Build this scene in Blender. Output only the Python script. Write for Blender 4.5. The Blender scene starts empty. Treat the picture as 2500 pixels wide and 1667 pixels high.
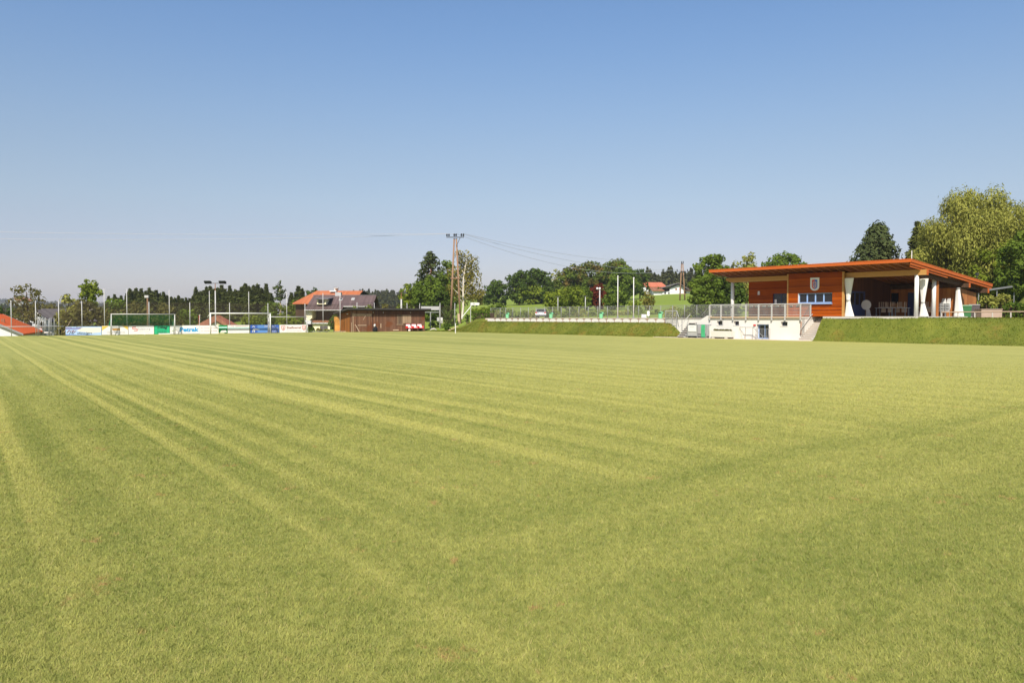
import bpy, math, random
import numpy as np
from mathutils import Vector, Matrix
random.seed(7)
RNG = np.random.default_rng(11)
SC = bpy.context.scene
COL = SC.collection
PI = math.pi
R = math.radians

# ------------------------------------------------------------------ camera
F_PX, HORIZ, CAM_H = 2000.0, 774.0, 2.0
cam_d = bpy.data.cameras.new('camera'); cam = bpy.data.objects.new('camera', cam_d); COL.objects.link(cam)
cam_d.sensor_width = 36.0; cam_d.lens = 36.0 * F_PX / 2500.0
cam_d.clip_start = 0.1; cam_d.clip_end = 9000
cam.location = (0, 0, CAM_H)
cam.rotation_euler = (PI / 2 - math.atan((833.5 - HORIZ) / F_PX), 0, 0)
SC.camera = cam

def PX(px, Y): return (px - 1250.0) / F_PX * Y
def PZ(py, Y): return CAM_H - (py - HORIZ) / F_PX * Y
def PP(px, py, Y): return Vector((PX(px, Y), Y, PZ(py, Y)))

# the frame of the pavilion and the pitch: u runs along the touchline, n away from the pitch
OX, OY = 18.64, 77.5
UX, UY = 0.62, -0.785
TH = math.atan2(UY, UX)
def W(a, b, z=0.0): return Vector((OX + UX * a - UY * b, OY + UY * a + UX * b, z))
def AB(x, y): dx, dy = x - OX, y - OY; return (UX * dx + UY * dy, -UY * dx + UX * dy)
def A_(px, b):
    k = (px - 1250.0) / F_PX
    return (k * (OY + UX * b) - OX + UY * b) / (UX - UY * k)
def YD(a, b): return OY + UY * a + UX * b
def ZA(py, a, b): return PZ(py, YD(a, b))
# the goal line behind the boards: x axis along it to the right, y axis away from the pitch
GX, GY = -32.8, 101.0
TG = TH + PI / 2
def T_(px):
    k = (px - 1250.0) / F_PX
    return (k * GY - GX) / (0.785 - 0.62 * k)
def G(t, d, z=0.0): return Vector((GX + 0.785 * t - 0.62 * d, GY + 0.62 * t + 0.785 * d, z))

# ------------------------------------------------------------------ nodes
class NT:
    def __init__(s, tree): s.t = tree; s.n = tree.nodes; s.l = tree.links
    def new(s, kind, **kw):
        x = s.n.new(kind)
        for k, v in kw.items(): setattr(x, k, v)
        return x
    def put(s, sock, v):
        if v is None: return
        if isinstance(v, bpy.types.NodeSocket): s.l.new(v, sock)
        elif isinstance(v, (tuple, list)) and sock.type == 'RGBA': sock.default_value = (*v[:3], 1)
        else: sock.default_value = v
    def math(s, op, a, b=None, c=None, clamp=False):
        x = s.new('ShaderNodeMath', operation=op, use_clamp=clamp)
        s.put(x.inputs[0], a); s.put(x.inputs[1], b)
        if c is not None: s.put(x.inputs[2], c)
        return x.outputs[0]
    def mix(s, f, a, b, blend='MIX'):
        x = s.new('ShaderNodeMix', data_type='RGBA', blend_type=blend)
        s.put(x.inputs[0], f); s.put(x.inputs[6], a); s.put(x.inputs[7], b)
        return x.outputs[2]
    def noise(s, vec, scale, detail=4, rough=0.55, dist=0.0):
        x = s.new('ShaderNodeTexNoise'); s.put(x.inputs['Vector'], vec)
        s.put(x.inputs['Scale'], scale); s.put(x.inputs['Detail'], detail)
        s.put(x.inputs['Roughness'], rough); s.put(x.inputs['Distortion'], dist)
        return x.outputs['Fac']
    def ramp(s, f, a, b):     # 0 below a, 1 above b
        x = s.new('ShaderNodeMapRange', interpolation_type='SMOOTHSTEP')
        s.put(x.inputs[0], f); s.put(x.inputs[1], a); s.put(x.inputs[2], b); return x.outputs[0]
    def comb(s, x, y, z=0.0):
        c = s.new('ShaderNodeCombineXYZ')
        s.put(c.inputs[0], x); s.put(c.inputs[1], y); s.put(c.inputs[2], z); return c.outputs[0]
    def sep(s, v):
        c = s.new('ShaderNodeSeparateXYZ'); s.put(c.inputs[0], v); return c.outputs
    def obj(s): return s.new('ShaderNodeTexCoord').outputs['Object']
    def pos(s): return s.new('ShaderNodeNewGeometry').outputs['Position']
    def bump(s, h, strength, dist=0.02):
        x = s.new('ShaderNodeBump'); s.put(x.inputs['Strength'], strength); s.put(x.inputs['Distance'], dist)
        s.put(x.inputs['Height'], h); return x.outputs[0]

def newmat(name):
    m = bpy.data.materials.new(name); m.use_nodes = True
    m.node_tree.nodes.clear(); t = NT(m.node_tree)
    out = t.new('ShaderNodeOutputMaterial')
    return m, t, out
def bsdf(t, out, col, rough=0.7, metal=0.0, normal=None, spec=0.4, **kw):
    p = t.new('ShaderNodeBsdfPrincipled')
    t.put(p.inputs['Base Color'], col); t.put(p.inputs['Roughness'], rough); t.put(p.inputs['Metallic'], metal)
    t.put(p.inputs['Specular IOR Level'], spec)
    if normal is not None: t.put(p.inputs['Normal'], normal)
    for k, v in kw.items(): t.put(p.inputs[k], v)
    t.l.new(p.outputs[0], out.inputs[0]); return p

def plain(name, c, var=0.15, scale=3.0, rough=0.7, metal=0.0, bump=0.0, spec=0.4):
    m, t, out = newmat(name); v = t.obj()
    f = t.noise(v, scale, 5)
    f2 = t.noise(v, scale * 9, 3)
    k = t.math('MULTIPLY_ADD', f, 1.4, -0.2, clamp=True)
    col = t.mix(k, tuple(x * (1 - var) for x in c), tuple(min(x * (1 + var), 0.95) for x in c))
    col = t.mix(t.math('MULTIPLY', f2, 0.25), col, tuple(x * (1 - 1.2 * var) for x in c))
    nrm = t.bump(f2, bump) if bump else None
    bsdf(t, out, col, rough, metal, nrm, spec); return m

def planks(name, c1, c2, width, axis, rough=0.6, gap=0.06, grain=1.0, c3=None, spec=0.3):
    """boards of the given width laid side by side along one object axis, each of its own tone"""
    m, t, out = newmat(name); o = t.sep(t.obj())
    x = o['XYZ'.index(axis)]
    q = t.math('DIVIDE', x, width); fl = t.math('FLOOR', q); fr = t.math('FRACT', q)
    oth = [o[i] for i in range(3) if i != 'XYZ'.index(axis)]
    along = oth[1] if axis != 'Z' else t.math('ADD', oth[0], oth[1])
    wn = t.new('ShaderNodeTexWhiteNoise', noise_dimensions='1D'); t.put(wn.inputs['W'], fl)
    g = t.noise(t.comb(t.math('MULTIPLY', x, 14 * grain), t.math('MULTIPLY', along, 0.9), t.math('MULTIPLY', fl, 3.7)), 1.0, 5)
    k = t.math('ADD', t.math('MULTIPLY', wn.outputs['Value'], 0.65), t.math('MULTIPLY', t.math('SUBTRACT', g, 0.32), 0.9), clamp=True)
    col = t.mix(k, c1, c2)
    if c3 is not None:
        st = t.noise(t.obj(), 0.55, 3)
        col = t.mix(t.ramp(st, 0.52, 0.68), col, c3)
    edge = t.math('MULTIPLY', t.math('LESS_THAN', fr, gap), 1.0)
    h = t.math('SUBTRACT', g, t.math('MULTIPLY', edge, 3.0))
    bsdf(t, out, col, rough, 0, t.bump(h, 0.6, 0.015), spec); return m

def leafmat(name, c1, c2, c3=None, trans=0.3):
    m, t, out = newmat(name)
    gi = t.new('ShaderNodeNewGeometry')
    cl = t.noise(t.obj(), 0.8, 3, 0.6)
    col = t.mix(t.math('ADD', t.math('MULTIPLY', gi.outputs['Random Per Island'], 0.34), t.math('MULTIPLY_ADD', cl, 1.7, -0.5), clamp=True), c1, c2)
    if c3 is not None:
        f = t.noise(t.obj(), 0.35, 3)
        col = t.mix(t.ramp(f, 0.48, 0.62), col, c3)
    d = t.new('ShaderNodeBsdfDiffuse'); t.put(d.inputs[0], col)
    tr = t.new('ShaderNodeBsdfTranslucent'); t.put(tr.inputs[0], t.mix(0.5, col, (col_boost(c2))))
    mx = t.new('ShaderNodeMixShader'); mx.inputs[0].default_value = trans
    t.l.new(d.outputs[0], mx.inputs[1]); t.l.new(tr.outputs[0], mx.inputs[2])
    t.l.new(mx.outputs[0], out.inputs[0]); return m
def col_boost(c): return (min(c[0] * 1.5, 1), min(c[1] * 1.5, 1), c[2] * 0.8)

def grass_colour(t, kind):
    """mown turf: the tones of the mowing passes, of dry patches and of bare spots, and painted far glare, by place on the ground"""
    pos = t.pos(); x, y, z = t.sep(pos)
    fine = t.noise(pos, 9.0, 4, 0.65); patch = t.noise(pos, 0.28, 4, 0.6, 0.4); mid = t.noise(pos, 1.3, 4, 0.6)
    if kind == 'field':
        ac = t.math('ADD', t.math('MULTIPLY', x, 0.83), t.math('MULTIPLY', y, 0.557))
        al = t.math('ADD', t.math('MULTIPLY', x, -0.557), t.math('MULTIPLY', y, 0.83))
        wob = t.math('MULTIPLY', t.noise(t.comb(t.math('MULTIPLY', al, 0.05), t.math('MULTIPLY', ac, 0.1)), 1.0, 2), 0.6)
        wob = t.math('ADD', wob, t.math('MULTIPLY', t.noise(t.comb(t.math('MULTIPLY', ac, 0.33), 3.0), 1.0, 3, 0.6), 4.2)); ac2 = t.math('ADD', ac, wob)
        s1 = t.noise(t.comb(t.math('MULTIPLY', ac2, 0.62), t.math('MULTIPLY', al, 0.008)), 1.0, 3, 0.6)
        s2 = t.noise(t.comb(t.math('MULTIPLY', ac2, 2.1), t.math('MULTIPLY', al, 0.014), 5.0), 1.0, 2, 0.5)
        rowq = t.math('DIVIDE', ac2, 1.45); rf = t.math('FRACT', rowq); rwn = t.new('ShaderNodeTexWhiteNoise', noise_dimensions='1D'); t.put(rwn.inputs['W'], t.math('FLOOR', rowq))
        wave = t.math('MULTIPLY', t.ramp(rf, 0.0, 0.12), t.math('SUBTRACT', 1.0, t.ramp(rf, 0.26, 0.5))); wave = t.math('MULTIPLY', wave, t.math('MULTIPLY_ADD', rwn.outputs['Value'], 0.75, 0.35)); wave = t.math('ADD', wave, t.math('MULTIPLY', t.math('LESS_THAN', t.math('FRACT', t.math('MULTIPLY', rwn.outputs['Value'], 7.0)), 0.45), 0.24)); s3 = t.noise(t.comb(t.math('MULTIPLY', ac2, 4.6), t.math('MULTIPLY', al, 0.03), 9.0), 1.0, 2, 0.5)
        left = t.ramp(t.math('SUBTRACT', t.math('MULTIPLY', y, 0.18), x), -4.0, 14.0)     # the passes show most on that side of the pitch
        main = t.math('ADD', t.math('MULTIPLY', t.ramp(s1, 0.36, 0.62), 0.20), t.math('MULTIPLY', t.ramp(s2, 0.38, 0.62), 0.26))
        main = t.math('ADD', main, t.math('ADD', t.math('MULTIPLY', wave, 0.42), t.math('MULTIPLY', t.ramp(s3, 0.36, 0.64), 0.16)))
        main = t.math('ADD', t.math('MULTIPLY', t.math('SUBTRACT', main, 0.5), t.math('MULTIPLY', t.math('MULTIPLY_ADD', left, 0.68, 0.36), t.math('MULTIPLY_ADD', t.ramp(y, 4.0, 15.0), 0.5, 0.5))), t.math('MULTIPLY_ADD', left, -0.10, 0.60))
        q = t.math('SUBTRACT', t.math('ADD', t.math('MULTIPLY', x, -0.646), t.math('MULTIPLY', y, 0.763)), 6.9)
        p = t.math('ADD', t.math('MULTIPLY', x, 0.763), t.math('MULTIPLY', y, 0.646))
        qw = t.math('ADD', q, t.math('MULTIPLY', t.noise(t.comb(t.math('MULTIPLY', p, 0.2), q), 1.0, 2), 0.9))
        hl = t.ramp(t.noise(t.comb(t.math('MULTIPLY', qw, 0.75), t.math('MULTIPLY', p, 0.03), 2.0), 1.0, 3), 0.36, 0.64)
        hl = t.math('MULTIPLY_ADD', hl, 0.20, 0.43)
        ismain = t.math('MAXIMUM', t.ramp(qw, -0.1, 0.9), t.math('SUBTRACT', 1.0, t.ramp(p, 2.5, 6.0)))
        edge = t.math('MULTIPLY', t.math('MULTIPLY', t.ramp(qw, -0.45, -0.1), t.math('SUBTRACT', 1.0, t.ramp(qw, -0.1, 0.5))), t.ramp(p, 3.0, 8.0))
        k = t.math('ADD', t.math('MULTIPLY', hl, t.math('SUBTRACT', 1.0, ismain)), t.math('MULTIPLY', main, ismain))
        k = t.math('SUBTRACT', k, t.math('MULTIPLY', edge, 0.08))
        far = t.math('MULTIPLY', t.ramp(y, 5.5, 24.0), 0.30)  # paints grazing glare and lens vignette into the turf colour, paler with distance
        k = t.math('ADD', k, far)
        k = t.math('ADD', k, t.math('MULTIPLY', t.math('SUBTRACT', patch, 0.5), 0.36))
        k = t.math('ADD', k, t.math('MULTIPLY', t.math('SUBTRACT', mid, 0.5), 0.5))
        k = t.math('ADD', k, t.math('MULTIPLY', t.math('SUBTRACT', fine, 0.5), 1.15), clamp=True)
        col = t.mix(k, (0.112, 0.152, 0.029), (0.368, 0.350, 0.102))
        bare = t.math('MULTIPLY', t.ramp(t.noise(pos, 1.4, 5, 0.7), 0.615, 0.67), t.ramp(fine, 0.42, 0.6))
        col = t.mix(t.math('MULTIPLY', bare, 0.75), col, (0.36, 0.20, 0.09))
    elif kind == 'bank':
        k = t.math('ADD', t.math('MULTIPLY', patch, 0.9), t.math('MULTIPLY', t.math('SUBTRACT', mid, 0.5), 0.9))
        k = t.math('ADD', k, t.math('MULTIPLY', t.math('SUBTRACT', fine, 0.5), 0.9), clamp=True)
        col = t.mix(k, (0.062, 0.095, 0.010), (0.205, 0.205, 0.034))
        dry = t.math('MULTIPLY', t.ramp(t.noise(pos, 0.35, 5, 0.65), 0.50, 0.68), t.ramp(t.noise(pos, 3.0, 4, 0.7), 0.34, 0.60))
        col = t.mix(t.math('MULTIPLY', dry, 0.6), col, (0.24, 0.14, 0.03))
    else:
        k = t.math('ADD', t.math('MULTIPLY', patch, 0.7), t.math('MULTIPLY', t.noise(pos, 0.05, 3), 0.5), clamp=True)
        col = t.mix(k, (0.120, 0.185, 0.020), (0.225, 0.275, 0.040))
    return col, fine, mid, pos
def grassmat(name, kind, bstr=0.6):
    m, t, out = newmat(name)
    col, fine, mid, pos = grass_colour(t, kind)
    vf = t.noise(pos, 55.0, 3, 0.7)
    h = t.math('ADD', t.math('MULTIPLY', vf, 0.6), fine)
    bsdf(t, out, col, 0.9, 0, t.bump(h, bstr, 0.05), 0.15); return m
def blademat(name):
    m, t, out = newmat(name)
    col, fine, mid, pos = grass_colour(t, 'field')
    gi = t.new('ShaderNodeNewGeometry')
    v = t.math('MULTIPLY_ADD', gi.outputs['Random Per Island'], 0.6, 0.90)
    x = t.new('ShaderNodeVectorMath', operation='SCALE'); t.put(x.inputs[0], col); t.put(x.inputs[3], v)
    dryk = t.math('GREATER_THAN', gi.outputs['Random Per Island'], 0.93)
    c2 = t.mix(t.math('MULTIPLY', dryk, 0.6), x.outputs[0], (0.42, 0.33, 0.16))
    nv = t.new('ShaderNodeVectorMath', operation='MULTIPLY_ADD'); t.put(nv.inputs[0], gi.outputs['Normal']); nv.inputs[1].default_value = (0.35, 0.35, 0.2); nv.inputs[2].default_value = (0, 0, 0.9)
    nn = t.new('ShaderNodeVectorMath', operation='NORMALIZE'); t.put(nn.inputs[0], nv.outputs[0])
    d = t.new('ShaderNodeBsdfDiffuse'); t.put(d.inputs[0], c2); t.put(d.inputs[1], nn.outputs[0])
    tr = t.new('ShaderNodeBsdfTranslucent'); t.put(tr.inputs[0], c2)
    mx = t.new('ShaderNodeMixShader'); mx.inputs[0].default_value = 0.2
    t.l.new(d.outputs[0], mx.inputs[1]); t.l.new(tr.outputs[0], mx.inputs[2]); t.l.new(mx.outputs[0], out.inputs[0]); return m

def tuftmat(name):
    m, t, out = newmat(name)
    col, fine, mid, pos = grass_colour(t, 'bank')
    gi = t.new('ShaderNodeNewGeometry')
    x = t.new('ShaderNodeVectorMath', operation='SCALE'); t.put(x.inputs[0], col); t.put(x.inputs[3], t.math('MULTIPLY_ADD', gi.outputs['Random Per Island'], 0.9, 0.65))
    nv = t.new('ShaderNodeVectorMath', operation='MULTIPLY_ADD'); t.put(nv.inputs[0], gi.outputs['Normal']); nv.inputs[1].default_value = (0.3, 0.3, 0.2); nv.inputs[2].default_value = (-0.35, -0.28, 0.8)
    nn = t.new('ShaderNodeVectorMath', operation='NORMALIZE'); t.put(nn.inputs[0], nv.outputs[0])
    d = t.new('ShaderNodeBsdfDiffuse'); t.put(d.inputs[0], x.outputs[0]); t.put(d.inputs[1], nn.outputs[0]); tr = t.new('ShaderNodeBsdfTranslucent'); t.put(tr.inputs[0], x.outputs[0])
    mx = t.new('ShaderNodeMixShader'); mx.inputs[0].default_value = 0.2
    t.l.new(d.outputs[0], mx.inputs[1]); t.l.new(tr.outputs[0], mx.inputs[2]); t.l.new(mx.outputs[0], out.inputs[0]); return m

def netmat(name, c, fill, pitch=0.06):
    """thin wires or cords crossing, open between them"""
    m, t, out = newmat(name); o = t.sep(t.obj())
    p = t.math('ADD', o[0], o[2]); q = t.math('SUBTRACT', o[0], o[2])
    fa = t.math('LESS_THAN', t.math('FRACT', t.math('DIVIDE', p, pitch)), fill)
    fb = t.math('LESS_THAN', t.math('FRACT', t.math('DIVIDE', q, pitch)), fill)
    a = t.math('MAXIMUM', fa, fb)
    d = t.new('ShaderNodeBsdfDiffuse'); t.put(d.inputs[0], c)
    tr = t.new('ShaderNodeBsdfTransparent')
    mx = t.new('ShaderNodeMixShader'); t.put(mx.inputs[0], a)
    t.l.new(tr.outputs[0], mx.inputs[1]); t.l.new(d.outputs[0], mx.inputs[2]); t.l.new(mx.outputs[0], out.inputs[0]); return m
def glassmat(name, c=(0.012, 0.014, 0.018)):
    m, t, out = newmat(name); bsdf(t, out, c, 0.06, 0, None, 0.6); return m

M = {}
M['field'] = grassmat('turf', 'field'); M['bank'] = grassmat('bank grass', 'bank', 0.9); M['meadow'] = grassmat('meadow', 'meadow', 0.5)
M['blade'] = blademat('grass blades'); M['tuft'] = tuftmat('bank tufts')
M['white'] = plain('white paint', (0.68, 0.67, 0.64), 0.05, 2.0, 0.6)
M['render'] = plain('white render', (0.66, 0.63, 0.575), 0.11, 0.7, 0.85, bump=0.15)
M['render_cool'] = plain('painted masonry', (0.66, 0.66, 0.66), 0.06, 0.6, 0.85)
M['cream'] = plain('cream render', (0.78, 0.70, 0.46), 0.07, 0.8, 0.85)
M['concrete'] = plain('concrete', (0.50, 0.46, 0.41), 0.14, 1.6, 0.9, bump=0.2)
M['paving'] = plain('pale gravel', (0.56, 0.46, 0.38), 0.14, 0.8, 0.95, bump=0.3)
M['steel'] = plain('galvanised steel', (0.25, 0.255, 0.25), 0.1, 4.0, 0.5, 0.1)
M['greyframe'] = plain('grey aluminium', (0.42, 0.41, 0.40), 0.1, 3.0, 0.5, 0.2)
M['dark'] = plain('dark metal', (0.035, 0.035, 0.038), 0.2, 3.0, 0.5)
M['black'] = plain('black plastic', (0.014, 0.014, 0.016), 0.2, 3.0, 0.8, spec=0.2)
M['post'] = plain('pale metal post', (0.44, 0.43, 0.41), 0.12, 2.0, 0.55, 0.1)
M['polewood'] = planks('weathered pole', (0.19, 0.105, 0.06), (0.31, 0.195, 0.12), 0.07, 'X', 0.85, 0.0)
M['fascia'] = planks('orange stained fascia', (0.44, 0.088, 0.013), (0.54, 0.13, 0.022), 0.12, 'Z', 0.5, 0.02)
M['rafter'] = planks('brown stained timber', (0.20, 0.065, 0.016), (0.30, 0.11, 0.03), 0.2, 'X', 0.55, 0.0)
M['glulam'] = planks('glulam', (0.40, 0.20, 0.055), (0.52, 0.29, 0.09), 0.045, 'Z', 0.5, 0.03)
M['larch'] = planks('red larch boards', (0.150, 0.024, 0.001), (0.44, 0.085, 0.003), 0.14, 'Z', 0.6, 0.05, spec=0.12)
M['larchv'] = planks('upright larch boards', (0.26, 0.075, 0.016), (0.46, 0.19, 0.05), 0.3, 'X', 0.6, 0.04)
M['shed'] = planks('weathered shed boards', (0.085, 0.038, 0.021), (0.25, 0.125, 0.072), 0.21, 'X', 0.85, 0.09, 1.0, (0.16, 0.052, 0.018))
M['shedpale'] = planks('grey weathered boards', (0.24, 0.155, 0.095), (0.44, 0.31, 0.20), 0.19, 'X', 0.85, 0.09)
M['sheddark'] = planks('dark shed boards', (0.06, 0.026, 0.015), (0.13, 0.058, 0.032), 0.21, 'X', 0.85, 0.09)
M['shedside'] = planks('orange stained side boards', (0.13, 0.046, 0.009), (0.30, 0.115, 0.022), 0.2, 'Y', 0.7, 0.05)
M['doorwood'] = planks('new pine door', (0.58, 0.27, 0.055), (0.70, 0.36, 0.09), 0.16, 'X', 0.6, 0.03)
M['pale_wood'] = plain('pale timber', (0.50, 0.36, 0.24), 0.15, 3, 0.8)
M['felt'] = plain('roofing felt', (0.05, 0.045, 0.042), 0.2, 3, 0.9)
M['tilehot'] = planks('new orange tiles', (0.56, 0.085, 0.008), (0.68, 0.12, 0.014), 0.33, 'X', 0.8, 0.07)
M['tile'] = planks('orange clay tiles', (0.36, 0.105, 0.038), (0.44, 0.145, 0.058), 0.33, 'X', 0.8, 0.07)
M['tile2'] = planks('red clay tiles', (0.40, 0.115, 0.06), (0.52, 0.17, 0.09), 0.35, 'X', 0.8, 0.07)
M['browntile'] = planks('brown clay tiles', (0.20, 0.085, 0.045), (0.32, 0.14, 0.075), 0.35, 'X', 0.8, 0.07)
M['darkroof'] = planks('dark ribbed roof', (0.085, 0.056, 0.052), (0.150, 0.102, 0.094), 0.26, 'X', 0.6, 0.22)
M['greyroof'] = planks('grey slates', (0.10, 0.09, 0.095), (0.17, 0.15, 0.15), 0.4, 'X', 0.75, 0.05)
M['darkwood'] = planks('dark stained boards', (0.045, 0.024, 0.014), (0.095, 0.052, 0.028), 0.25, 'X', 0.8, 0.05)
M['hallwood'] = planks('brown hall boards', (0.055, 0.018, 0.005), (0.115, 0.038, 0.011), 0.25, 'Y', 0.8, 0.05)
M['brownwood'] = planks('brown boards', (0.20, 0.085, 0.04), (0.33, 0.15, 0.075), 0.2, 'X', 0.8, 0.05)
M['glass'] = glassmat('dark glass')
M['blue'] = plain('blue window frame', (0.27, 0.40, 0.66), 0.06, 3, 0.5)
M['darkblue'] = plain('dark blue paint', (0.035, 0.05, 0.13), 0.1, 3, 0.45)
M['curtain'] = plain('white canvas', (0.68, 0.66, 0.62), 0.05, 3, 0.9)
M['mint'] = plain('mint green plastic', (0.17, 0.48, 0.24), 0.06, 3, 0.5)
M['green'] = plain('green plastic', (0.05, 0.34, 0.15), 0.1, 3, 0.5)
M['greenbin'] = plain('dark green plastic', (0.04, 0.15, 0.05), 0.1, 3, 0.5)
M['greybin'] = plain('grey plastic', (0.09, 0.075, 0.075), 0.1, 3, 0.5)
M['red'] = plain('red plastic', (0.62, 0.035, 0.03), 0.08, 3, 0.45)
M['seatwhite'] = plain('white plastic', (0.80, 0.72, 0.70), 0.04, 3, 0.45)
M['carpaint'] = plain('silver car paint', (0.24, 0.24, 0.26), 0.03, 2, 0.3, 0.55)
M['plant_box'] = plain('pinkish timber box', (0.40, 0.29, 0.225), 0.12, 3, 0.8)
M['net_g'] = netmat('green net', (0.02, 0.20, 0.09), 0.27, 0.11)
M['net_f'] = netmat('wire fence', (0.26, 0.26, 0.235), 0.12, 0.12)
M['net_b'] = netmat('dark catch net', (0.075, 0.058, 0.042), 0.13, 0.14)
M['net_w'] = netmat('white net', (0.5, 0.5, 0.48), 0.05, 0.13)
M['bark'] = plain('bark', (0.10, 0.065, 0.04), 0.3, 4, 0.95)
M['barkred'] = plain('red bark', (0.20, 0.095, 0.05), 0.3, 4, 0.95)
M['barkwhite'] = plain('birch bark', (0.58, 0.52, 0.43), 0.2, 5, 0.85)
M['wire'] = plain('cable', (0.40, 0.41, 0.45), 0.05, 1, 0.5)
# leaves
M['lf_green'] = leafmat('green leaves', (0.050, 0.087, 0.014), (0.161, 0.217, 0.031))
M['lf_bright'] = leafmat('bright leaves', (0.084, 0.126, 0.014), (0.231, 0.273, 0.034))
M['lf_dark'] = leafmat('dark leaves', (0.031, 0.056, 0.011), (0.095, 0.137, 0.025))
M['lf_copse'] = leafmat('mixed leaves', (0.050, 0.078, 0.014), (0.137, 0.182, 0.031), (0.161, 0.112, 0.031))
M['lf_willow'] = leafmat('willow leaves', (0.135, 0.150, 0.030), (0.37, 0.36, 0.085))
M['lf_brown'] = leafmat('dull leaves', (0.077, 0.077, 0.022), (0.175, 0.161, 0.048))
M['lf_birch'] = leafmat('birch leaves', (0.119, 0.112, 0.022), (0.259, 0.224, 0.050))
M['lf_red'] = leafmat('copper leaves', (0.077, 0.020, 0.011), (0.175, 0.042, 0.022))
M['lf_spruce'] = leafmat('spruce needles', (0.042, 0.062, 0.017), (0.147, 0.157, 0.042), None, 0.2)
M['lf_pine'] = leafmat('pine needles', (0.034, 0.050, 0.020), (0.101, 0.119, 0.042), None, 0.15)
M['lf_wood'] = leafmat('far wood', (0.042, 0.059, 0.020), (0.112, 0.109, 0.036), None, 0.1)
M['lf_hedge'] = leafmat('hedge leaves', (0.042, 0.081, 0.011), (0.119, 0.175, 0.025))

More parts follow.
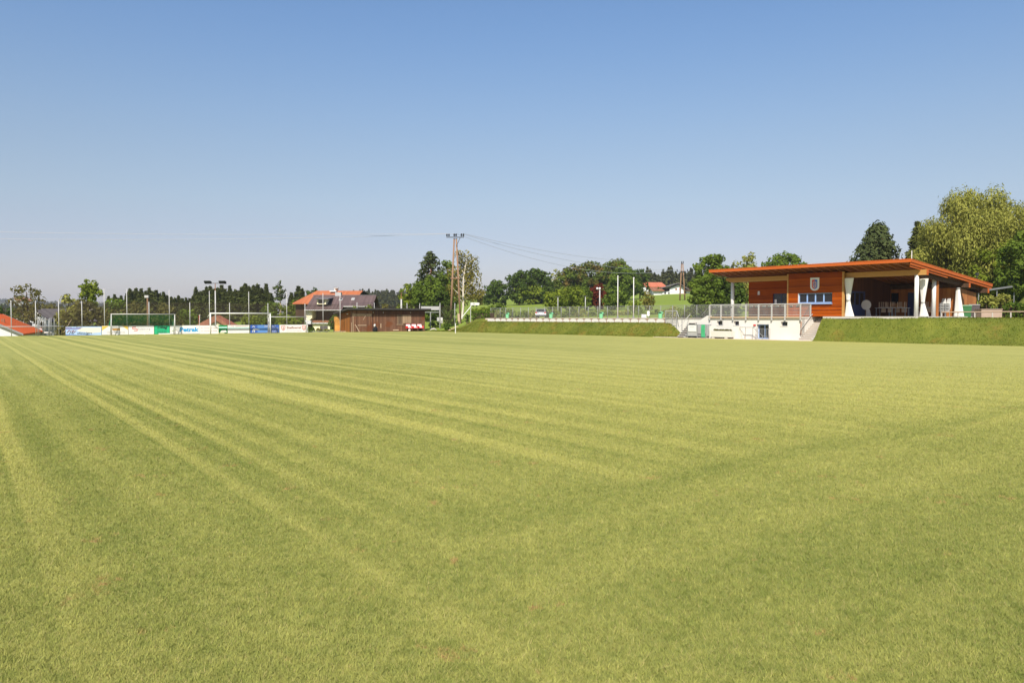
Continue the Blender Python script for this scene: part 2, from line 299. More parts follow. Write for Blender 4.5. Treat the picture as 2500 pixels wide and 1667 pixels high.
# ------------------------------------------------------------------ mesh building
class MB:
    def __init__(s): s.v = []; s.f = []; s.sm = False
    def add(s, vs, fs):
        o = len(s.v); s.v += [tuple(v) for v in vs]; s.f += [tuple(i + o for i in f) for f in fs]; return s
    def box(s, x0, x1, y0, y1, z0, z1):
        return s.add([(x0,y0,z0),(x1,y0,z0),(x1,y1,z0),(x0,y1,z0),(x0,y0,z1),(x1,y0,z1),(x1,y1,z1),(x0,y1,z1)],
                     [(3,2,1,0),(4,5,6,7),(0,1,5,4),(1,2,6,5),(2,3,7,6),(3,0,4,7)])
    def beam(s, p, q, w, h=None):
        h = h or w; p = Vector(p); q = Vector(q); d = (q - p).normalized()
        up = Vector((0, 0, 1)) if abs(d.z) < 0.95 else Vector((0, 1, 0))
        r = d.cross(up).normalized(); up = r.cross(d)
        vs = []
        for c in (p, q):
            for sx, sy in ((-1,-1),(1,-1),(1,1),(-1,1)): vs.append(c + r * (sx * w / 2) + up * (sy * h / 2))
        return s.add(vs, [(3,2,1,0),(4,5,6,7),(0,1,5,4),(1,2,6,5),(2,3,7,6),(3,0,4,7)])
    def tube(s, pts, rad, n=8):
        pts = [Vector(p) for p in pts]
        if not isinstance(rad, (list, tuple)): rad = [rad] * len(pts)
        vs, fs = [], []
        for i, p in enumerate(pts):
            d = (pts[min(i + 1, len(pts) - 1)] - pts[max(i - 1, 0)]).normalized()
            up = Vector((0, 0, 1)) if abs(d.z) < 0.9 else Vector((1, 0, 0))
            r = d.cross(up).normalized(); w = r.cross(d)
            for k in range(n):
                a = 2 * PI * k / n; vs.append(p + r * (math.cos(a) * rad[i]) + w * (math.sin(a) * rad[i]))
        for i in range(len(pts) - 1):
            for k in range(n):
                k2 = (k + 1) % n; fs.append((i*n+k, i*n+k2, (i+1)*n+k2, (i+1)*n+k))
        fs.append(tuple(range(n))[::-1]); fs.append(tuple((len(pts) - 1) * n + k for k in range(n)))
        return s.add(vs, fs)
    def cyl(s, x, y, z0, z1, r, n=14, r2=None): return s.tube([(x, y, z0), (x, y, z1)], [r, r2 if r2 is not None else r], n)
    def prism(s, poly, t0, t1, axis='Z'):
        """polygon extruded: axis Z -> poly is (x,y); Y -> (x,z); X -> (y,z)"""
        def mk(p, t):
            return {'Z': (p[0], p[1], t), 'Y': (p[0], t, p[1]), 'X': (t, p[0], p[1])}[axis]
        n = len(poly)
        vs = [mk(p, t0) for p in poly] + [mk(p, t1) for p in poly]
        fs = [tuple(range(n))[::-1], tuple(range(n, 2 * n))] + [(i, (i + 1) % n, n + (i + 1) % n, n + i) for i in range(n)]
        return s.add(vs, fs)
    def slab(s, p, th):
        """thick sheet below a quad given by four 3-D corners"""
        p = [Vector(v) for v in p]; q = [v - Vector((0, 0, th)) for v in p]
        return s.add(p + q, [(0,1,2,3),(7,6,5,4),(0,4,5,1),(1,5,6,2),(2,6,7,3),(3,7,4,0)])
    def wall(s, x0, x1, z0, z1, y0, y1, holes):
        """upright wall in the x-z plane with see-through openings (hx0,hx1,hz0,hz1)"""
        xs = sorted({x0, x1, *[h[0] for h in holes], *[h[1] for h in holes]}); zs = sorted({z0, z1, *[h[2] for h in holes], *[h[3] for h in holes]})
        for i in range(len(xs) - 1):
            for j in range(len(zs) - 1):
                cx, cz = (xs[i] + xs[i+1]) / 2, (zs[j] + zs[j+1]) / 2
                if any(h[0] < cx < h[1] and h[2] < cz < h[3] for h in holes): continue
                a, b, c, d = xs[i], xs[i+1], zs[j], zs[j+1]
                s.add([(a,y0,c),(b,y0,c),(b,y0,d),(a,y0,d)], [(0,1,2,3)]); s.add([(a,y1,c),(b,y1,c),(b,y1,d),(a,y1,d)], [(3,2,1,0)])
        def rim(a, b, c, d, flip):
            q = [[(a,y0,c),(a,y1,c),(a,y1,d),(a,y0,d)], [(b,y0,c),(b,y0,d),(b,y1,d),(b,y1,c)], [(a,y0,c),(b,y0,c),(b,y1,c),(a,y1,c)], [(a,y0,d),(a,y1,d),(b,y1,d),(b,y0,d)]]
            for k in q: s.add(k, [(0,1,2,3)] if flip else [(3,2,1,0)])
        rim(x0, x1, z0, z1, False)
        for h in holes: rim(*h, True)
        return s
    def build(s, name, mat, parent=None, loc=None, rz=0.0, smooth=False):
        me = bpy.data.meshes.new(name); me.from_pydata(s.v, [], s.f); me.update()
        if smooth: me.polygons.foreach_set('use_smooth', [True] * len(me.polygons))
        me.materials.append(mat)
        o = bpy.data.objects.new(name, me); COL.objects.link(o)
        if parent is not None: o.parent = parent
        if loc is not None: o.location = loc
        if rz: o.rotation_euler = (0, 0, rz)
        return o
def quadmesh(name, V, mat, parent=None, loc=None, k=4):
    """numpy vertex array, k verts per face"""
    n = len(V) // k
    me = bpy.data.meshes.new(name)
    me.vertices.add(len(V)); me.vertices.foreach_set('co', np.ascontiguousarray(V, dtype=np.float32).ravel())
    me.loops.add(n * k); me.loops.foreach_set('vertex_index', np.arange(n * k, dtype=np.int32))
    me.polygons.add(n); me.polygons.foreach_set('loop_start', np.arange(0, n * k, k, dtype=np.int32))
    me.polygons.foreach_set('loop_total', np.full(n, k, dtype=np.int32))
    me.update(calc_edges=True); me.materials.append(mat)
    o = bpy.data.objects.new(name, me); COL.objects.link(o)
    if parent is not None: o.parent = parent
    if loc is not None: o.location = loc
    return o
def tag(o, label=None, cat=None, group=None, kind=None):
    if label: o['label'] = label
    if cat: o['category'] = cat
    if group: o['group'] = group
    if kind: o['kind'] = kind
    return o
def thing(name, label, cat, loc=(0, 0, 0), rz=0.0, group=None):
    o = bpy.data.objects.new(name, None); COL.objects.link(o); o.empty_display_size = 0.3
    o.location = loc; o.rotation_euler = (0, 0, rz); return tag(o, label, cat, group)
def dup(root, loc, rz, label, group=None):
    r = root.copy(); COL.objects.link(r); r.location = loc; r.rotation_euler = (0, 0, rz); r['label'] = label
    if group: r['group'] = group
    for ch in list(root.children):
        c = ch.copy(); COL.objects.link(c); c.parent = r
        for g in list(ch.children):
            d = g.copy(); COL.objects.link(d); d.parent = c
    return r
def text(name, body, size, mat, parent, loc, width=None, ext=0.004, shear=0.0, rot=(PI / 2, 0, 0), bold=0.0):
    ws = body.split()
    if len(ws) > 1:      # every word a piece of its own
        width = width or size * 0.55 * len(body); n = len(body.replace('  ', ' ')); x = -width / 2; r = None
        for wd in ws:
            k = width * len(wd) / n; r = text(name, wd, size, mat, parent, (loc[0] + x + k / 2, loc[1], loc[2]), k * 0.96, ext, shear, rot, bold); x += width * (len(wd) + 1) / n
        return r
    cu = bpy.data.curves.new(name, 'FONT'); cu.body = body; cu.size = size; cu.extrude = ext; cu.shear = shear; cu.offset = bold
    cu.align_x = 'CENTER'; cu.align_y = 'CENTER'; cu.resolution_u = 3
    tmp = bpy.data.objects.new(name, cu); COL.objects.link(tmp)
    dg = bpy.context.evaluated_depsgraph_get(); dg.update()
    me = bpy.data.meshes.new_from_object(tmp.evaluated_get(dg)); bpy.data.objects.remove(tmp)
    me.materials.clear(); me.materials.append(mat)
    o = bpy.data.objects.new(name, me); COL.objects.link(o); o.parent = parent; o.location = loc; o.rotation_euler = rot
    if width:
        xs = [v.co.x for v in me.vertices]
        if xs: o.scale = (width / max(max(xs) - min(xs), 1e-3), 1, 1)
    return o
# ------------------------------------------------------------------ ground
def S(x):
    x = np.clip(x, 0, 1); return x * x * (3 - 2 * x)
def terrain_h(x, y):
    dx, dy = x - OX, y - OY; a = UX * dx + UY * dy; b = -UY * dx + UX * dy
    beyond = -51.8 - a
    hr = 1.72 * S((b - 4.0) / 4.5)
    hl = 1.75 * S((b + 1.0) / 16.0)
    k = S((a + 47) / 6.0)
    h = hr * k + hl * (1 - k)
    ky = x / np.maximum(y, 60.0)
    h = h + 60 * (1 - np.exp(-np.maximum(b - 28, 0) * 0.066 / 60)) * S((ky + 0.12) / 0.06)
    h = h + 13 * np.exp(-((y - 660) / 110.0) ** 2) * S((ky + 0.27) / 0.05) * S((-0.04 - ky) / 0.05)
    h = h - 4.0 * S((-6 - b) / 16.0) * S(beyond / 12.0)
    h = h + 6 * np.exp(-((y - 800) / 150.0) ** 2) * S((-x - 180) / 120.0)
    h = h + 50 * np.exp(-((y - 2700) / 420.0) ** 2) * (S((-x - 900) / 500.0) * (0.8 + 0.2 * np.sin(x / 170.0)) + 0.10)
    inside = (beyond < 0) & (b < 3.0)
    return np.where(inside, h - 0.06, h - 0.0)
def H(x, y): return float(terrain_h(np.array([x], float), np.array([y], float))[0])
def gridmesh(name, us, vs, fn, mat):
    Ug, Vg = np.meshgrid(us, vs); P = fn(Ug.ravel(), Vg.ravel())
    nu, nv = len(us), len(vs)
    i = np.arange((nu - 1) * (nv - 1)); r, c = i // (nu - 1), i % (nu - 1)
    q = np.stack([r * nu + c, r * nu + c + 1, (r + 1) * nu + c + 1, (r + 1) * nu + c], 1)
    me = bpy.data.meshes.new(name); me.from_pydata([tuple(p) for p in P], [], [tuple(int(z) for z in t) for t in q]); me.update()
    me.polygons.foreach_set('use_smooth', [True] * len(me.polygons)); me.materials.append(mat)
    o = bpy.data.objects.new(name, me); COL.objects.link(o); return o
sx = np.linspace(-1, 1, 221); xs = np.sinh(sx * 4.6) / math.sinh(4.6) * 2600
sy = np.linspace(0, 1, 190); ys = 60 + np.concatenate([np.linspace(-160, 0, 26)[:-1], np.sinh(sy * 4.2) / math.sinh(4.2) * 4600])
tag(gridmesh('terrain', xs, ys, lambda x, y: np.stack([x, y, terrain_h(x, y)], 1), M['meadow']), kind='structure')

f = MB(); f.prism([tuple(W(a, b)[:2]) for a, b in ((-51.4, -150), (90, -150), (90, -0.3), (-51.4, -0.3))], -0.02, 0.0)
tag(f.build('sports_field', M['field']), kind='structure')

def wob(x, y): return 0.05 * np.sin(x * 1.7 + y * 0.9) + 0.04 * np.sin(x * 0.63 - y * 2.1)
def bank_l(a, b):
    w = 2.1 + 9 * S((-38.5 - a) / 12); top = 1.42 * S((a + 53) / 9.0) * S((-3.95 - a) / 2.6)
    z = top * S((b + 0.42) / w) + 0.36 * S((b - 1.75) / 0.3) * S((a + 50) / 12.0) + wob(a, b) * S((b + 0.4) / 0.5) * S((1.5 - b) / 0.5)
    z = np.where(b < -0.35, -0.02, z)
    X = OX + UX * a - UY * b; Y = OY + UY * a + UX * b
    return np.stack([X, Y, z], 1)
tag(gridmesh('sloping_lawn', np.linspace(-53, -3.95, 150), np.concatenate([np.linspace(-0.42, 2.2, 22), np.linspace(2.6, 11, 12)]), bank_l, M['bank']), kind='structure')
def bank_r(a, b):
    w = 1.75 + 1.65 * S((a - 18.5) / 4.0)
    z = 1.90 * S((b + 0.42) / w) + wob(a, b) * S((b + 0.4) / 0.6) * S((3.0 - b) / 1.0) + 3.2 * S((b - 15.5) / 9.5) * S((a - 16) / 4.0)
    z = np.where((a < 18.95) & (b > 2.2), np.minimum(z, 1.8), z)
    z = np.where(b < -0.35, -0.02, z)
    X = OX + UX * a - UY * b; Y = OY + UY * a + UX * b
    return np.stack([X, Y, z], 1)
tag(gridmesh('sloping_lawn', np.linspace(10.98, 46, 110), np.concatenate([np.linspace(-0.42, 3.6, 26), np.linspace(4.0, 34, 40)]), bank_r, M['bank']), kind='structure')

def tufts(fn, a0, a1, b0, b1, n):
    a = RNG.uniform(a0, a1, n); b = b0 + (b1 - b0) * RNG.random(n); P = fn(a, b); ang = RNG.random(n) * 2 * PI
    h = 0.02 + 0.09 * RNG.random(n) ** 2.5; w_ = 0.02 + 0.035 * RNG.random(n); lx, ly = RNG.normal(0, 0.5, n) * h, RNG.normal(0, 0.5, n) * h
    c, s = np.cos(ang) * w_, np.sin(ang) * w_; V = np.empty((n, 3, 3), np.float32); V[:, 0] = P + np.stack([-c, -s, -0.01 + 0 * c], 1); V[:, 1] = P + np.stack([c, s, -0.01 + 0 * c], 1); V[:, 2] = P + np.stack([lx, ly, h], 1)
    return V.reshape(-1, 3)
tag(quadmesh('grass', np.concatenate([tufts(bank_l, -52, -4.0, -0.38, 1.66, 36000), tufts(bank_r, 11.0, 44, -0.38, 6.5, 40000)]), M['tuft'], None, None, 3), 'longer rough grass tufts covering the slopes along the pitch', 'grass', None, 'stuff')
t = MB(); t.prism([tuple(W(a, b)[:2]) for a, b in ((-38.2, 1.92), (-0.2, 1.92), (-0.2, 8.6), (0.5, 8.6), (0.5, 27.5), (-46, 27.5), (-46, 9.6), (-38.2, 9.6))], 1.6, 1.85)
tag(t.build('terrace_ground', M['paving']), kind='structure')
t = MB(); t.prism([tuple(W(a, b)[:2]) for a, b in ((-6.4, -0.7), (1.0, -1.2), (10.2, -1.1), (11.0, -0.3), (11.0, 0.2), (-4.4, 0.2), (-6.2, -0.1))], 0.0, 0.03)
tag(t.build('paved_path', M['paving']), kind='structure')

# near blades of the mown turf
def blades(n_at4, y0, y1):
    ys_ = np.linspace(y0, y1, 400); dens = n_at4 * (4.0 / ys_) ** 1.45; wid = 2 * (0.66 * ys_ + 7.0)
    cum = np.cumsum(dens * wid) * (ys_[1] - ys_[0]); n = int(cum[-1])
    y = np.interp(RNG.random(n) * cum[-1], cum, ys_); x = (RNG.random(n) * 2 - 1) * (0.66 * y + 7.0); over = np.clip((np.abs(x) - 0.66 * y - 1.2) / 5.8, 0, 1)
    ang = RNG.random(n) * 2 * PI; h = (0.014 + 0.022 * RNG.random(n)) * (0.75 + 0.5 * RNG.random(n)); w = 0.0014 + 0.0017 * RNG.random(n)
    w = w * (1 + np.maximum(y - 5, 0) * 0.08); fade = np.clip((46 - y) / 32, 0, 1); keep = RNG.random(n) < fade ** 1.3 * 1.01 * (1 - over) ** 1.5; h = h * (0.45 + 0.55 * fade)
    y, x, ang, h, w = y[keep], x[keep], ang[keep], h[keep], w[keep]; n = len(y)
    lean = RNG.normal(0, 0.55, n) * h; lean2 = RNG.normal(0, 0.55, n) * h
    c, s = np.cos(ang) * w, np.sin(ang) * w
    V = np.empty((n, 3, 3), np.float32)
    V[:, 0] = np.stack([x - c, y - s, np.zeros(n)], 1); V[:, 1] = np.stack([x + c, y + s, np.zeros(n)], 1)
    V[:, 2] = np.stack([x + lean, y + lean2, h], 1)
    return V.reshape(-1, 3)
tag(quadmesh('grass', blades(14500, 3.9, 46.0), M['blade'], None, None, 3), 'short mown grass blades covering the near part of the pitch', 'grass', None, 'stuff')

# ------------------------------------------------------------------ advertising boards along the goal line
def bmat(name, c, r=0.5): return plain('board ' + name, c, 0.03, 1.0, r)
BW = bmat('white', (0.80, 0.77, 0.74)); BG = bmat('green', (0.02, 0.42, 0.19)); BDG = bmat('leaf green', (0.01, 0.26, 0.07))
BBL = bmat('blue', (0.055, 0.13, 0.45)); BLB = bmat('pale blue', (0.42, 0.57, 0.80)); BPU = bmat('purple', (0.13, 0.05, 0.30))
BYE = bmat('yellow', (0.78, 0.52, 0.10)); BOR = bmat('amber', (0.70, 0.33, 0.02)); BRED = bmat('red', (0.55, 0.06, 0.05))
BTE = bmat('teal', (0.45, 0.72, 0.68)); TBL = bmat('sky blue', (0.03, 0.32, 0.66)); TDK = bmat('dark ink', (0.02, 0.04, 0.03)); TGR = bmat('grey ink', (0.36, 0.36, 0.36))
TBR = bmat('brown ink', (0.24, 0.06, 0.04)); TPK = bmat('pale red ink', (0.55, 0.30, 0.26)); TOL = bmat('olive ink', (0.32, 0.42, 0.12)); CRM = bmat('cream', (0.78, 0.72, 0.62))
def board(p0, p1, label, mat, z0=0.03, z1=1.02):
    t0, t1 = T_(p0) + 0.015, T_(p1) - 0.015
    th = thing('advertising_board', label, 'board', G((t0 + t1) / 2, 0), TG, 'advertising boards behind the goals')
    w = t1 - t0
    MB().box(-w / 2, w / 2, 0, 0.04, z0, z1).build('panel', mat, th)
    for x in (-w / 2 + 0.15, w / 2 - 0.15): MB().box(x - 0.03, x + 0.03, 0.043, 0.09, 0, z1 - 0.05).build('stake', M['steel'], th)
    return th, w
def patch(th, name, mat, poly, d=0.004, y=-0.001): return MB().prism(poly, y - d, y, 'Y').build(name, mat, th)
def rect(th, name, mat, x0, x1, z0, z1, d=0.004, y=-0.001): return patch(th, name, mat, [(x0, z0), (x1, z0), (x1, z1), (x0, z1)], d, y)

th, w = board(160, 248, 'long pale blue and white board with purple band and slanted script', BLB, 0.0, 0.96)
x0 = -w / 2
rect(th, 'band', BPU, x0, x0 + w * 0.42, 0.70, 0.80)
patch(th, 'sweep', CRM, [(x0 + w * 0.30, 0.52), (x0 + w * 0.42, 0.78), (x0 + w * 0.50, 0.85), (x0 + w * 0.98, 0.85), (x0 + w * 0.98, 0.32), (x0 + w * 0.72, 0.24), (x0 + w * 0.52, 0.36), (x0 + w * 0.40, 0.40)])
patch(th, 'sweep', BBL, [(x0, 0.01), (x0 + w * 0.80, 0.01), (x0 + w * 0.60, 0.07), (x0 + w * 0.30, 0.05), (x0, 0.12)])
text('lettering', 'Mi', 0.42, TBR, th, (x0 + w * 0.13, -0.008, 0.42), 0.95, 0.003, 0.35)
text('lettering', 'Mi  design', 0.34, TDK, th, (x0 + w * 0.40, -0.008, 0.24), 2.3, 0.003, 0.3)
text('lettering', 'Werbe  -  Druck', 0.13, TBR, th, (x0 + w * 0.22, -0.008, 0.88), 1.7, 0.003, 0.2)
th, w = board(248.5, 313, 'white board with pale yellow slanted corners and amber bar', BW)
x0 = -w / 2
patch(th, 'corner', BYE, [(x0, 0.50), (x0 + 0.02, 1.0), (x0 + 0.70, 1.0)]); patch(th, 'corner', BYE, [(w / 2 - 0.62, 1.0), (w / 2 - 0.02, 0.55), (w / 2 - 0.02, 1.0)])
rect(th, 'bar', BOR, -0.28, 0.52, 0.52, 0.72)
for z in (0.34, 0.20): text('lettering', 'info beratung service', 0.11, TGR, th, (0.1, -0.008, z), w * 0.7, 0.003)
th, w = board(313.5, 376, 'white board with red interlocked logo and small grey word beside it', BW)
x0 = -w / 2 + 0.4
for z0, z1, a, b in ((0.62, 0.88, 0.0, 0.38), (0.42, 0.70, 0.16, 0.54)):
    fr = MB()
    fr.prism([(x0 + a, z0), (x0 + b, z0), (x0 + b, z0 + 0.07), (x0 + a, z0 + 0.07)], -0.006 - a * 0.01, -0.002, 'Y'); fr.prism([(x0 + a, z1 - 0.07), (x0 + b, z1 - 0.07), (x0 + b, z1), (x0 + a, z1)], -0.006 - a * 0.01, -0.002, 'Y')
    fr.prism([(x0 + (a if a < 0.1 else b - 0.07), z0 + 0.07), (x0 + (a if a < 0.1 else b - 0.07) + 0.07, z0 + 0.07), (x0 + (a if a < 0.1 else b - 0.07) + 0.07, z1 - 0.07), (x0 + (a if a < 0.1 else b - 0.07), z1 - 0.07)], -0.006 - a * 0.01, -0.002, 'Y')
    fr.build('logo', BRED, th)
text('lettering', 'Salzburg', 0.30, TGR, th, (0.28, -0.008, 0.64), 1.35, 0.003)
text('lettering', 'wasser energie', 0.09, TGR, th, (0.3, -0.008, 0.36), 1.1, 0.003)
th, w = board(376.5, 414.5, 'bright green board with black slanted word across its top', BG)
text('lettering', 'Dibag', 0.40, TDK, th, (0, -0.006, 0.80), w * 0.66, 0.003, 0.25, (PI / 2, 0, 0), 0.012)
for z, s in ((0.46, 0.10), (0.32, 0.12), (0.18, 0.12)): text('lettering', 'bau planung garten', s, TDK, th, (0, -0.006, z), w * 0.62, 0.003)
th, w = board(415, 487, 'white board with one word in big bold blue letters', BW)
x0 = -w / 2
patch(th, 'leaf', TOL, [(x0 + 0.15, 0.30), (x0 + 0.7, 0.50), (x0 + 0.75, 0.56), (x0 + 0.2, 0.40)])
patch(th, 'leaf', TOL, [(x0 + 0.25, 0.62), (x0 + 0.6, 0.80), (x0 + 0.58, 0.72)])
text('lettering', 'Petrak', 0.66, TBL, th, (0.46, -0.006, 0.50), w * 0.66, 0.003, 0.0, (PI / 2, 0, 0), 0.03)
th, w = board(487.5, 533, 'white board with two lines of faint small print', BW, -0.02, 1.0)
for z, s in ((0.68, 0.15), (0.34, 0.15)): text('lettering', 'Ihr Partner Tel 06245', s, TPK, th, (0, -0.006, z), w * 0.86, 0.003)
th, w = board(533.5, 555.5, 'small dark green board with white cottage and pale band', BDG, 0.10, 1.02)
rect(th, 'band', BTE, -w / 2, w / 2, 0.66, 0.84)
patch(th, 'cottage', BW, [(-0.36, 0.16), (0.42, 0.16), (0.44, 0.26), (0.34, 0.36), (0.30, 0.50), (0.22, 0.42), (-0.05, 0.42), (-0.24, 0.34)])
th, w = board(556, 609, 'white board with red text line above a pale teal band', BW)
rect(th, 'band', BTE, -w / 2 + 0.02, w / 2 - 0.02, 0.64, 0.74)
text('lettering', 'IHR  ELEKTROMARKT', 0.17, TPK, th, (0.1, -0.006, 0.87), w * 0.8, 0.003)
th, w = board(611, 681.5, 'blue board with white horse drawing and white text lines', BBL)
x0 = -w / 2
rect(th, 'fade', bmat('mid blue', (0.12, 0.27, 0.62)), x0 + 0.9, x0 + 2.2, 0.05, 1.0, 0.002)
patch(th, 'drawing', BW, [(x0 + 0.35, 0.55), (x0 + 0.55, 0.60), (x0 + 0.95, 0.50), (x0 + 1.25, 0.46), (x0 + 1.10, 0.40), (x0 + 0.85, 0.38), (x0 + 0.60, 0.42), (x0 + 0.52, 0.12), (x0 + 0.44, 0.12), (x0 + 0.46, 0.40), (x0 + 0.36, 0.30), (x0 + 0.30, 0.12), (x0 + 0.24, 0.14), (x0 + 0.30, 0.42)], 0.005, -0.004)
patch(th, 'drawing', BW, [(x0 + 0.22, 0.80), (x0 + 0.40, 0.92), (x0 + 0.58, 0.80), (x0 + 0.54, 0.70), (x0 + 0.48, 0.80), (x0 + 0.38, 0.84), (x0 + 0.30, 0.74)], 0.005, -0.004)
text('lettering', 'Zehentner', 0.24, BW, th, (x0 + 2.5, -0.009, 0.86), 1.5, 0.003)
for z, l in ((0.64, 0.95), (0.46, 1.15), (0.28, 1.05), (0.12, 1.55)): text('lettering', 'Technik Service 5021', 0.13, BW, th, (w / 2 - 0.08 - l / 2, -0.009, z), l, 0.003)
th, w = board(682.5, 752, 'white board with brown old style lettering between two red shields', BW)
text('lettering', 'Stellnerei', 0.40, TBR, th, (-0.02, -0.006, 0.64), w * 0.5, 0.003, 0, (PI / 2, 0, 0), 0.008)
text('lettering', 'restaurant saal kegelbahn', 0.11, TPK, th, (0, -0.006, 0.22), w * 0.55, 0.003)
for cx in (-w / 2 + 0.48, w / 2 - 0.55):
    sh = [(-0.26, 0.28), (0.26, 0.28), (0.26, 0.0), (0.2, -0.16), (0, -0.34), (-0.2, -0.16), (-0.26, 0.0)]
    patch(th, 'shield', BRED, [(cx + p[0], 0.60 + p[1]) for p in sh]); patch(th, 'shield', BW, [(cx + p[0] * 0.72, 0.60 + p[1] * 0.78) for p in sh], 0.004, -0.006)
    rect(th, 'figure', TPK, cx - 0.07, cx + 0.09, 0.42, 0.74, 0.004, -0.011)

# ------------------------------------------------------------------ goals
def goal(name, label, loc, rz, wd, ht, r, mat, netm, back, brace):
    g = thing(name, label, 'goal', loc, rz, 'goals at the far end of the pitch')
    for x in (-wd / 2, wd / 2): MB().tube([(x, 0, 0), (x, 0, ht)], r, 10).build('post', mat, g, smooth=True)
    MB().tube([(-wd / 2 - r, 0, ht), (wd / 2 + r, 0, ht)], r, 10).build('crossbar', mat, g, smooth=True)
    for x in (-wd / 2, wd / 2):
        m = MB()
        for p, q in brace: m.tube([(x, p[0], p[1]), (x, q[0], q[1])], r * 0.6, 8)
        m.build('stanchion', mat, g, smooth=True)
    if netm:
        n = MB(); n.add([(-wd/2,0.05,ht-0.05),(wd/2,0.05,ht-0.05),(wd/2,back[0],back[1]),(-wd/2,back[0],back[1])], [(0,1,2,3)])
        for p in (-wd/2, wd/2): n.add([(p,0.05,ht-0.05),(p,back[0],back[1]),(p,0.06,back[1])], [(0,1,2)])
        n.build('net', netm, g)
    return g
def goal_at(pL, pR, d): tl = T_(pL); tr = T_(pR); return tl, tr
def gd(px, d):     # place on a line d in front of the boards
    k = (px - 1250.0) / F_PX; bx, by = GX + 0.62 * d, GY - 0.785 * d
    return (k * by - bx) / (0.785 - 0.62 * k)
l, r_ = gd(272, 0.9), gd(427, 0.9)
goal('portable_goal', 'pale metal goal with green net in front of the green board', G((l + r_) / 2, -0.9), TG, r_ - l, 2.32, 0.055, M['post'], M['net_g'], (1.5, 0.98), [((0, 2.3), (0.55, 0.03)), ((0.55, 0.06), (0.0, 0.06))])
l, r_ = gd(514, 1.3), gd(660, 1.3)
goal('football_goal', 'white full size goal with bare frame in front of the boards', G((l + r_) / 2, -1.3), TG, r_ - l, 2.44, 0.075, M['white'], M['net_w'], (1.15, 1.8), [((0, 2.4), (1.1, 2.0))])
l, r_ = gd(656, 0.5), gd(749, 0.5)
goal('youth_goal', 'smaller grey youth goal in front of the shield board', G((l + r_) / 2, -0.5), TG, r_ - l, 2.02, 0.05, M['post'], None, None, [((0, 2.0), (0.35, 0.03)), ((0.35, 0.05), (0.0, 0.05))])
for px, lab in ((286, 'white net weight on the grass beside the green goal'), (354, 'white net weight lying under the red logo board')):
    tt = gd(px, 1.0); m = MB(); m.tube([(-0.10, 0, 0.05), (0.10, 0, 0.05)], [0.055, 0.055], 8)
    tag(m.build('net_weight', M['white'], None, G(tt, -1.0), TG, True), lab, 'weight', 'net weights by the green goal')
tt = gd(401, 0.25); tag(MB().box(-0.62, 0.62, -0.1, 0.1, 0, 0.13).build('plank', M['white'], None, G(tt, -0.3), TG), 'white plank lying at the foot of the green board', 'plank')

# ------------------------------------------------------------------ ball-catch fence behind the boards
fpx = [(27.7, 0), (87.5, 0), (143.8, 0), (200.4, 0), (255.4, 1), (310.4, 1), (364.3, 0), (414, 1), (464, 0), (512, 1), (561, 0), (608, 1), (654.6, 0), (700.5, 1), (745, 0), (789, 1), (830.7, 1), (872, 0), (914, 0), (994, 0), (1025, 0), (1074.5, 0), (1110.7, 0)]
ft = thing('catch_fence', 'tall ball catch fence of pale posts and thin netting behind the boards', 'fence', G(0, 0.45), TG)
pts = []
for px, tall in fpx:
    d = 0.45 + (3.6 if 850 < px < 1050 else 0.0)
    k = (px - 1250.0) / F_PX; bx, by = GX - 0.62 * d, GY + 0.785 * d
    tt = (k * by - bx) / (0.785 - 0.62 * k); hgt = 5.15 if tall else 3.75
    if px > 840: hgt = 4.05
    y = d - 0.45; pts.append((tt, y, hgt)); zb = -0.05 if px < 1060 else 0.2
    MB().tube([(tt, y, zb), (tt, y, hgt)], 0.040, 8).build('post', M['post'], ft, smooth=True)
for i in range(len(pts) - 1):
    (ta, ya, ha), (tb, yb, hb) = pts[i], pts[i + 1]
    if ya != yb: continue
    h = 3.7
    MB().add([(ta, ya + 0.05, 0.9), (tb, yb + 0.05, 0.9), (tb, yb + 0.05, h), (ta, ya + 0.05, h)], [(0, 1, 2, 3)]).build('net', M['net_b'], ft)
    if ha > 4.5 and hb > 4.5: MB().tube([(ta, ya, 5.1), (tb, yb, 5.1)], 0.012, 5).build('top_wire', M['wire'], ft)
m = MB(); m.tube([(pts[0][0] - 1.0, -0.12, 1.0), (T_(159), -0.12, 1.0)], 0.03, 8); m.build('rail', M['post'], ft, smooth=True)
m = MB(); m.tube([(T_(756), 0.0, 0.10), (T_(820), 0.0, 0.10)], 0.03, 8); m.build('rail', M['post'], ft, smooth=True)
# stake, slanting pole, striped pole
p = G(T_(173), 0.9); q = MB().tube([(-0.55, 0, 0.3), (0.25, 0, 1.75)], 0.03, 6)
tag(q.build('leaning_stick', M['pale_wood'], None, p, TG), 'thin pale stick leaning behind the pale blue board', 'stick')
p = G(T_(494.5), 1.2); pole = thing('marker_pole', 'short white pole with red stripe behind the board with big blue letters', 'pole', p, TG)
MB().tube([(0, 0, -1.0), (0.03, 0, 1.5)], 0.05, 8).build('shaft', M['white'], pole); MB().tube([(0.035, 0, 1.5), (0.07, 0, 2.3)], 0.055, 8).build('sleeve', M['seatwhite'], pole)
MB().box(-0.05, 0.0, -0.02, 0.02, 1.2, 2.2).build('stripe', M['red'], pole)

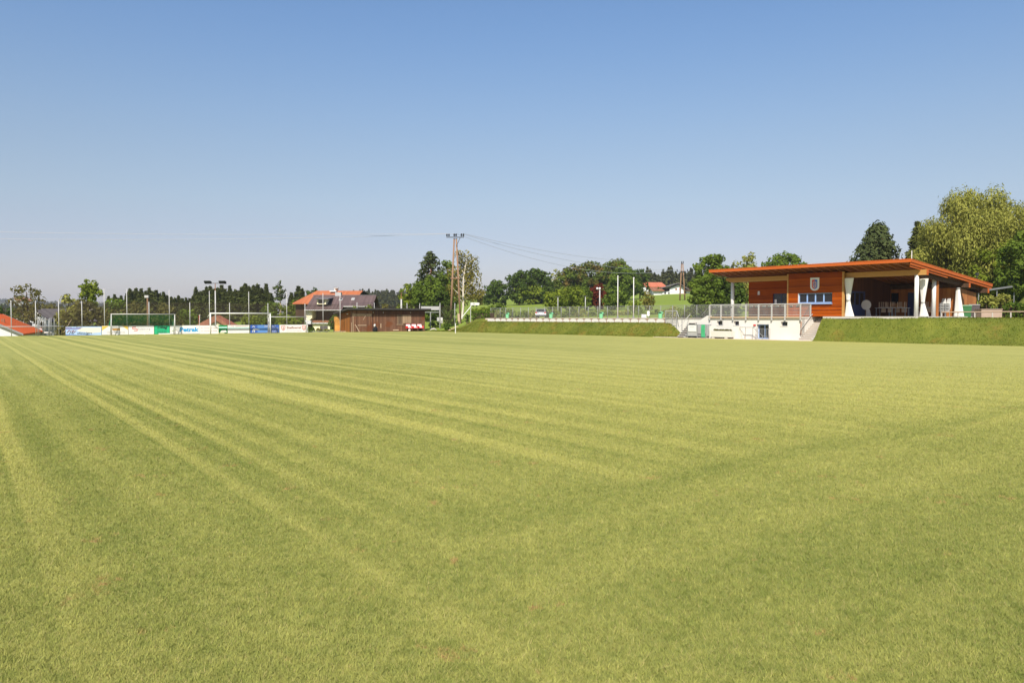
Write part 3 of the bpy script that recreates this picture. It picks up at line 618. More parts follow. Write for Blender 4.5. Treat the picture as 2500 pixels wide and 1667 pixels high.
# stacked little goals at the left corner (upright bars)
g = thing('stacked_goals', 'stack of grey metal small goals standing on end at the corner', 'goals', G(gd(112, 0.4), -0.4), TG)
for i, (px, z) in enumerate(((92, 1.75), (96, 1.8), (100.5, 1.95), (105, 2.0), (110, 1.85), (114.5, 1.95), (119, 1.8), (123, 1.9), (128, 1.95), (132.5, 1.9))):
    x = gd(px, 0.4) - gd(112, 0.4); y = (i % 3) * 0.35
    MB().tube([(x, y, 0), (x, y, z)], 0.035, 8).build('bar', M['steel'], g, smooth=True)
m = MB(); xa, xb = gd(105, 0.4) - gd(112, 0.4), gd(127, 0.4) - gd(112, 0.4)
m.tube([(xa, 0.1, 0.35), (xb, 0.1, 0.35)], 0.06, 8); m.build('foot_bar', M['seatwhite'], g, smooth=True)
m = MB(); m.tube([(gd(92, 0.4) - gd(112, 0.4), 0.4, 0.95), (gd(132, 0.4) - gd(112, 0.4), 0.4, 0.95)], 0.03, 8); m.build('cross_bar', M['steel'], g, smooth=True)

# corner post
p = PP(1112, 813.5, 101.3); p.z = 0
tag(MB().tube([(0, 0, 0), (0, 0, 1.25)], 0.05, 8).build('corner_post', M['white'], None, p), 'short white corner post on the pitch before the bank', 'post')

# ------------------------------------------------------------------ floodlight masts
def mast(px, Y, base, top, label, heads, low=0.12):
    m_ = thing('floodlight_mast', label, 'floodlight', (PX(px, Y), Y, base), 0.0, 'floodlight masts')
    MB().tube([(0, 0, 0), (0, 0, top - base - 1.3)], [low, low * 0.7], 10).build('pole', M['post'], m_, smooth=True)
    MB().tube([(0, 0, top - base - 1.3), (0, 0, top - base - 0.35)], 0.05, 8).build('mount', M['brownwood'], m_)
    if heads:
        MB().box(-1.15, 1.15, -0.04, 0.04, top - base - 0.40, top - base - 0.33).build('crossarm', M['dark'], m_)
        for s in (-1, 1):
            h = MB(); h.add([(s*0.95-0.44,-0.10,-0.02),(s*0.95+0.44,-0.10,-0.02),(s*0.95+0.44,0.2,-0.18),(s*0.95-0.44,0.2,-0.18),(s*0.95-0.42,-0.30,0.20),(s*0.95+0.42,-0.30,0.20),(s*0.95+0.42,0.25,0.10),(s*0.95-0.42,0.25,0.10)],
                            [(3,2,1,0),(4,5,6,7),(0,1,5,4),(1,2,6,5),(2,3,7,6),(3,0,4,7)])
            hd = h.build('lamp_head', M['black'], m_, (0, 0, top - base - 0.25))
            gl = MB(); gl.add([(s*0.95-0.36,-0.145,0.02),(s*0.95+0.36,-0.145,0.02),(s*0.95+0.34,-0.285,0.17),(s*0.95-0.34,-0.285,0.17)], [(0,1,2,3)]); gl.build('lens', M['dark'], hd)
    else:
        MB().box(-0.55, 0.65, -0.03, 0.03, top - base - 0.42, top - base - 0.35).build('crossarm', M['dark'], m_)
        for s in (-1, 1): MB().prism([(s*0.6-0.22, 0.0), (s*0.6+0.22, 0.0), (s*0.6+0.15, 0.22), (s*0.6-0.15, 0.22)], -0.15, 0.15, 'Y').build('lamp_head', M['dark'], m_, (0.05, 0, top - base - 0.5))
    return m_
mast(526.5, 106.0, -3.0, PZ(685, 106), 'white floodlight mast with two black lamp heads behind the full size goal', True, 0.10)
mast(980, 122.0, -0.3, PZ(709, 122), 'white pole with small lamp bracket rising behind the wooden shed', False, 0.16)
p = (PX(361, 118), 118, -3.5); up = thing('utility_pole', 'short brown wooden pole with pale box behind the green goal net', 'pole', p)
MB().tube([(0, 0, 0), (0, 0, PZ(727, 118) + 3.5)], [0.16, 0.12], 8).build('shaft', M['polewood'], up); MB().box(-0.35, 0.2, -0.2, 0.1, PZ(727, 118) + 3.5, PZ(721, 118) + 3.5).build('box', M['post'], up)
# ------------------------------------------------------------------ wooden shed beside the goal line
s0 = Vector((PX(855, 109.6), 109.6, 0)); L = 11.75
sh = thing('wooden_shed', 'long dark brown wooden shed with flat felt roof at the pitch end', 'shed', s0, TG)
def sx_(px):   # shed x from photo column on its front
    k = (px - 1250.0) / F_PX; return (k * s0.y - s0.x) / (0.785 - 0.62 * k)
xg0, xg1 = sx_(908), sx_(911.5)
wn = (sx_(969.5), sx_(983.5), 1.02, 2.35)
fw = MB(); fw.wall(0, xg0, 0, 2.86, 0, 0.05, []); fw.build('front_wall', M['shed'], sh)
fw = MB(); fw.wall(xg1, L, 0, 2.30, 0, 0.05, [wn]); fw.build('front_wall', M['shed'], sh)
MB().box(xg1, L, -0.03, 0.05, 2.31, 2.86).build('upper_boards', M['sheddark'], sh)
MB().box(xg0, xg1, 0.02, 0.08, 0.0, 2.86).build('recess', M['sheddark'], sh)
MB().box(wn[1] + 0.02, wn[1] + 1.35, -0.035, -0.002, 1.12, 2.29).build('pale_boards', M['shedpale'], sh)
w_ = MB()
for i in range(5): w_.box(wn[0] + 0.02 + i * (wn[1] - wn[0] - 0.10) / 4, wn[0] + 0.10 + i * (wn[1] - wn[0] - 0.10) / 4, -0.03, -0.002, wn[2], wn[3])
w_.box(wn[0] - 0.08, wn[1] + 0.08, -0.07, -0.03, wn[2] - 0.12, wn[2] - 0.01); wf = w_.build('window_slats', M['shedpale'], sh)
MB().box(wn[0], wn[1], 0.06, 0.08, wn[2], wn[3]).build('window_back', M['black'], sh)
dr = MB(); xd0, xd1 = sx_(859), sx_(907.3)
for x in np.arange(xd0, xd1 - 0.2, 0.215): dr.box(x, x + 0.195, -0.045, -0.002, 0.02, 2.42 + 0.04 * math.sin(x * 9))
dd = dr.build('sliding_door', M['shed'], sh)
MB().box(xd0, xd1, -0.048, -0.046 + 0.0, 2.12, 2.44).build('pale_strip', M['shedpale'], dd)
MB().box(sx_(873), sx_(894), -0.09, -0.046, 0.84, 0.93).build('batten', M['pale_wood'], dd)
MB().beam((sx_(886), -0.07, 1.6), (sx_(893), -0.07, 2.25), 0.05, 0.03).build('brace', M['pale_wood'], dd)
MB().box(sx_(929), sx_(930.6), -0.03, -0.002, 0.5, 1.12).build('handle_board', M['pale_wood'], sh)
for px in (858, 861.5):
    MB().box(sx_(px) - 0.06, sx_(px) + 0.06, -0.075, -0.047, 0, 1.3 if px < 860 else 2.55).build('edge_post', M['shedpale'], sh)
sw = MB(); sw.add([(0, 0, 0), (0, 3.0, 0), (0, 3.0, 2.42), (0, 0, 2.86), (0.05, 0, 0), (0.05, 3.0, 0), (0.05, 3.0, 2.42), (0.05, 0, 2.86)], [(0,3,2,1),(4,5,6,7),(0,1,5,4),(1,2,6,5),(2,3,7,6),(3,0,4,7)])
sw.build('side_wall', M['shedside'], sh)
sw = MB(); sw.add([(L-0.05, 0.05, 0), (L-0.05, 3.0, 0), (L-0.05, 3.0, 2.42), (L-0.05, 0.05, 2.86), (L, 0.05, 0), (L, 3.0, 0), (L, 3.0, 2.42), (L, 0.05, 2.86)], [(0,3,2,1),(4,5,6,7),(0,1,5,4),(1,2,6,5),(2,3,7,6),(3,0,4,7)])
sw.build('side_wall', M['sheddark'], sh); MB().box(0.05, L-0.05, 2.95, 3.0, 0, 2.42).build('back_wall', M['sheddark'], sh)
MB().slab([(-0.75, -0.65, 3.20), (L + 0.65, -0.65, 3.20), (L + 0.65, 3.5, 2.60), (-0.75, 3.5, 2.60)], 0.20).build('roof', M['felt'], sh)
for px in (911, 935.5, 1002):
    MB().tube([(sx_(px), -0.09, 2.58), (sx_(px), -0.04, 2.66)], [0.03, 0.05], 8).build('lamp', M['white'], sh)
for y in (0.5, 0.75): MB().tube([(-0.05, y, 2.44), (-0.11, y, 2.40)], [0.04, 0.06], 8).build('lamp', M['white'], sh)
hs = -1.55 + 0.0
dl = MB(); dl.box(0, 0.78, -0.03, 0.03, 0.05, 2.05)
dob = dl.build('door', M['doorwood'], sh, (-0.02, 3.02, 0), PI * 0.93)
m = MB(); m.box(0.06, 0.72, 0.031, 0.055, 0.30, 0.42); m.box(0.06, 0.72, 0.031, 0.055, 1.60, 1.72); m.beam((0.12, 0.045, 0.45), (0.66, 0.045, 1.58), 0.02, 0.09); m.build('ledge', M['doorwood'], dob)
MB().box(-0.9, -0.02, 1.2, 2.9, 0.0, 0.10).build('threshold', M['pale_wood'], sh)
# things leaning on the shed
tag(MB().beam((0, -0.5, 0), (-0.38, -0.06, 1.0), 0.14, 0.05).build('leaning_board', M['pale_wood'], None, s0 + Vector((0.785, 0.62, 0)) * sx_(873.2), TG), 'pale board leaning against the dark shed door', 'board')
p = s0 + Vector((0.785, 0.62, 0)) * sx_(912.5) + Vector((0.62, -0.785, 0)) * 0.4
bg = thing('rubbish_sack', 'black rubbish sack with pale top beside the shed recess', 'sack', p, TG)
m = MB(); m.tube([(0, 0, 0), (0, 0, 0.12), (0.03, 0, 0.4), (0.02, 0, 0.62), (0, 0, 0.75)], [0.24, 0.31, 0.33, 0.22, 0.09], 10); m.build('bag', M['black'], bg, smooth=True)
m = MB(); m.tube([(-0.12, 0, 0.68), (-0.08, -0.02, 0.95), (0.02, 0, 1.08)], [0.10, 0.14, 0.05], 8); m.build('paper', M['white'], bg, smooth=True)
tag(MB().box(-0.4, 0.4, -0.1, 0.1, 0, 0.16).build('brick_ledge', M['pale_wood'], None, s0 + Vector((0.785, 0.62, 0)) * sx_(964) + Vector((0.62, -0.785, 0)) * 0.25 + Vector((0, 0, 0.12)), TG), 'short pale plank on the ground before the shed', 'plank')
# three bucket seats on one bench frame
p = s0 + Vector((0.785, 0.62, 0)) * sx_(1006) + Vector((0.62, -0.785, 0)) * 0.75
st = thing('seat_row', 'row of three white and red bucket seats in front of the shed', 'seats', p, TG)
MB().box(-1.35, 1.35, -0.06, 0.06, 0.36, 0.42).build('beam', M['black'], st)
for s in (-1, 1): MB().prism([(s*1.0-0.05, 0), (s*1.0+0.05, 0), (s*1.0+0.05, 0.36), (s*1.0-0.05, 0.36)], -0.22, 0.22, 'Y').build('leg', M['black'], st)
for i in (-1, 0, 1):
    x = i * 0.92
    m = MB(); m.prism([(-0.30, 0.44), (0.26, 0.44), (0.28, 0.52), (-0.14, 0.58), (-0.28, 0.98), (-0.36, 0.98)], x - 0.32, x + 0.32, 'X')
    m2 = MB(); m2.v = [(v[0], -v[1], v[2]) for v in m.v]; m2.f = [f_[::-1] for f_ in m.f]
    se = m2.build('seat', M['seatwhite'], st)
    rm = MB(); rm.box(x - 0.37, x - 0.323, -0.28, 0.36, 0.43, 0.75); rm.box(x + 0.323, x + 0.37, -0.28, 0.36, 0.43, 0.75); rm.box(x - 0.37, x + 0.37, -0.31, -0.282, 0.42, 0.52); rm.box(x - 0.3, x + 0.3, 0.362, 0.39, 0.5, 1.03); rm.build('rim', M['red'], se)
bl = thing('football', 'red and white ball on the grass by the bucket seats', 'ball', s0 + Vector((0.785, 0.62, 0)) * sx_(990.5) + Vector((0.62, -0.785, 0)) * 1.0 + Vector((0, 0, 0.16)))
def sphere(r, z0=-1, z1=1, n=14, k=8, c=(0, 0, 0)):
    m = MB(); a0, a1 = math.asin(z0), math.asin(z1)
    pts = [(c[0], c[1], c[2] + r * math.sin(a0 + (a1 - a0) * i / k)) for i in range(k + 1)]; rr = [max(r * math.cos(a0 + (a1 - a0) * i / k), 0.002) for i in range(k + 1)]
    return m.tube(pts, rr, n)
sphere(0.17, -0.6, 1.0).build('top_half', M['seatwhite'], bl, smooth=True); sphere(0.172, -1.0, -0.6).build('bottom_half', M['red'], bl, smooth=True)

# ------------------------------------------------------------------ metal frame with grey panel right of the shed
Yf = 119.5
fr = thing('scoreboard_frame', 'galvanised frame carrying a grey board right of the shed', 'frame', (PX(1062, Yf), Yf, 0.0), R(12))
for px, zt in ((1051, PZ(762, Yf)), (1074, PZ(744, Yf))):
    MB().box(PX(px, Yf) - PX(1062, Yf) - 0.07, PX(px, Yf) - PX(1062, Yf) + 0.07, -0.07, 0.07, 0.0, zt).build('post', M['steel'], fr)
MB().box(PX(1028, Yf) - PX(1062, Yf), PX(1072, Yf) - PX(1062, Yf), -0.14, -0.08, PZ(757, Yf), PZ(748, Yf)).build('panel', M['greyframe'], fr)
MB().box(PX(1028, Yf) - PX(1062, Yf), PX(1073, Yf) - PX(1062, Yf) - 0.08, -0.05, 0.05, PZ(763, Yf), PZ(761.3, Yf)).build('crossbar', M['steel'], fr)
MB().beam((PX(1074, Yf) - PX(1062, Yf), 0.1, PZ(752, Yf)), (PX(1090, Yf) - PX(1062, Yf), 1.5, PZ(772, Yf)), 0.05).build('stay', M['post'], fr)
MB().box(PX(1040, Yf) - PX(1062, Yf), PX(1051, Yf) - PX(1062, Yf), -0.04, 0.04, PZ(786, Yf), PZ(784, Yf)).build('lower_bar', M['steel'], fr)
Yf = 128; sg = thing('info_sign', 'small grey sign with white corner on the grass behind the frame', 'sign', (PX(1074, Yf), Yf, 0.6))
MB().box(-0.45, 0.45, -0.03, 0.03, 0.4, 1.35).build('plate', M['greyframe'], sg); MB().box(0.15, 0.43, -0.036, -0.031, 0.9, 1.3).build('notice', M['white'], sg)
for s in (-0.3, 0.3): MB().box(s - 0.03, s + 0.03, 0.033, 0.08, -0.6, 1.2).build('leg', M['steel'], sg)
tag(MB().tube([(-0.45, 0, 0.12), (-0.2, 0.02, 0.26), (0.1, 0, 0.30), (0.45, 0.03, 0.15)], [0.06, 0.12, 0.13, 0.05], 8).build('boulder', M['concrete'], None, (PX(1058, 117.5), 117.5, 0.02)), 'pale boulder lying under the grey board frame', 'stone')
for i, (px, py) in enumerate(((1098, 806), (1104, 803), (1109, 800.5), (1116, 797.5))):
    Y_ = 110.5 + i * 1.6; z = {0: 0.22, 1: 0.32, 2: 0.42, 3: 0.55}[i]
    tag(MB().tube([(-0.16, 0, -0.03), (0, 0, 0.03), (0.17, 0.02, -0.03)], [0.05, 0.07, 0.04], 7).build('edging_stone', M['pale_wood'], None, (PX(px, Y_), Y_, PZ(py, Y_))), ['lowest', 'second lowest', 'second highest', 'topmost'][i] + ' pale edging stone on the slope below the tall wooden pole', 'stone', 'edging stones below the pole')

# ------------------------------------------------------------------ tall double-leg wooden poles and their cables
def aframe(px, Y, base, top_py, spread_l, spread_r, arm_py, label, tie_py, arm, rad=0.145, thin=False):
    zt = PZ(top_py, Y) - base
    a = thing('utility_pole', label, 'power pole', (PX(px, Y), Y, base), 0, 'double leg wooden power poles')
    for s, sp in ((-1, spread_l), (1, spread_r)):
        MB().tube([(s * sp, 0, -0.3 if s > 0 else -0.5), (s * 0.16, 0, zt)], [rad * 1.15, rad * 0.8], 10).build('leg', M['polewood'], a, smooth=True)
    zk = PZ(tie_py, Y) - base; f_ = 1 - zk / zt
    MB().box(-spread_l * f_ - 0.35, spread_r * f_ + 0.35, -rad - 0.06, -rad + 0.04, zk - 0.07, zk + 0.09).build('tie_beam', M['polewood'], a)
    za = PZ(arm_py, Y) - base
    MB().box(-arm, arm, -0.30, -0.22, za - 0.06, za + 0.06).build('crossarm', M['dark'], a)
    MB().beam((0.2, -0.24, za - 1.3), (0.75, -0.24, za - 0.05), 0.07).build('brace', M['dark'], a)
    return a, za, zt
YP = 124.0
pole, za, zt = aframe(1112, YP, 0.75, 583, 0.80, 0.80, 580.5, 'tall brown double leg wooden pole with insulators rising before the birch', 680, 1.32)
for x in (-1.24, -0.93, -0.14, 0.14, 0.93, 1.24):
    m = MB(); m.tube([(x, -0.26, za + 0.06), (x, -0.26, za + 0.18), (x, -0.26, za + 0.20), (x, -0.26, za + 0.50), (x, -0.26, za + 0.55)], [0.03, 0.03, 0.13, 0.10, 0.04], 8); m.build('insulator', M['black'], pole)
MB().tube([(0.62, -0.3, -0.3), (0.50, -0.3, 1.75)], [0.2, 0.19], 8).build('stub', M['pale_wood'], pole)
Y2 = 205.0
pole2, za2, zt2 = aframe(1664.5, Y2, H(PX(1664.5, Y2), Y2), 643, 0.55, 0.75, 663.5, 'distant orange brown double leg pole standing in the green meadow', 718, 1.45, 0.16)
for x in (-1.3, 1.3, -0.2, 0.2):
    m = MB(); zz0 = za2 + 0.06 if abs(x) > 1 else zt2 - 0.05
    m.tube([(x, -0.26, zz0), (x, -0.26, zz0 + 0.3), (x, -0.26, zz0 + 0.55)], [0.1, 0.12, 0.05], 7); m.build('insulator', M['black'], pole2)
st_ = PP(1150, 738, 121); s2 = thing('strut_post', 'grey fence post with slanting white strut beside the tall wooden pole', 'post', (PX(1149, 121), 121, 0.9))
MB().tube([(0, 0, 0), (0, 0, PZ(738, 121) - 0.9)], 0.06, 8).build('post', M['post'], s2)
MB().tube([(0.1, 0, PZ(747, 121) - 0.9), (PX(1127, 121) - PX(1149, 121), -0.3, PZ(776, 121) - 0.9)], 0.055, 8).build('strut', M['white'], s2)
def cable(p, q, sag, label):
    p, q = Vector(p), Vector(q)
    pts = [p.lerp(q, i / 24) - Vector((0, 0, sag * 4 * (i / 24) * (1 - i / 24))) for i in range(25)]
    m = MB(); m.tube(pts, 0.027, 5); tag(m.build('power_cable', M['wire'], None), label, 'cable', 'cables strung between the power poles')
cx_, zc = PX(1112, YP), 0.75 + za + 0.55
cable((cx_ - 1.24, YP - 0.26, zc), (-128, 106, 14.9), 0.9, 'upper faint cable running left from the tall wooden pole across the sky')
cable((cx_ - 0.14, YP - 0.26, zc), (-131, 110, 14.6), 1.5, 'lower faint cable running left from the tall wooden pole across the sky')
b2 = Vector((PX(1664.5, Y2), Y2, H(PX(1664.5, Y2), Y2)))
cable((cx_ + 1.24, YP - 0.26, zc), b2 + Vector((0.2, -0.26, zt2 + 0.5)), 1.6, 'topmost cable running right from the tall pole to the distant pole')
cable((cx_ + 0.93, YP - 0.26, zc), b2 + Vector((1.3, -0.26, za2 + 0.6)), 2.0, 'middle cable running right from the tall pole to the distant pole')
cable((cx_ + 0.14, YP - 0.26, zc), b2 + Vector((-1.3, -0.26, za2 + 0.6)), 3.0, 'lowest cable running right from the tall pole to the distant pole')

# ------------------------------------------------------------------ terrace wall with seat ledge, fence, bins
LB = 1.7
tw = thing('seat_wall', 'long low white wall topped by a bench plank on brackets along the bank', 'wall', W(0, 0, 0), TH)
aL, aR = A_(1190.5, LB), A_(1624, LB)
MB().box(aL, aR, LB, LB + 0.2, 1.2, 1.81).build('wall', M['render'], tw)
br = [160, 248, 345, 438, 533, 632, 740, 838, 947, 1058, 1170, 1287, 1408, 1528, 1652, 1780, 1915, 2050, 2185, 2325]
br = [1180 + v / 5.6 for v in br] + [1521 + 79, 1623]
br = sorted(br); br.insert(-1, 1609.5) if False else None
aa = [A_(v, LB) for v in br]
nb = 25
for i in range(nb):
    a = A_(1208.6, LB) + i * (A_(1623, LB) - A_(1208.6, LB)) / (nb - 1)
    m = MB(); m.box(a - 0.022, a + 0.022, LB - 0.03, LB - 0.004, 1.40, 1.744)
    m.prism([(a - 0.26, 1.812), (a - 0.03, 1.745), (a + 0.03, 1.745), (a + 0.26, 1.812)], LB - 0.05, LB - 0.004, 'Y')
    m.build('bracket', M['brownwood'], tw)
MB().box(aL + 0.3, aR, LB - 0.02, LB + 0.45, 1.815, 1.86).build('bench_plank', M['paving'], tw)
cf = thing('mesh_fence', 'grey wire mesh fence with thin posts along the back of the terrace', 'fence', W(0, 0, 0), TH)
FB = 10.0
cpx = [1198, 1221, 1234.5, 1252, 1271, 1290, 1308.5, 1329, 1349, 1370, 1391, 1413, 1436, 1459, 1483, 1507.5, 1533, 1559, 1586, 1613, 1642, 1671, 1701, 1733]
ca = [A_(v, FB) for v in cpx]
for a in ca: MB().tube([(a, FB, 1.84), (a, FB, 3.36)], 0.032, 8).build('post', M['steel'], cf, smooth=True)
for i in range(len(ca) - 1): MB().add([(ca[i], FB + 0.04, 1.88), (ca[i+1], FB + 0.04, 1.88), (ca[i+1], FB + 0.04, 3.32), (ca[i], FB + 0.04, 3.32)], [(0,1,2,3)]).build('mesh', M['net_f'], cf)
MB().tube([(ca[0], FB + 0.02, 3.33), (ca[-1], FB + 0.02, 3.33)], 0.02, 6).build('top_rail', M['steel'], cf)
def bin_(px, b, label, first=[None]):
    if first[0] is None:
        t_ = thing('litter_bin', label, 'bin', W(A_(px, b), b, 1.86), TH, 'mint green litter bins on the terrace')
        m = MB(); m.tube([(0, 0, 0.0), (0, 0, 0.03), (0, 0, 0.52)], [0.19, 0.20, 0.225], 14); m.build('body', M['mint'], t_, smooth=False)
        m = MB(); m.prism([(-0.22, 0.53), (0.22, 0.53), (0.20, 0.64), (0.0, 0.71), (-0.20, 0.64)], -0.03, 0.20, 'Y'); m.build('hood', M['mint'], t_)
        MB().box(-0.17, 0.17, -0.05, -0.034, 0.54, 0.64).build('opening', M['black'], t_); MB().tube([(0, 0.24, -0.02), (0, 0.24, 0.62)], 0.03, 8).build('stake', M['steel'], t_)
        first[0] = t_
    else: dup(first[0], W(A_(px, b), b, 1.86), TH, label)
bin_(1238.5, 2.7, 'green litter bin near the hedge end of the terrace'); bin_(1345, 2.7, 'green litter bin just right of the parked silver car')
bin_(1467.5, 2.7, 'green litter bin in front of the double globe lamp'); bin_(1612, 2.7, 'green litter bin next to the landing rail near the steps')
for px, top, lab in ((1508, 676, 'taller white flagpole on the terrace, left one of the pair'), (1546.6, 680, 'shorter white flagpole on the terrace, right one of the pair')):
    a = A_(px, 7.5); t_ = thing('flagpole', lab, 'flagpole', W(a, 7.5, 1.85), 0, 'white flagpoles on the terrace')
    hh = ZA(top, a, 7.5) - 1.85
    MB().tube([(0, 0, 0), (0, 0, hh)], [0.058, 0.042], 10).build('pole', M['white'], t_, smooth=True); sphere(0.09, -0.95, 0.95, 10, 6, (0, 0, hh + 0.05)).build('finial', M['white'], t_, smooth=True)
    MB().tube([(0, 0, 0), (0, 0, 0.25)], 0.12, 10).build('base', M['steel'], t_)
for px, top, Y, lab in ((1362, 725, 146, 'short white street lamp with flat head in front of the round green bushes'), (1429, 724, 146, 'short white street lamp with flat head left of the copper tree')):
    t_ = thing('street_lamp', lab, 'lamp', (PX(px, Y), Y, H(PX(px, Y), Y)), 0, 'short street lamps by the car park'); hh = PZ(top, Y) - t_.location.z
    MB().tube([(0, 0, 0), (0, 0, hh)], [0.08, 0.065], 8).build('pole', M['post'], t_, smooth=True); MB().box(-0.5, 0.4, -0.14, 0.14, hh, hh + 0.12).build('lamp_head', M['dark'], t_)
Y = 140; t_ = thing('globe_lamp', 'tall lamp post with two white globes before the copper tree', 'lamp', (PX(1464, Y), Y, H(PX(1464, Y), Y))); hh = PZ(708, Y) - t_.location.z
MB().tube([(0, 0, 0), (0, 0, hh)], [0.13, 0.10], 8).build('pole', M['post'], t_, smooth=True); MB().box(-0.45, 0.25, -0.04, 0.04, hh - 0.02, hh + 0.05).build('crossarm', M['dark'], t_)
for x in (-0.42, 0.0): sphere(0.2, -0.98, 0.98, 12, 8, (x, 0, hh + 0.24)).build('globe', M['white'], t_, smooth=True)
a = A_(1571.5, 8.5); t_ = thing('white_box', 'low white cabinet standing before the mesh fence', 'cabinet', W(a, 8.5, 1.85), 0)
MB().box(-0.27, 0.27, -0.2, 0.2, 0.06, 0.44).build('body', M['white'], t_); MB().box(-0.29, 0.29, -0.22, 0.22, 0.441, 0.47).build('lid', M['white'], t_); MB().box(-0.22, 0.22, -0.15, 0.15, 0, 0.06).build('plinth', M['dark'], t_)
a = A_(1582.5, 8.2); t_ = thing('round_signs', 'two round white signs one above the other on a post', 'sign', W(a, 8.2, 1.85), 0)
MB().tube([(0, 0.03, 0), (0, 0.03, 0.86)], 0.025, 6).build('post', M['steel'], t_)
for z in (0.70, 0.42): MB().tube([(0, 0.0, z), (0, -0.03, z)], 0.16, 16).build('disc', M['white'], t_)
tag(MB().box(-0.13, 0.13, -0.02, 0.02, 1.2, 1.6).build('notice_plate', M['white'], None, W(A_(1489, FB), FB - 0.08, 1.85)), 'tiny pale notice hung on the mesh fence between lamp and flagpole', 'sign') if False else None

# ------------------------------------------------------------------ parked car
Y = 134; gx, gy = PX(1323.5, Y), Y
car = thing('parked_car', 'silver hatchback parked behind the mesh fence, seen from the rear', 'car', (gx, gy, 1.85), R(-9))
hw = 0.86
prof = [(-2.05, 0.32, 0.96), (-2.12, 0.55, 0.98), (-2.05, 0.72, 1.0), (-2.0, 0.98, 1.0), (-1.2, 1.0, 1.0), (0.6, 0.98, 1.0), (1.5, 0.92, 0.96), (2.0, 0.75, 0.90), (2.1, 0.45, 0.88), (2.05, 0.25, 0.86)]
m = MB(); n = len(prof)
top = [(y, z, w) for y, z, w in prof]
vs = []
for y, z, w in top: vs += [(-hw * w, y, z), (hw * w, y, z)]
lo = [(-hw * 0.95, -2.0, 0.22), (hw * 0.95, -2.0, 0.22), (-hw * 0.86, 2.0, 0.22), (hw * 0.86, 2.0, 0.22)]
k = len(vs); vs += lo
fs = [(2*i, 2*i+1, 2*i+3, 2*i+2) for i in range(n - 1)]
fs += [(k, k+1, 1, 0), (2*n-2, 2*n-1, k+3, k+2), (k, k+2, k+3, k+1)]
fs += [tuple([k] + [2*i for i in range(n)] + [k+2]), tuple([k+1, k+3] + [2*i+1 for i in range(n)][::-1])]
m.add(vs, fs); body = m.build('body', M['carpaint'], car)
m = MB()
gb = [(-1.92, 0.99, 0.94), (-1.55, 1.46, 0.80), (0.25, 1.50, 0.80), (1.15, 0.985, 0.90)]
vs = []
for y, z, w in gb: vs += [(-hw * w, y, z), (hw * w, y, z)]
m.add(vs, [(0,1,3,2),(2,3,5,4),(4,5,7,6),(0,2,4,6),(1,7,5,3),(0,6,7,1)]); m.build('cabin', M['carpaint'], car)
def lerp3(a, b, t): return tuple(a[i] + (b[i] - a[i]) * t for i in range(3))
def pane(name, c, off, mat, mrg=0.08):
    c = [Vector(v) for v in c]; ctr = sum(c, Vector()) / 4; nn = (c[1] - c[0]).cross(c[2] - c[0]).normalized()
    if nn.dot(off) < 0: nn = -nn
    c = [v + (ctr - v) * mrg * 1.6 + nn * 0.006 for v in c]
    return MB().add(c, [(0, 1, 2, 3)]).build(name, mat, car)
w0, w1 = hw * 0.94, hw * 0.80
pane('rear_window', [(-w0, -1.92, 0.99), (w0, -1.92, 0.99), (w1, -1.55, 1.46), (-w1, -1.55, 1.46)], Vector((0, -1, 0.5)), M['glass'])
pane('windscreen', [(-hw*0.9, 1.15, 0.985), (hw*0.9, 1.15, 0.985), (w1, 0.25, 1.50), (-w1, 0.25, 1.50)], Vector((0, 1, 0.5)), M['glass'])
for s in (-1, 1):
    pane('side_window', [(s*hw*0.935, -1.8, 1.0), (s*hw*0.90, 0.95, 1.0), (s*w1, 0.2, 1.48), (s*w1, -1.5, 1.45)], Vector((s, 0, 0.3)), M['glass'], 0.06)
    lt = MB(); lt.box(s*0.70 - 0.13, s*0.70 + 0.13, -2.135, -2.03, 0.74, 0.97); lt.build('tail_light', M['red'], car)
    lt = MB(); lt.box(s*0.60 - 0.15, s*0.60 + 0.15, 2.02, 2.10, 0.62, 0.74); lt.build('headlight', M['white'], car)
    MB().box(s*0.96 - 0.09, s*0.96 + 0.09, 0.72, 0.82, 0.98, 1.10).build('mirror', M['carpaint'], car)
    for yy in (-1.3, 1.3):
        wv = MB(); wv.tube([(s*0.64, yy, 0.31), (s*0.865, yy, 0.31)], 0.31, 16); wh = wv.build('wheel', M['black'], car)
        MB().tube([(s*0.866, yy, 0.31), (s*0.875, yy, 0.31)], 0.2, 14).build('rim', M['steel'], wh)
bp = MB(); bp.box(-0.84, 0.84, -2.20, -2.125, 0.36, 0.60); bp.build('bumper', M['carpaint'], car)
MB().box(-0.8, 0.8, -2.16, -2.0, 0.24, 0.355).build('skirt', M['black'], car)
MB().box(-0.26, 0.26, -2.085, -2.06, 0.78, 0.90).build('number_plate', M['white'], car)
# ------------------------------------------------------------------ club pavilion (x along the touchline, y into the building, z up)
pav = thing('club_pavilion', 'low wooden clubhouse with orange sloping roof above a white basement', 'clubhouse', W(0, 0, 0), TH)
FL = 2.05
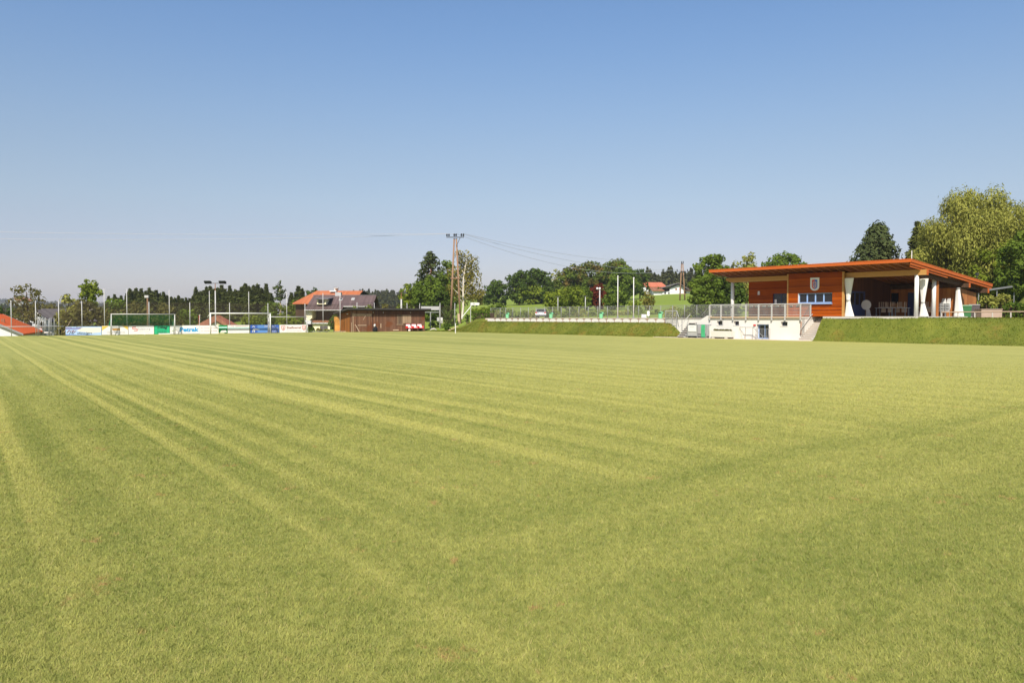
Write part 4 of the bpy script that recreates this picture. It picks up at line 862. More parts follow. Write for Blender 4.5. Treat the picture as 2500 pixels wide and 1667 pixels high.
# basement front with three little windows and a door
BB = 0.12
def hole(p0, p1, y0, y1): a0, a1 = A_(p0, BB), A_(p1, BB); am = (a0 + a1) / 2; return (a0, a1, ZA(y1, am, BB), ZA(y0, am, BB))
holes = [hole(1750, 1763.5, 783.5, 793.5), hole(1791, 1804, 784, 794), hole(1906, 1922.5, 785.5, 795.5)]
dh = hole(1847, 1877, 793, 826); dh = (dh[0], dh[1], 0.05, 1.36)
DE = 9.72
m = MB(); m.wall(0.0, DE, 0.0, 1.87, BB, BB + 0.4, holes + [dh]); m.build('basement_wall', M['render'], pav)
m = MB(); m.add([(DE, BB, 0), (DE, 4.2, 0), (DE, 4.2, 1.87), (DE, BB, 1.87), (DE - 0.3, BB + 0.4, 0), (DE - 0.3, 4.2, 0), (DE - 0.3, 4.2, 1.87), (DE - 0.3, BB + 0.4, 1.87)], [(0,1,2,3),(7,6,5,4),(0,3,7,4),(1,5,6,2),(3,2,6,7)])
m.build('basement_side_wall', M['render'], pav)
for h in holes:
    wd = MB(); wd.wall(h[0], h[1], h[2], h[3], BB + 0.33, BB + 0.38, [(h[0]+0.05, h[1]-0.05, h[2]+0.05, h[3]-0.05)]); wo = wd.build('basement_window', M['darkblue'], pav)
    MB().box(h[0]+0.05, h[1]-0.05, BB + 0.35, BB + 0.36, h[2]+0.05, h[3]-0.05).build('pane', M['glass'], wo)
    MB().box(h[0]-0.03, h[1]+0.03, BB - 0.04, BB + 0.3, h[2]-0.03, h[2]-0.002).build('sill', M['white'], wo)
d0, d1 = dh[0], dh[1]
dd = MB().wall(d0, d1, dh[2], dh[3], BB + 0.3, BB + 0.36, [(d0+0.08, d0+0.62, dh[2]+0.1, dh[3]-0.1), (d0+0.70, d1-0.06, dh[2]+0.1, dh[3]-0.1)]).build('basement_door', M['blue'], pav)
MB().box(d0+0.08, d0+0.62, BB + 0.32, BB + 0.33, dh[2]+0.1, dh[3]-0.1).build('pane', M['glass'], dd); MB().box(d0+0.70, d1-0.06, BB + 0.32, BB + 0.33, dh[2]+0.1, dh[3]-0.1).build('pane', M['glass'], dd)
MB().box(d0-0.28, d0-0.06, BB-0.10, BB-0.002, 1.22, 1.34).build('wall_light', M['red'], pav)
MB().tube([(DE - 0.06, BB - 0.05, 0.45), (DE - 0.06, BB - 0.05, 1.62)], 0.045, 8).build('downpipe', M['brownwood'], pav, smooth=True)
MB().tube([(A_(1765.5, BB), BB - 0.04, 0.9), (A_(1765.5, BB), BB - 0.04, 1.9)], 0.02, 6).build('pipe', M['steel'], pav)
# floor slab
m = MB(); m.prism([(-0.05, 0), (DE + 0.03, 0), (DE + 0.03, 3.05), (10.97, 3.05), (10.97, 1.25), (18.95, 1.25), (18.95, 14), (-0.05, 14)], 1.875, FL); m.build('floor_slab', M['concrete'], pav)
MB().box(-0.05, DE + 0.03, -0.05, -0.003, 1.93, 2.04).build('edge_board', M['pale_wood'], pav)
# railing of the deck
rl = MB(); rl.tube([(0.02, 0.05, 3.13), (DE - 0.02, 0.05, 3.13)], 0.045, 10); rl.box(0.02, DE - 0.02, 0.03, 0.07, 3.00, 3.035); rl.box(0.02, DE - 0.02, 0.03, 0.07, 2.14, 2.18)
rail = rl.build('railing', M['post'], pav)
rpx = [1733.5, 1761.3, 1790, 1822, 1853, 1885, 1917.5, 1951]
ra = [A_(p, 0.05) for p in rpx]; ra[-1] = DE - 0.06
for i, a in enumerate(ra):
    MB().box(a - 0.055, a + 0.055, -0.075, 0.075 - 0.046, 1.72, 3.085).build('railing_post', M['post'], rail)
    if i < len(ra) - 1:
        b_ = MB(); nbar = int((ra[i+1] - a - 0.12) / 0.105)
        for j in range(nbar): x = a + 0.1 + j * (ra[i+1] - a - 0.2) / max(nbar - 1, 1); b_.box(x - 0.011, x + 0.011, 0.04, 0.06, 2.18, 3.0)
        b_.build('balusters', M['greyframe'], rail)
        for q in (0.3, 0.72):
            x = a + (ra[i+1] - a) * q; hk = MB(); hk.prism([(x - 0.11, 2.93), (x + 0.11, 2.93), (x + 0.07, 3.0), (x - 0.07, 3.0)], 0.09, 0.28, 'Y'); ho = hk.build('flower_holder', M['white'], rail)
            MB().box(x - 0.10, x + 0.10, 0.10, 0.27, 2.84, 2.928).build('pot', M['black'], ho)
rs = MB(); rs.tube([(DE - 0.04, 0.1, 3.13), (DE - 0.04, 2.9, 3.13)], 0.045, 8); rs.box(DE - 0.06, DE - 0.02, 0.1, 2.9, 2.14, 2.18); rs = rs.build('side_rail', M['post'], pav)
for y in (1.45, 2.9): MB().box(DE - 0.1, DE + 0.02, y - 0.05, y + 0.05, 1.72, 3.085).build('railing_post', M['post'], rs)
b_ = MB()
for j in range(24): y = 0.2 + j * 0.113; b_.box(DE - 0.05, DE - 0.03, y - 0.011, y + 0.011, 2.18, 3.11)
b_.build('balusters', M['greyframe'], rs)
hr = MB(); hr.tube([(DE + 0.10, 2.95, 3.05), (DE + 0.10, 1.2, 2.05), (DE + 0.10, -0.25, 0.95)], 0.03, 8); hr.build('stair_handrail', M['post'], pav, smooth=True)
# deck's left end: sloping parapet with a netted rail
m = MB(); m.prism([(-0.001, 0), (-0.001, 2.14), (-0.35, 2.14), (-1.55, 1.50), (-1.55, 0)], 0.13, 0.38, 'Y'); m.build('sloping_parapet', M['render'], pav)
m = MB(); m.tube([(0, 0.3, 3.13), (-0.1, 0.3, 3.12), (-1.75, 1.1, 2.15)], 0.035, 8); sl = m.build('sloping_rail', M['post'], pav)
MB().add([(-0.05, 0.32, 2.2), (-0.05, 0.32, 3.05), (-1.7, 1.1, 2.10), (-1.6, 1.05, 1.75)], [(0, 1, 2, 3)]).build('rail_net', M['net_f'], sl)
# columns, beam, rafters, roof
CT = 5.27
cols = [(A_(1787.8, 2.0), 2.0), (A_(2236.5, 2.0), 2.0), (A_(2279, 5.6), 5.6)]
for a, b in cols: MB().tube([(a, b, FL), (a, b, CT)], 0.16, 18).build('column', M['white'], pav, smooth=True)
MB().box(A_(2285.5, 5.7) - 0.08, A_(2285.5, 5.7) + 0.08, 5.75, 5.93, FL, CT - 0.1).build('timber_post', M['larchv'], pav)
RZ, SLP, RA0, RA1, RB1 = 6.41, 0.106, 0.0, A_(2221, 0.0), 14.8
def rz(b): return RZ - SLP * b
a0 = A_(1773, 2.0)
m = MB(); m.prism([(a0 + 0.6, CT), (RA1 + 0.35, CT), (RA1 + 0.35, CT + 0.42), (a0, CT + 0.42), (a0, CT + 0.2)], 1.88, 2.12, 'Y'); m.build('front_beam', M['glulam'], pav)
MB().box(RA1 + 0.352, RA1 + 0.372, 1.86, 2.14, CT - 0.02, CT + 0.43).build('beam_end_cap', M['fascia'], pav)
for bb in (9.7, 13.4):
    zt = rz(bb) - 0.55
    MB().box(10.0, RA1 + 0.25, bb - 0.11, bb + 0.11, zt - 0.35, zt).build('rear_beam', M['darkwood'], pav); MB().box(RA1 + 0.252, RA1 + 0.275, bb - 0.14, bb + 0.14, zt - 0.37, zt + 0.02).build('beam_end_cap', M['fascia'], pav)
m = MB(); m.add([(A_(2236.5, 2.0) - 0.1, 2.0, CT - 0.02), (A_(2236.5, 2.0) - 0.1, 13.4, CT - 0.95), (A_(2236.5, 2.0) - 0.1, 13.4, CT - 0.6), (A_(2236.5, 2.0) - 0.1, 2.0, CT + 0.4),
                 (A_(2236.5, 2.0) + 0.1, 2.0, CT - 0.02), (A_(2236.5, 2.0) + 0.1, 13.4, CT - 0.95), (A_(2236.5, 2.0) + 0.1, 13.4, CT - 0.6), (A_(2236.5, 2.0) + 0.1, 2.0, CT + 0.4)],
                [(0,3,2,1),(4,5,6,7),(0,1,5,4),(1,2,6,5),(2,3,7,6),(3,0,4,7)]); m.build('gable_beam', M['darkwood'], pav)
TK = 0.20
m = MB(); m.slab([(RA0, 0, RZ), (RA1, 0, RZ), (RA1, RB1, rz(RB1)), (RA0, RB1, rz(RB1))], TK); m.build('roof', M['rafter'], pav)
m = MB(); m.slab([(RA0 - 0.06, -0.05, RZ + 0.05), (RA1 + 0.06, -0.05, RZ + 0.05), (RA1 + 0.06, RB1 + 0.05, rz(RB1) + 0.05), (RA0 - 0.06, RB1 + 0.05, rz(RB1) + 0.05)], 0.046); m.build('roof_sheet', M['fascia'], pav)
MB().box(RA0 - 0.03, RA1 + 0.03, -0.03, -0.003, RZ - 0.22, RZ - 0.001).build('front_fascia', M['fascia'], pav)
def gfascia(a_in, a_out, b0, b1, dz0, dz1, name):
    q = [(a_in, b0, rz(b0) + dz1), (a_out, b0, rz(b0) + dz1), (a_out, b1, rz(b1) + dz1), (a_in, b1, rz(b1) + dz1)]
    return MB().slab(q, dz1 - dz0).build(name, M['fascia'], pav)
gfascia(RA1 + 0.003, RA1 + 0.045, 0.0, RB1, -0.20, -0.002, 'gable_fascia'); gfascia(RA1 - 0.06, RA1 - 0.02, 0.05, RB1 - 0.05, -0.39, -0.203, 'gable_fascia'); gfascia(RA1 - 0.14, RA1 - 0.10, 0.15, 6.5, -0.56, -0.392, 'gable_fascia')
nr = 25
for i in range(nr):
    x = RA0 + 0.18 + i * (RA1 - RA0 - 0.42) / (nr - 1)
    m = MB(); m.add([(x - 0.05, 0.12, rz(0.12) - TK - 0.10), (x + 0.05, 0.12, rz(0.12) - TK - 0.10), (x + 0.05, RB1 - 0.3, rz(RB1 - 0.3) - TK - 0.26), (x - 0.05, RB1 - 0.3, rz(RB1 - 0.3) - TK - 0.26),
                     (x - 0.05, 0.12, rz(0.12) - TK - 0.003), (x + 0.05, 0.12, rz(0.12) - TK - 0.003), (x + 0.05, RB1 - 0.3, rz(RB1 - 0.3) - TK - 0.003), (x - 0.05, RB1 - 0.3, rz(RB1 - 0.3) - TK - 0.003)],
                    [(3,2,1,0),(4,5,6,7),(0,1,5,4),(1,2,6,5),(2,3,7,6),(3,0,4,7)])
    m.add([(x - 0.05, 1.2, rz(1.2) - TK - 0.25), (x + 0.05, 1.2, rz(1.2) - TK - 0.25), (x + 0.05, RB1 - 0.3, rz(RB1 - 0.3) - TK - 0.28), (x - 0.05, RB1 - 0.3, rz(RB1 - 0.3) - TK - 0.28),
           (x - 0.05, 0.3, rz(0.3) - TK - 0.12), (x + 0.05, 0.3, rz(0.3) - TK - 0.12)], [(3,2,1,0), (0,1,5,4)])
    m.build('rafter', M['rafter'], pav)
# projecting kitchen block
KB = 1.55
ka0, ka1 = A_(1924, KB), A_(2055, KB)
wz0, wz1 = ZA(741, A_(1990, KB), KB), ZA(715, A_(1990, KB), KB)
kw = (A_(1947.5, KB), A_(2031, KB), wz0, wz1)
m = MB(); m.wall(ka0, ka1, FL, rz(KB) - 0.45, KB, KB + 0.25, [kw]); m.build('kitchen_wall', M['larch'], pav)
MB().box(ka1 + 0.002, ka1 + 0.14, KB - 0.02, KB + 0.2, FL, rz(KB) - 0.45).build('corner_board', M['glulam'], pav); MB().box(ka0 - 0.13, ka0 - 0.002, KB - 0.02, KB + 0.2, FL, rz(KB) - 0.45).build('corner_board', M['glulam'], pav)
wx0, wx1 = kw[0] + 0.02, kw[1] - 0.02
mull = [wx0 + (wx1 - wx0) * q for q in (0.0, 0.245, 0.49, 0.735, 1.0)]
m = MB()
m.box(wx0, wx1, KB + 0.16, KB + 0.22, wz0 + 0.02, wz0 + 0.12); m.box(wx0, wx1, KB + 0.16, KB + 0.22, wz1 - 0.08, wz1 - 0.02)
for i, x in enumerate(mull): m.box(max(x - 0.055, wx0 - 0.01), min(x + 0.055, wx1 + 0.01), KB + 0.155, KB + 0.225, wz0 + 0.125, wz1 - 0.085)
kwf = m.build('kitchen_window', M['blue'], pav)
for i in range(4): MB().box(mull[i] + 0.06, mull[i+1] - 0.06, KB + 0.185, KB + 0.195, wz0 + 0.125, wz1 - 0.085).build('pane', M['glass'], kwf)
MB().box(kw[0] - 0.04, kw[1] + 0.03, KB - 0.12, KB + 0.15, wz0 - 0.06, wz0 - 0.003).build('sill', M['blue'], kwf)
MB().box(kw[0] + 0.001, kw[0] + 0.018, KB + 0.01, KB + 0.15, wz0, wz1).build('reveal', M['white'], kwf)
# club crest
ca, cz = A_(1988.5, KB), ZA(694, A_(1988.5, KB), KB)
def shield(w, h, n=9):
    p = [(-w, h), (w, h), (w, -h * 0.35)]
    for i in range(1, n): t_ = i / n * PI; p.append((w * math.cos(t_), -h * 0.35 - h * 0.65 * math.sin(t_)))
    return p + [(-w, -h * 0.35)]
cr = MB().prism([(ca + x, cz + z) for x, z in shield(0.42, 0.56)], KB - 0.05, KB - 0.004, 'Y').build('club_crest', M['white'], pav)
inner = shield(0.26, 0.40)
lft = [p for p in inner if p[0] <= 0.001]; rgt = [p for p in inner if p[0] >= -0.001]
MB().prism([(ca, cz + 0.40)] + [(ca + x, cz - 0.02 + z) for x, z in [(0.26, 0.40), (0.26, -0.14)] + [p for p in inner[3:-1] if p[0] > 0.01]] + [(ca, cz - 0.42)], KB - 0.056, KB - 0.051, 'Y').build('blue_half', BBL, cr)
MB().prism([(ca, cz - 0.42)] + [(ca + x, cz - 0.02 + z) for x, z in [p for p in inner[3:-1] if p[0] < -0.01] + [(-0.26, -0.14), (-0.26, 0.40)]] + [(ca, cz + 0.40)], KB - 0.056, KB - 0.051, 'Y').build('red_half', BRED, cr)
MB().prism([(ca + x * 0.9 + 0.0, cz - 0.06 + z) for x, z in shield(0.19, 0.28)], KB - 0.062, KB - 0.057, 'Y').build('field', plain('crest pale field', (0.50, 0.36, 0.34), 0.1), cr)
fg = MB()
for p, q in (((-0.10, 0.14), (0.08, -0.22)), ((-0.02, 0.16), (0.11, -0.05)), ((-0.13, 0.0), (0.02, -0.26)), ((0.06, 0.14), (-0.08, -0.05))): fg.beam((ca + p[0], KB - 0.065, cz + p[1]), (ca + q[0], KB - 0.065, cz + q[1]), 0.004, 0.035)
fg.build('heraldic_figure', BPU, cr)
# recessed wall on the left with a dark window
RB = 4.2
r0, r1 = A_(1827, RB), ka0 + 1.0
rw = (A_(1886, RB), A_(1926, RB), ZA(744, A_(1900, RB), RB), ZA(717, A_(1900, RB), RB))
m = MB(); m.wall(r0, r1, FL, rz(RB) - 0.45, RB, RB + 0.2, [rw]); m.build('recessed_wall', M['larch'], pav)
MB().box(r0 - 0.001, r0 + 0.2, RB + 0.201, 13.4, FL, 4.6).build('end_wall', M['larchv'], pav)
m = MB(); m.wall(rw[0], rw[1], rw[2], rw[3], RB + 0.1, RB + 0.16, [(rw[0]+0.07, (rw[0]+rw[1])/2-0.04, rw[2]+0.09, rw[3]-0.06), ((rw[0]+rw[1])/2+0.04, rw[1]-0.07, rw[2]+0.09, rw[3]-0.06)]); ro = m.build('porch_window', M['darkblue'], pav)
MB().box(rw[0]+0.07, rw[1]-0.07, RB + 0.125, RB + 0.135, rw[2]+0.09, rw[3]-0.06).build('pane', M['glass'], ro)
MB().box(rw[0]+0.15, rw[0]+0.38, RB + 0.08, RB + 0.099, rw[2]+0.12, rw[2]+0.5).build('notice', M['seatwhite'], ro)
MB().box(A_(1852.5, RB) - 0.09, A_(1852.5, RB) + 0.09, RB - 0.09, RB - 0.002, ZA(720, A_(1852.5, RB), RB), ZA(711, A_(1852.5, RB), RB)).build('wall_lamp', M['white'], pav)
MB().box(ka0, ka0 + 0.2, KB + 0.251, RB - 0.002, FL, rz(KB) - 0.62).build('kitchen_side_wall', M['larch'], pav)
# open hall on the right: side wall, back wall, gable wall
HB = 9.7
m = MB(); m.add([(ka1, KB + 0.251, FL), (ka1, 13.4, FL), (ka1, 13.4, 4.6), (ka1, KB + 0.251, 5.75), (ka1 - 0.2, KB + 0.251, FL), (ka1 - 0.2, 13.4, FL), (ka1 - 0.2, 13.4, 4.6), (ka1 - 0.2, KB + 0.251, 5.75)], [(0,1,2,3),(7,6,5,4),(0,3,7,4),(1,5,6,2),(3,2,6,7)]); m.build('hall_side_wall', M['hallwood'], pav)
ga = A_(2384, 13.4)
bw_ = (A_(2172, HB), A_(2193, HB), FL + 1.15, FL + 2.1)
m = MB(); m.wall(ka1 + 0.002, ga, FL, rz(HB) - 0.92, HB, HB + 0.2, [bw_]); m.build('hall_back_wall', M['larchv'], pav)
MB().box(bw_[0], bw_[1], HB + 0.1, HB + 0.12, bw_[2], bw_[3]).build('hall_window', M['glass'], pav)
dx0, dx1 = A_(2216, HB), A_(2236, HB)
MB().box(dx0, dx1, HB - 0.05, HB - 0.003, FL + 0.02, FL + 2.1).build('hall_door', M['darkblue'], pav)
# blue glazed door in the dark side wall
yd0 = 2.6
m = MB(); m.box(ka1 + 0.003, ka1 + 0.05, yd0, yd0 + 2.6, FL + 0.02, FL + 2.15); dd = m.build('glazed_door', M['darkblue'], pav)
for q in (0.25, 1.0, 1.75): MB().box(ka1 + 0.051, ka1 + 0.06, yd0 + q, yd0 + q + 0.55, FL + 1.0, FL + 2.0).build('pane', M['glass'], dd)
m = MB(); m.add([(ga, HB + 0.201, FL), (ga, 13.4, FL), (ga, 13.4, rz(13.4) - 0.92), (ga, HB + 0.201, rz(HB) - 0.92), (ga - 0.2, HB + 0.201, FL), (ga - 0.2, 13.4, FL), (ga - 0.2, 13.4, rz(13.4) - 0.92), (ga - 0.2, HB + 0.201, rz(HB) - 0.92)], [(0,1,2,3),(7,6,5,4),(0,3,7,4),(1,5,6,2),(3,2,6,7)])
m.build('gable_wall', planks('upright gable boards', (0.26, 0.085, 0.025), (0.46, 0.20, 0.07), 0.3, 'Y', 0.6, 0.04), pav)
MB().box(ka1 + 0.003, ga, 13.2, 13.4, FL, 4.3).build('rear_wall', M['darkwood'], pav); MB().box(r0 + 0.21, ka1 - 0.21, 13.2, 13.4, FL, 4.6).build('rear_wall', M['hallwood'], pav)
ax = A_(2223.5, 1.0); MB().tube([(ax, 1.0, RZ - 0.08), (ax, 1.0, RZ + 0.72)], 0.03, 8).build('antenna', M['white'], pav)

# ------------------------------------------------------------------ curtains tied in the open bays
def curtain(px, b, label, wd, topz, tie):
    a = A_(px, b)
    t_ = thing('tied_curtain', label, 'curtain', W(a, b, FL), TH, 'white canvas curtains of the open hall')
    H_ = topz - FL; pts_rows = []; nseg = 20; zs_ = np.linspace(0.02, H_, 17)
    V, Fc = [], []
    for z in zs_:
        q = abs(z - tie) / (tie if z < tie else (H_ - tie)); wdt = wd * (0.36 + 0.64 * q ** 1.25)
        for i in range(nseg):
            th_ = 2 * PI * i / nseg; rr = 1 + 0.10 * math.sin(th_ * 5 + z)
            V.append((0.5 * wdt * math.cos(th_) * rr + (0.10 * wd if z < tie else 0.06 * wd) * q, 0.14 * math.sin(th_) * rr * (0.6 + 0.4 * q), z))
    for r in range(len(zs_) - 1):
        for i in range(nseg): i2 = (i + 1) % nseg; Fc.append((r*nseg+i, r*nseg+i2, (r+1)*nseg+i2, (r+1)*nseg+i))
    m = MB(); m.add(V, Fc); m.build('canvas', M['curtain'], t_, smooth=True)
    MB().tube([(0.03 * wd, 0, tie - 0.04), (0.03 * wd, 0, tie + 0.05)], wd * 0.19, 12).build('tie_band', M['greyframe'], t_)
    return t_
curtain(2070, 1.75, 'white canvas curtain gathered beside the shield wall, beside the open hall', 0.86, CT - 0.03, 1.35)
curtain(2252, 2.8, 'white canvas curtain gathered right behind the thick front corner column', 0.75, CT - 0.25, 1.1)
curtain(2337, 9.3, 'white canvas curtain gathered at the gable end near the wheelie bins', 0.85, CT - 0.95, 2.35)

# ------------------------------------------------------------------ furniture in the hall
def table(px, b, label, L_, first=[None]):
    loc = W(A_(px, b), b, FL)
    if first[0] is not None: return dup(first[0], loc, TH, label)
    t_ = thing('folding_table', label, 'table', loc, TH, 'tables in the open hall'); first[0] = t_
    MB().box(-L_/2, L_/2, -0.35, 0.35, 0.71, 0.75).build('table_top', M['greyframe'], t_)
    for x in (-L_/2 + 0.12, L_/2 - 0.12):
        for y in (-0.3, 0.3): MB().box(x - 0.03, x + 0.03, y - 0.03, y + 0.03, 0, 0.708).build('leg', M['steel'], t_)
    return t_
table(2162, 5.6, 'grey table in the dark hall standing left of the corner column', 1.6); table(2194, 6.2, 'grey table in the dark hall behind the first one, near the window', 1.6); table(2263, 7.6, 'grey table between the second curtain and the timber post', 1.6)
def chair(a, b, label, first=[None]):
    loc = W(a, b, FL + 0.755)
    if first[0] is not None: return dup(first[0], loc, TH + 0.1, label)
    t_ = thing('upturned_chair', label, 'chair', loc, TH, 'chairs put upside down on the tables'); first[0] = t_
    MB().box(-0.2, 0.2, -0.2, 0.2, 0.0, 0.04).build('seat', M['pale_wood'], t_)
    for x in (-0.17, 0.17):
        for y in (-0.17, 0.17): MB().box(x - 0.02, x + 0.02, y - 0.02, y + 0.02, 0.041, 0.47).build('leg', M['pale_wood'], t_)
    MB().box(-0.2, 0.2, 0.23, 0.26, -0.4, 0.03).build('backrest', M['pale_wood'], t_)
    return t_
for px, b, lab in ((2153, 5.45, 'chair upside down at the left end of the left hall table'), (2170, 5.45, 'chair upside down at the right end of the left hall table'), (2187, 6.05, 'chair upside down at the left end of the second hall table, below the window'), (2204, 6.05, 'chair upside down at the right end of the second hall table, by the blue door'), (2258, 7.5, 'chair upside down on the table right beside the second curtain'), (2269, 7.5, 'chair upside down on the table nearest the timber post')):
    chair(A_(px, b), b, lab)
p = W(A_(2114, 4.0), 4.0, FL); rt = thing('round_table', 'round grey table folded upright on its foot in the dark hall', 'table', p, TH)
MB().tube([(0, -0.03, 0.98), (0, 0.03, 0.98)], 0.42, 24).build('table_top', M['concrete'], rt); MB().prism([(-0.05, 0), (0.38, 0), (0.24, 0.62), (-0.02, 0.62)], 0.035, 0.16, 'Y').build('foot', M['concrete'], rt)
def pchair(px, b, k, label, first=[None]):
    loc = W(A_(px, b), b, FL + k * 0.13)
    if first[0] is not None: return dup(first[0], loc, TH - 0.5, label)
    t_ = thing('plastic_chair', label, 'chair', loc, TH - 0.5, 'stacked white chairs by the hall wall'); first[0] = t_
    MB().box(-0.22, 0.22, -0.2, 0.2, 0.42, 0.45).build('seat', M['white'], t_)
    MB().prism([(0.18, 0.45), (0.22, 0.45), (0.32, 0.86), (0.28, 0.86)], -0.2, 0.2, 'X').build('backrest', M['white'], t_)
    for x in (-0.2, 0.2):
        for y in (-0.18, 0.18): MB().beam((x * 1.1, y * 1.1, 0), (x, y, 0.419), 0.035).build('leg', M['steel'], t_)
    return t_
ordw = ['lowest', 'second lowest', 'third lowest', 'third highest', 'second highest', 'topmost']
for k in range(6): pchair(2296, 8.4, k, ordw[k] + ' chair of the left white stack by the hall wall')
for k in range(6): pchair(2308, 8.6, k, ordw[k] + ' chair of the right white stack by the hall wall')

# ------------------------------------------------------------------ steps and things before the basement
def steps(name, label, loc, rz_, n, rise, run, wd, mat, open_=False):
    t_ = thing(name, label, 'steps', loc, rz_)
    if not open_:
        m = MB(); poly = [(0, 0)]
        for i in range(n): poly += [(i * run, (i + 1) * rise), ((i + 1) * run, (i + 1) * rise)]
        poly += [(n * run, 0)]
        m.prism(poly, 0, wd, 'X'); m.build('flight', mat, t_)
        nz = MB()
        for i in range(n): nz.box(0.02, wd - 0.02, i * run - 0.03, i * run + 0.06, (i + 1) * rise + 0.002, (i + 1) * rise + 0.03)
        nz.build('nosing', M['pale_wood'], t_)
    else:
        for i in range(n):
            MB().box(0.052, wd - 0.052, i * run - 0.05, i * run + run - 0.052, (i + 1) * rise - 0.07, (i + 1) * rise).build('tread', mat, t_); MB().box(0.052, wd - 0.052, i * run, i * run + 0.02, i * rise + 0.002, (i + 1) * rise - 0.072).build('gap_shade', M['black'], t_)  # black plates paint in the shade of the gaps between the open treads
        for x in (0, wd - 0.05):
            m = MB(); m.add([(x, -0.1, 0), (x + 0.05, -0.1, 0), (x + 0.05, n * run, n * rise + 0.03), (x, n * run, n * rise + 0.03), (x, 0.2, 0), (x + 0.05, 0.2, 0), (x + 0.05, n * run, n * rise - 0.28), (x, n * run, n * rise - 0.28)], [(0,1,2,3),(7,6,5,4),(0,3,7,4),(1,5,6,2),(3,2,6,7),(0,4,5,1)]); m.build('stringer', M['steel'], t_)
    return t_
steps('concrete_steps', 'pale concrete steps climbing beside the right grass bank to the clubhouse', W(DE + 0.04, -0.40, 0), TH, 12, 2.05 / 12, 3.4 / 12, 1.2, M['concrete'])
stp = steps('metal_steps', 'open metal steps climbing to the terrace left of the clubhouse', W(A_(1655, -0.2), -0.25, 0.03), TH, 8, 1.42 / 8, 0.235, 0.85, M['concrete'], True)
MB().tube([(0.0, -0.1, 0.75), (0.0, 1.9, 2.25)], 0.03, 8).build('handrail', M['post'], stp)
rw_ = thing('retaining_wall', 'white retaining wall behind the metal steps', 'wall', W(0, 0, 0), TH)
MB().box(A_(1624.5, LB), -0.25, LB + 0.02, LB + 0.21, 0.2, 1.83).build('wall', M['render'], rw_)
MB().box(A_(1624.5, LB) - 0.02, -0.25, LB - 0.05, LB + 0.25, 1.832, 1.87).build('coping', M['concrete'], rw_)
lr = thing('landing_railing', 'grey railing round the landing above the metal steps', 'railing', W(0, 0, 0), TH)
l0, l1 = A_(1624.5, 1.5), A_(1665, 1.5)
m = MB(); m.tube([(l0, 1.5, 2.62), (l0 + (l1 - l0) * 0.68, 1.5, 2.62), (l1, 1.0, 2.0)], 0.03, 8); m.tube([(l0, 1.5, 1.42), (l0 + (l1 - l0) * 0.68, 1.5, 1.42)], 0.025, 8); m.build('handrail', M['post'], lr)
for q in (0.0, 0.42, 0.68, 1.0): x = l0 + (l1 - l0) * q; MB().tube([(x, 1.5, 0.9 if q < 0.9 else 0.6), (x, 1.5, 2.62 if q < 0.9 else 2.0)], 0.032, 8).build('post', M['steel'], lr)
MB().add([(l0, 1.52, 1.45), (l0 + (l1 - l0) * 0.68, 1.52, 1.45), (l0 + (l1 - l0) * 0.68, 1.52, 2.6), (l0, 1.52, 2.6)], [(0,1,2,3)]).build('infill_mesh', M['net_f'], lr)
# cage rack with notice and green net
c0, c1, c2 = A_(1685, -0.5), A_(1709, -0.5), A_(1731, -0.5)
ck = thing('equipment_cage', 'grey wire equipment cage with a white notice against the white wall', 'cage', W(c0, -0.5, 0.03), TH)
wd = c2 - c0; q = c1 - c0
for x in (0.03, q, wd - 0.03):
    for y in (-0.4, 0.3): MB().box(x - 0.03, x + 0.03, y - 0.03, y + 0.03, 0.05, 1.27).build('post', M['steel'], ck)
fr = MB()
for z in (0.18, 1.24):
    for y in (-0.4, 0.3): fr.box(0.062, q - 0.032, y - 0.025, y + 0.025, z - 0.025, z + 0.025); fr.box(q + 0.032, wd - 0.062, y - 0.025, y + 0.025, z - 0.025, z + 0.025)
fr.build('frame', M['steel'], ck)
MB().box(0.065, q - 0.035, -0.39, -0.37, 0.21, 0.72).build('front_panel', M['greyframe'], ck)
MB().box(0.065, q - 0.035, 0.28, 0.29, 0.21, 1.2).build('back_panel', M['greyframe'], ck); MB().box(q + 0.035, wd - 0.065, 0.28, 0.29, 0.21, 1.2).build('back_panel', M['greyframe'], ck)
MB().box(0.10, q - 0.12, -0.43, -0.392, 0.60, 1.19).build('notice', M['white'], ck); text('notice_text', 'Platzordnung', 0.10, TGR, ck, ((q - 0.02) / 2, -0.436, 1.02), 0.5, 0.003)
for x in (0.15, q - 0.15): MB().tube([(x, -0.42, 0.07), (x, -0.36, 0.07)], 0.07, 10).build('castor', M['black'], ck)
gn = MB(); a_ = wd - 0.5
for i in range(7):
    x = a_ + i * 0.06; gn.tube([(x, -0.46 - 0.02 * (i % 2), 1.26), (x + 0.03 * math.sin(i * 2), -0.47, 0.8), (x - 0.02, -0.46, 0.4), (x + 0.03, -0.45, 0.08 + 0.03 * (i % 3))], [0.035, 0.05, 0.04, 0.045], 6)
tag(gn.build('green_net', M['green'], None, W(c0, -0.5, 0.03), TH), 'bundled green net hanging on the wire cage', 'net')
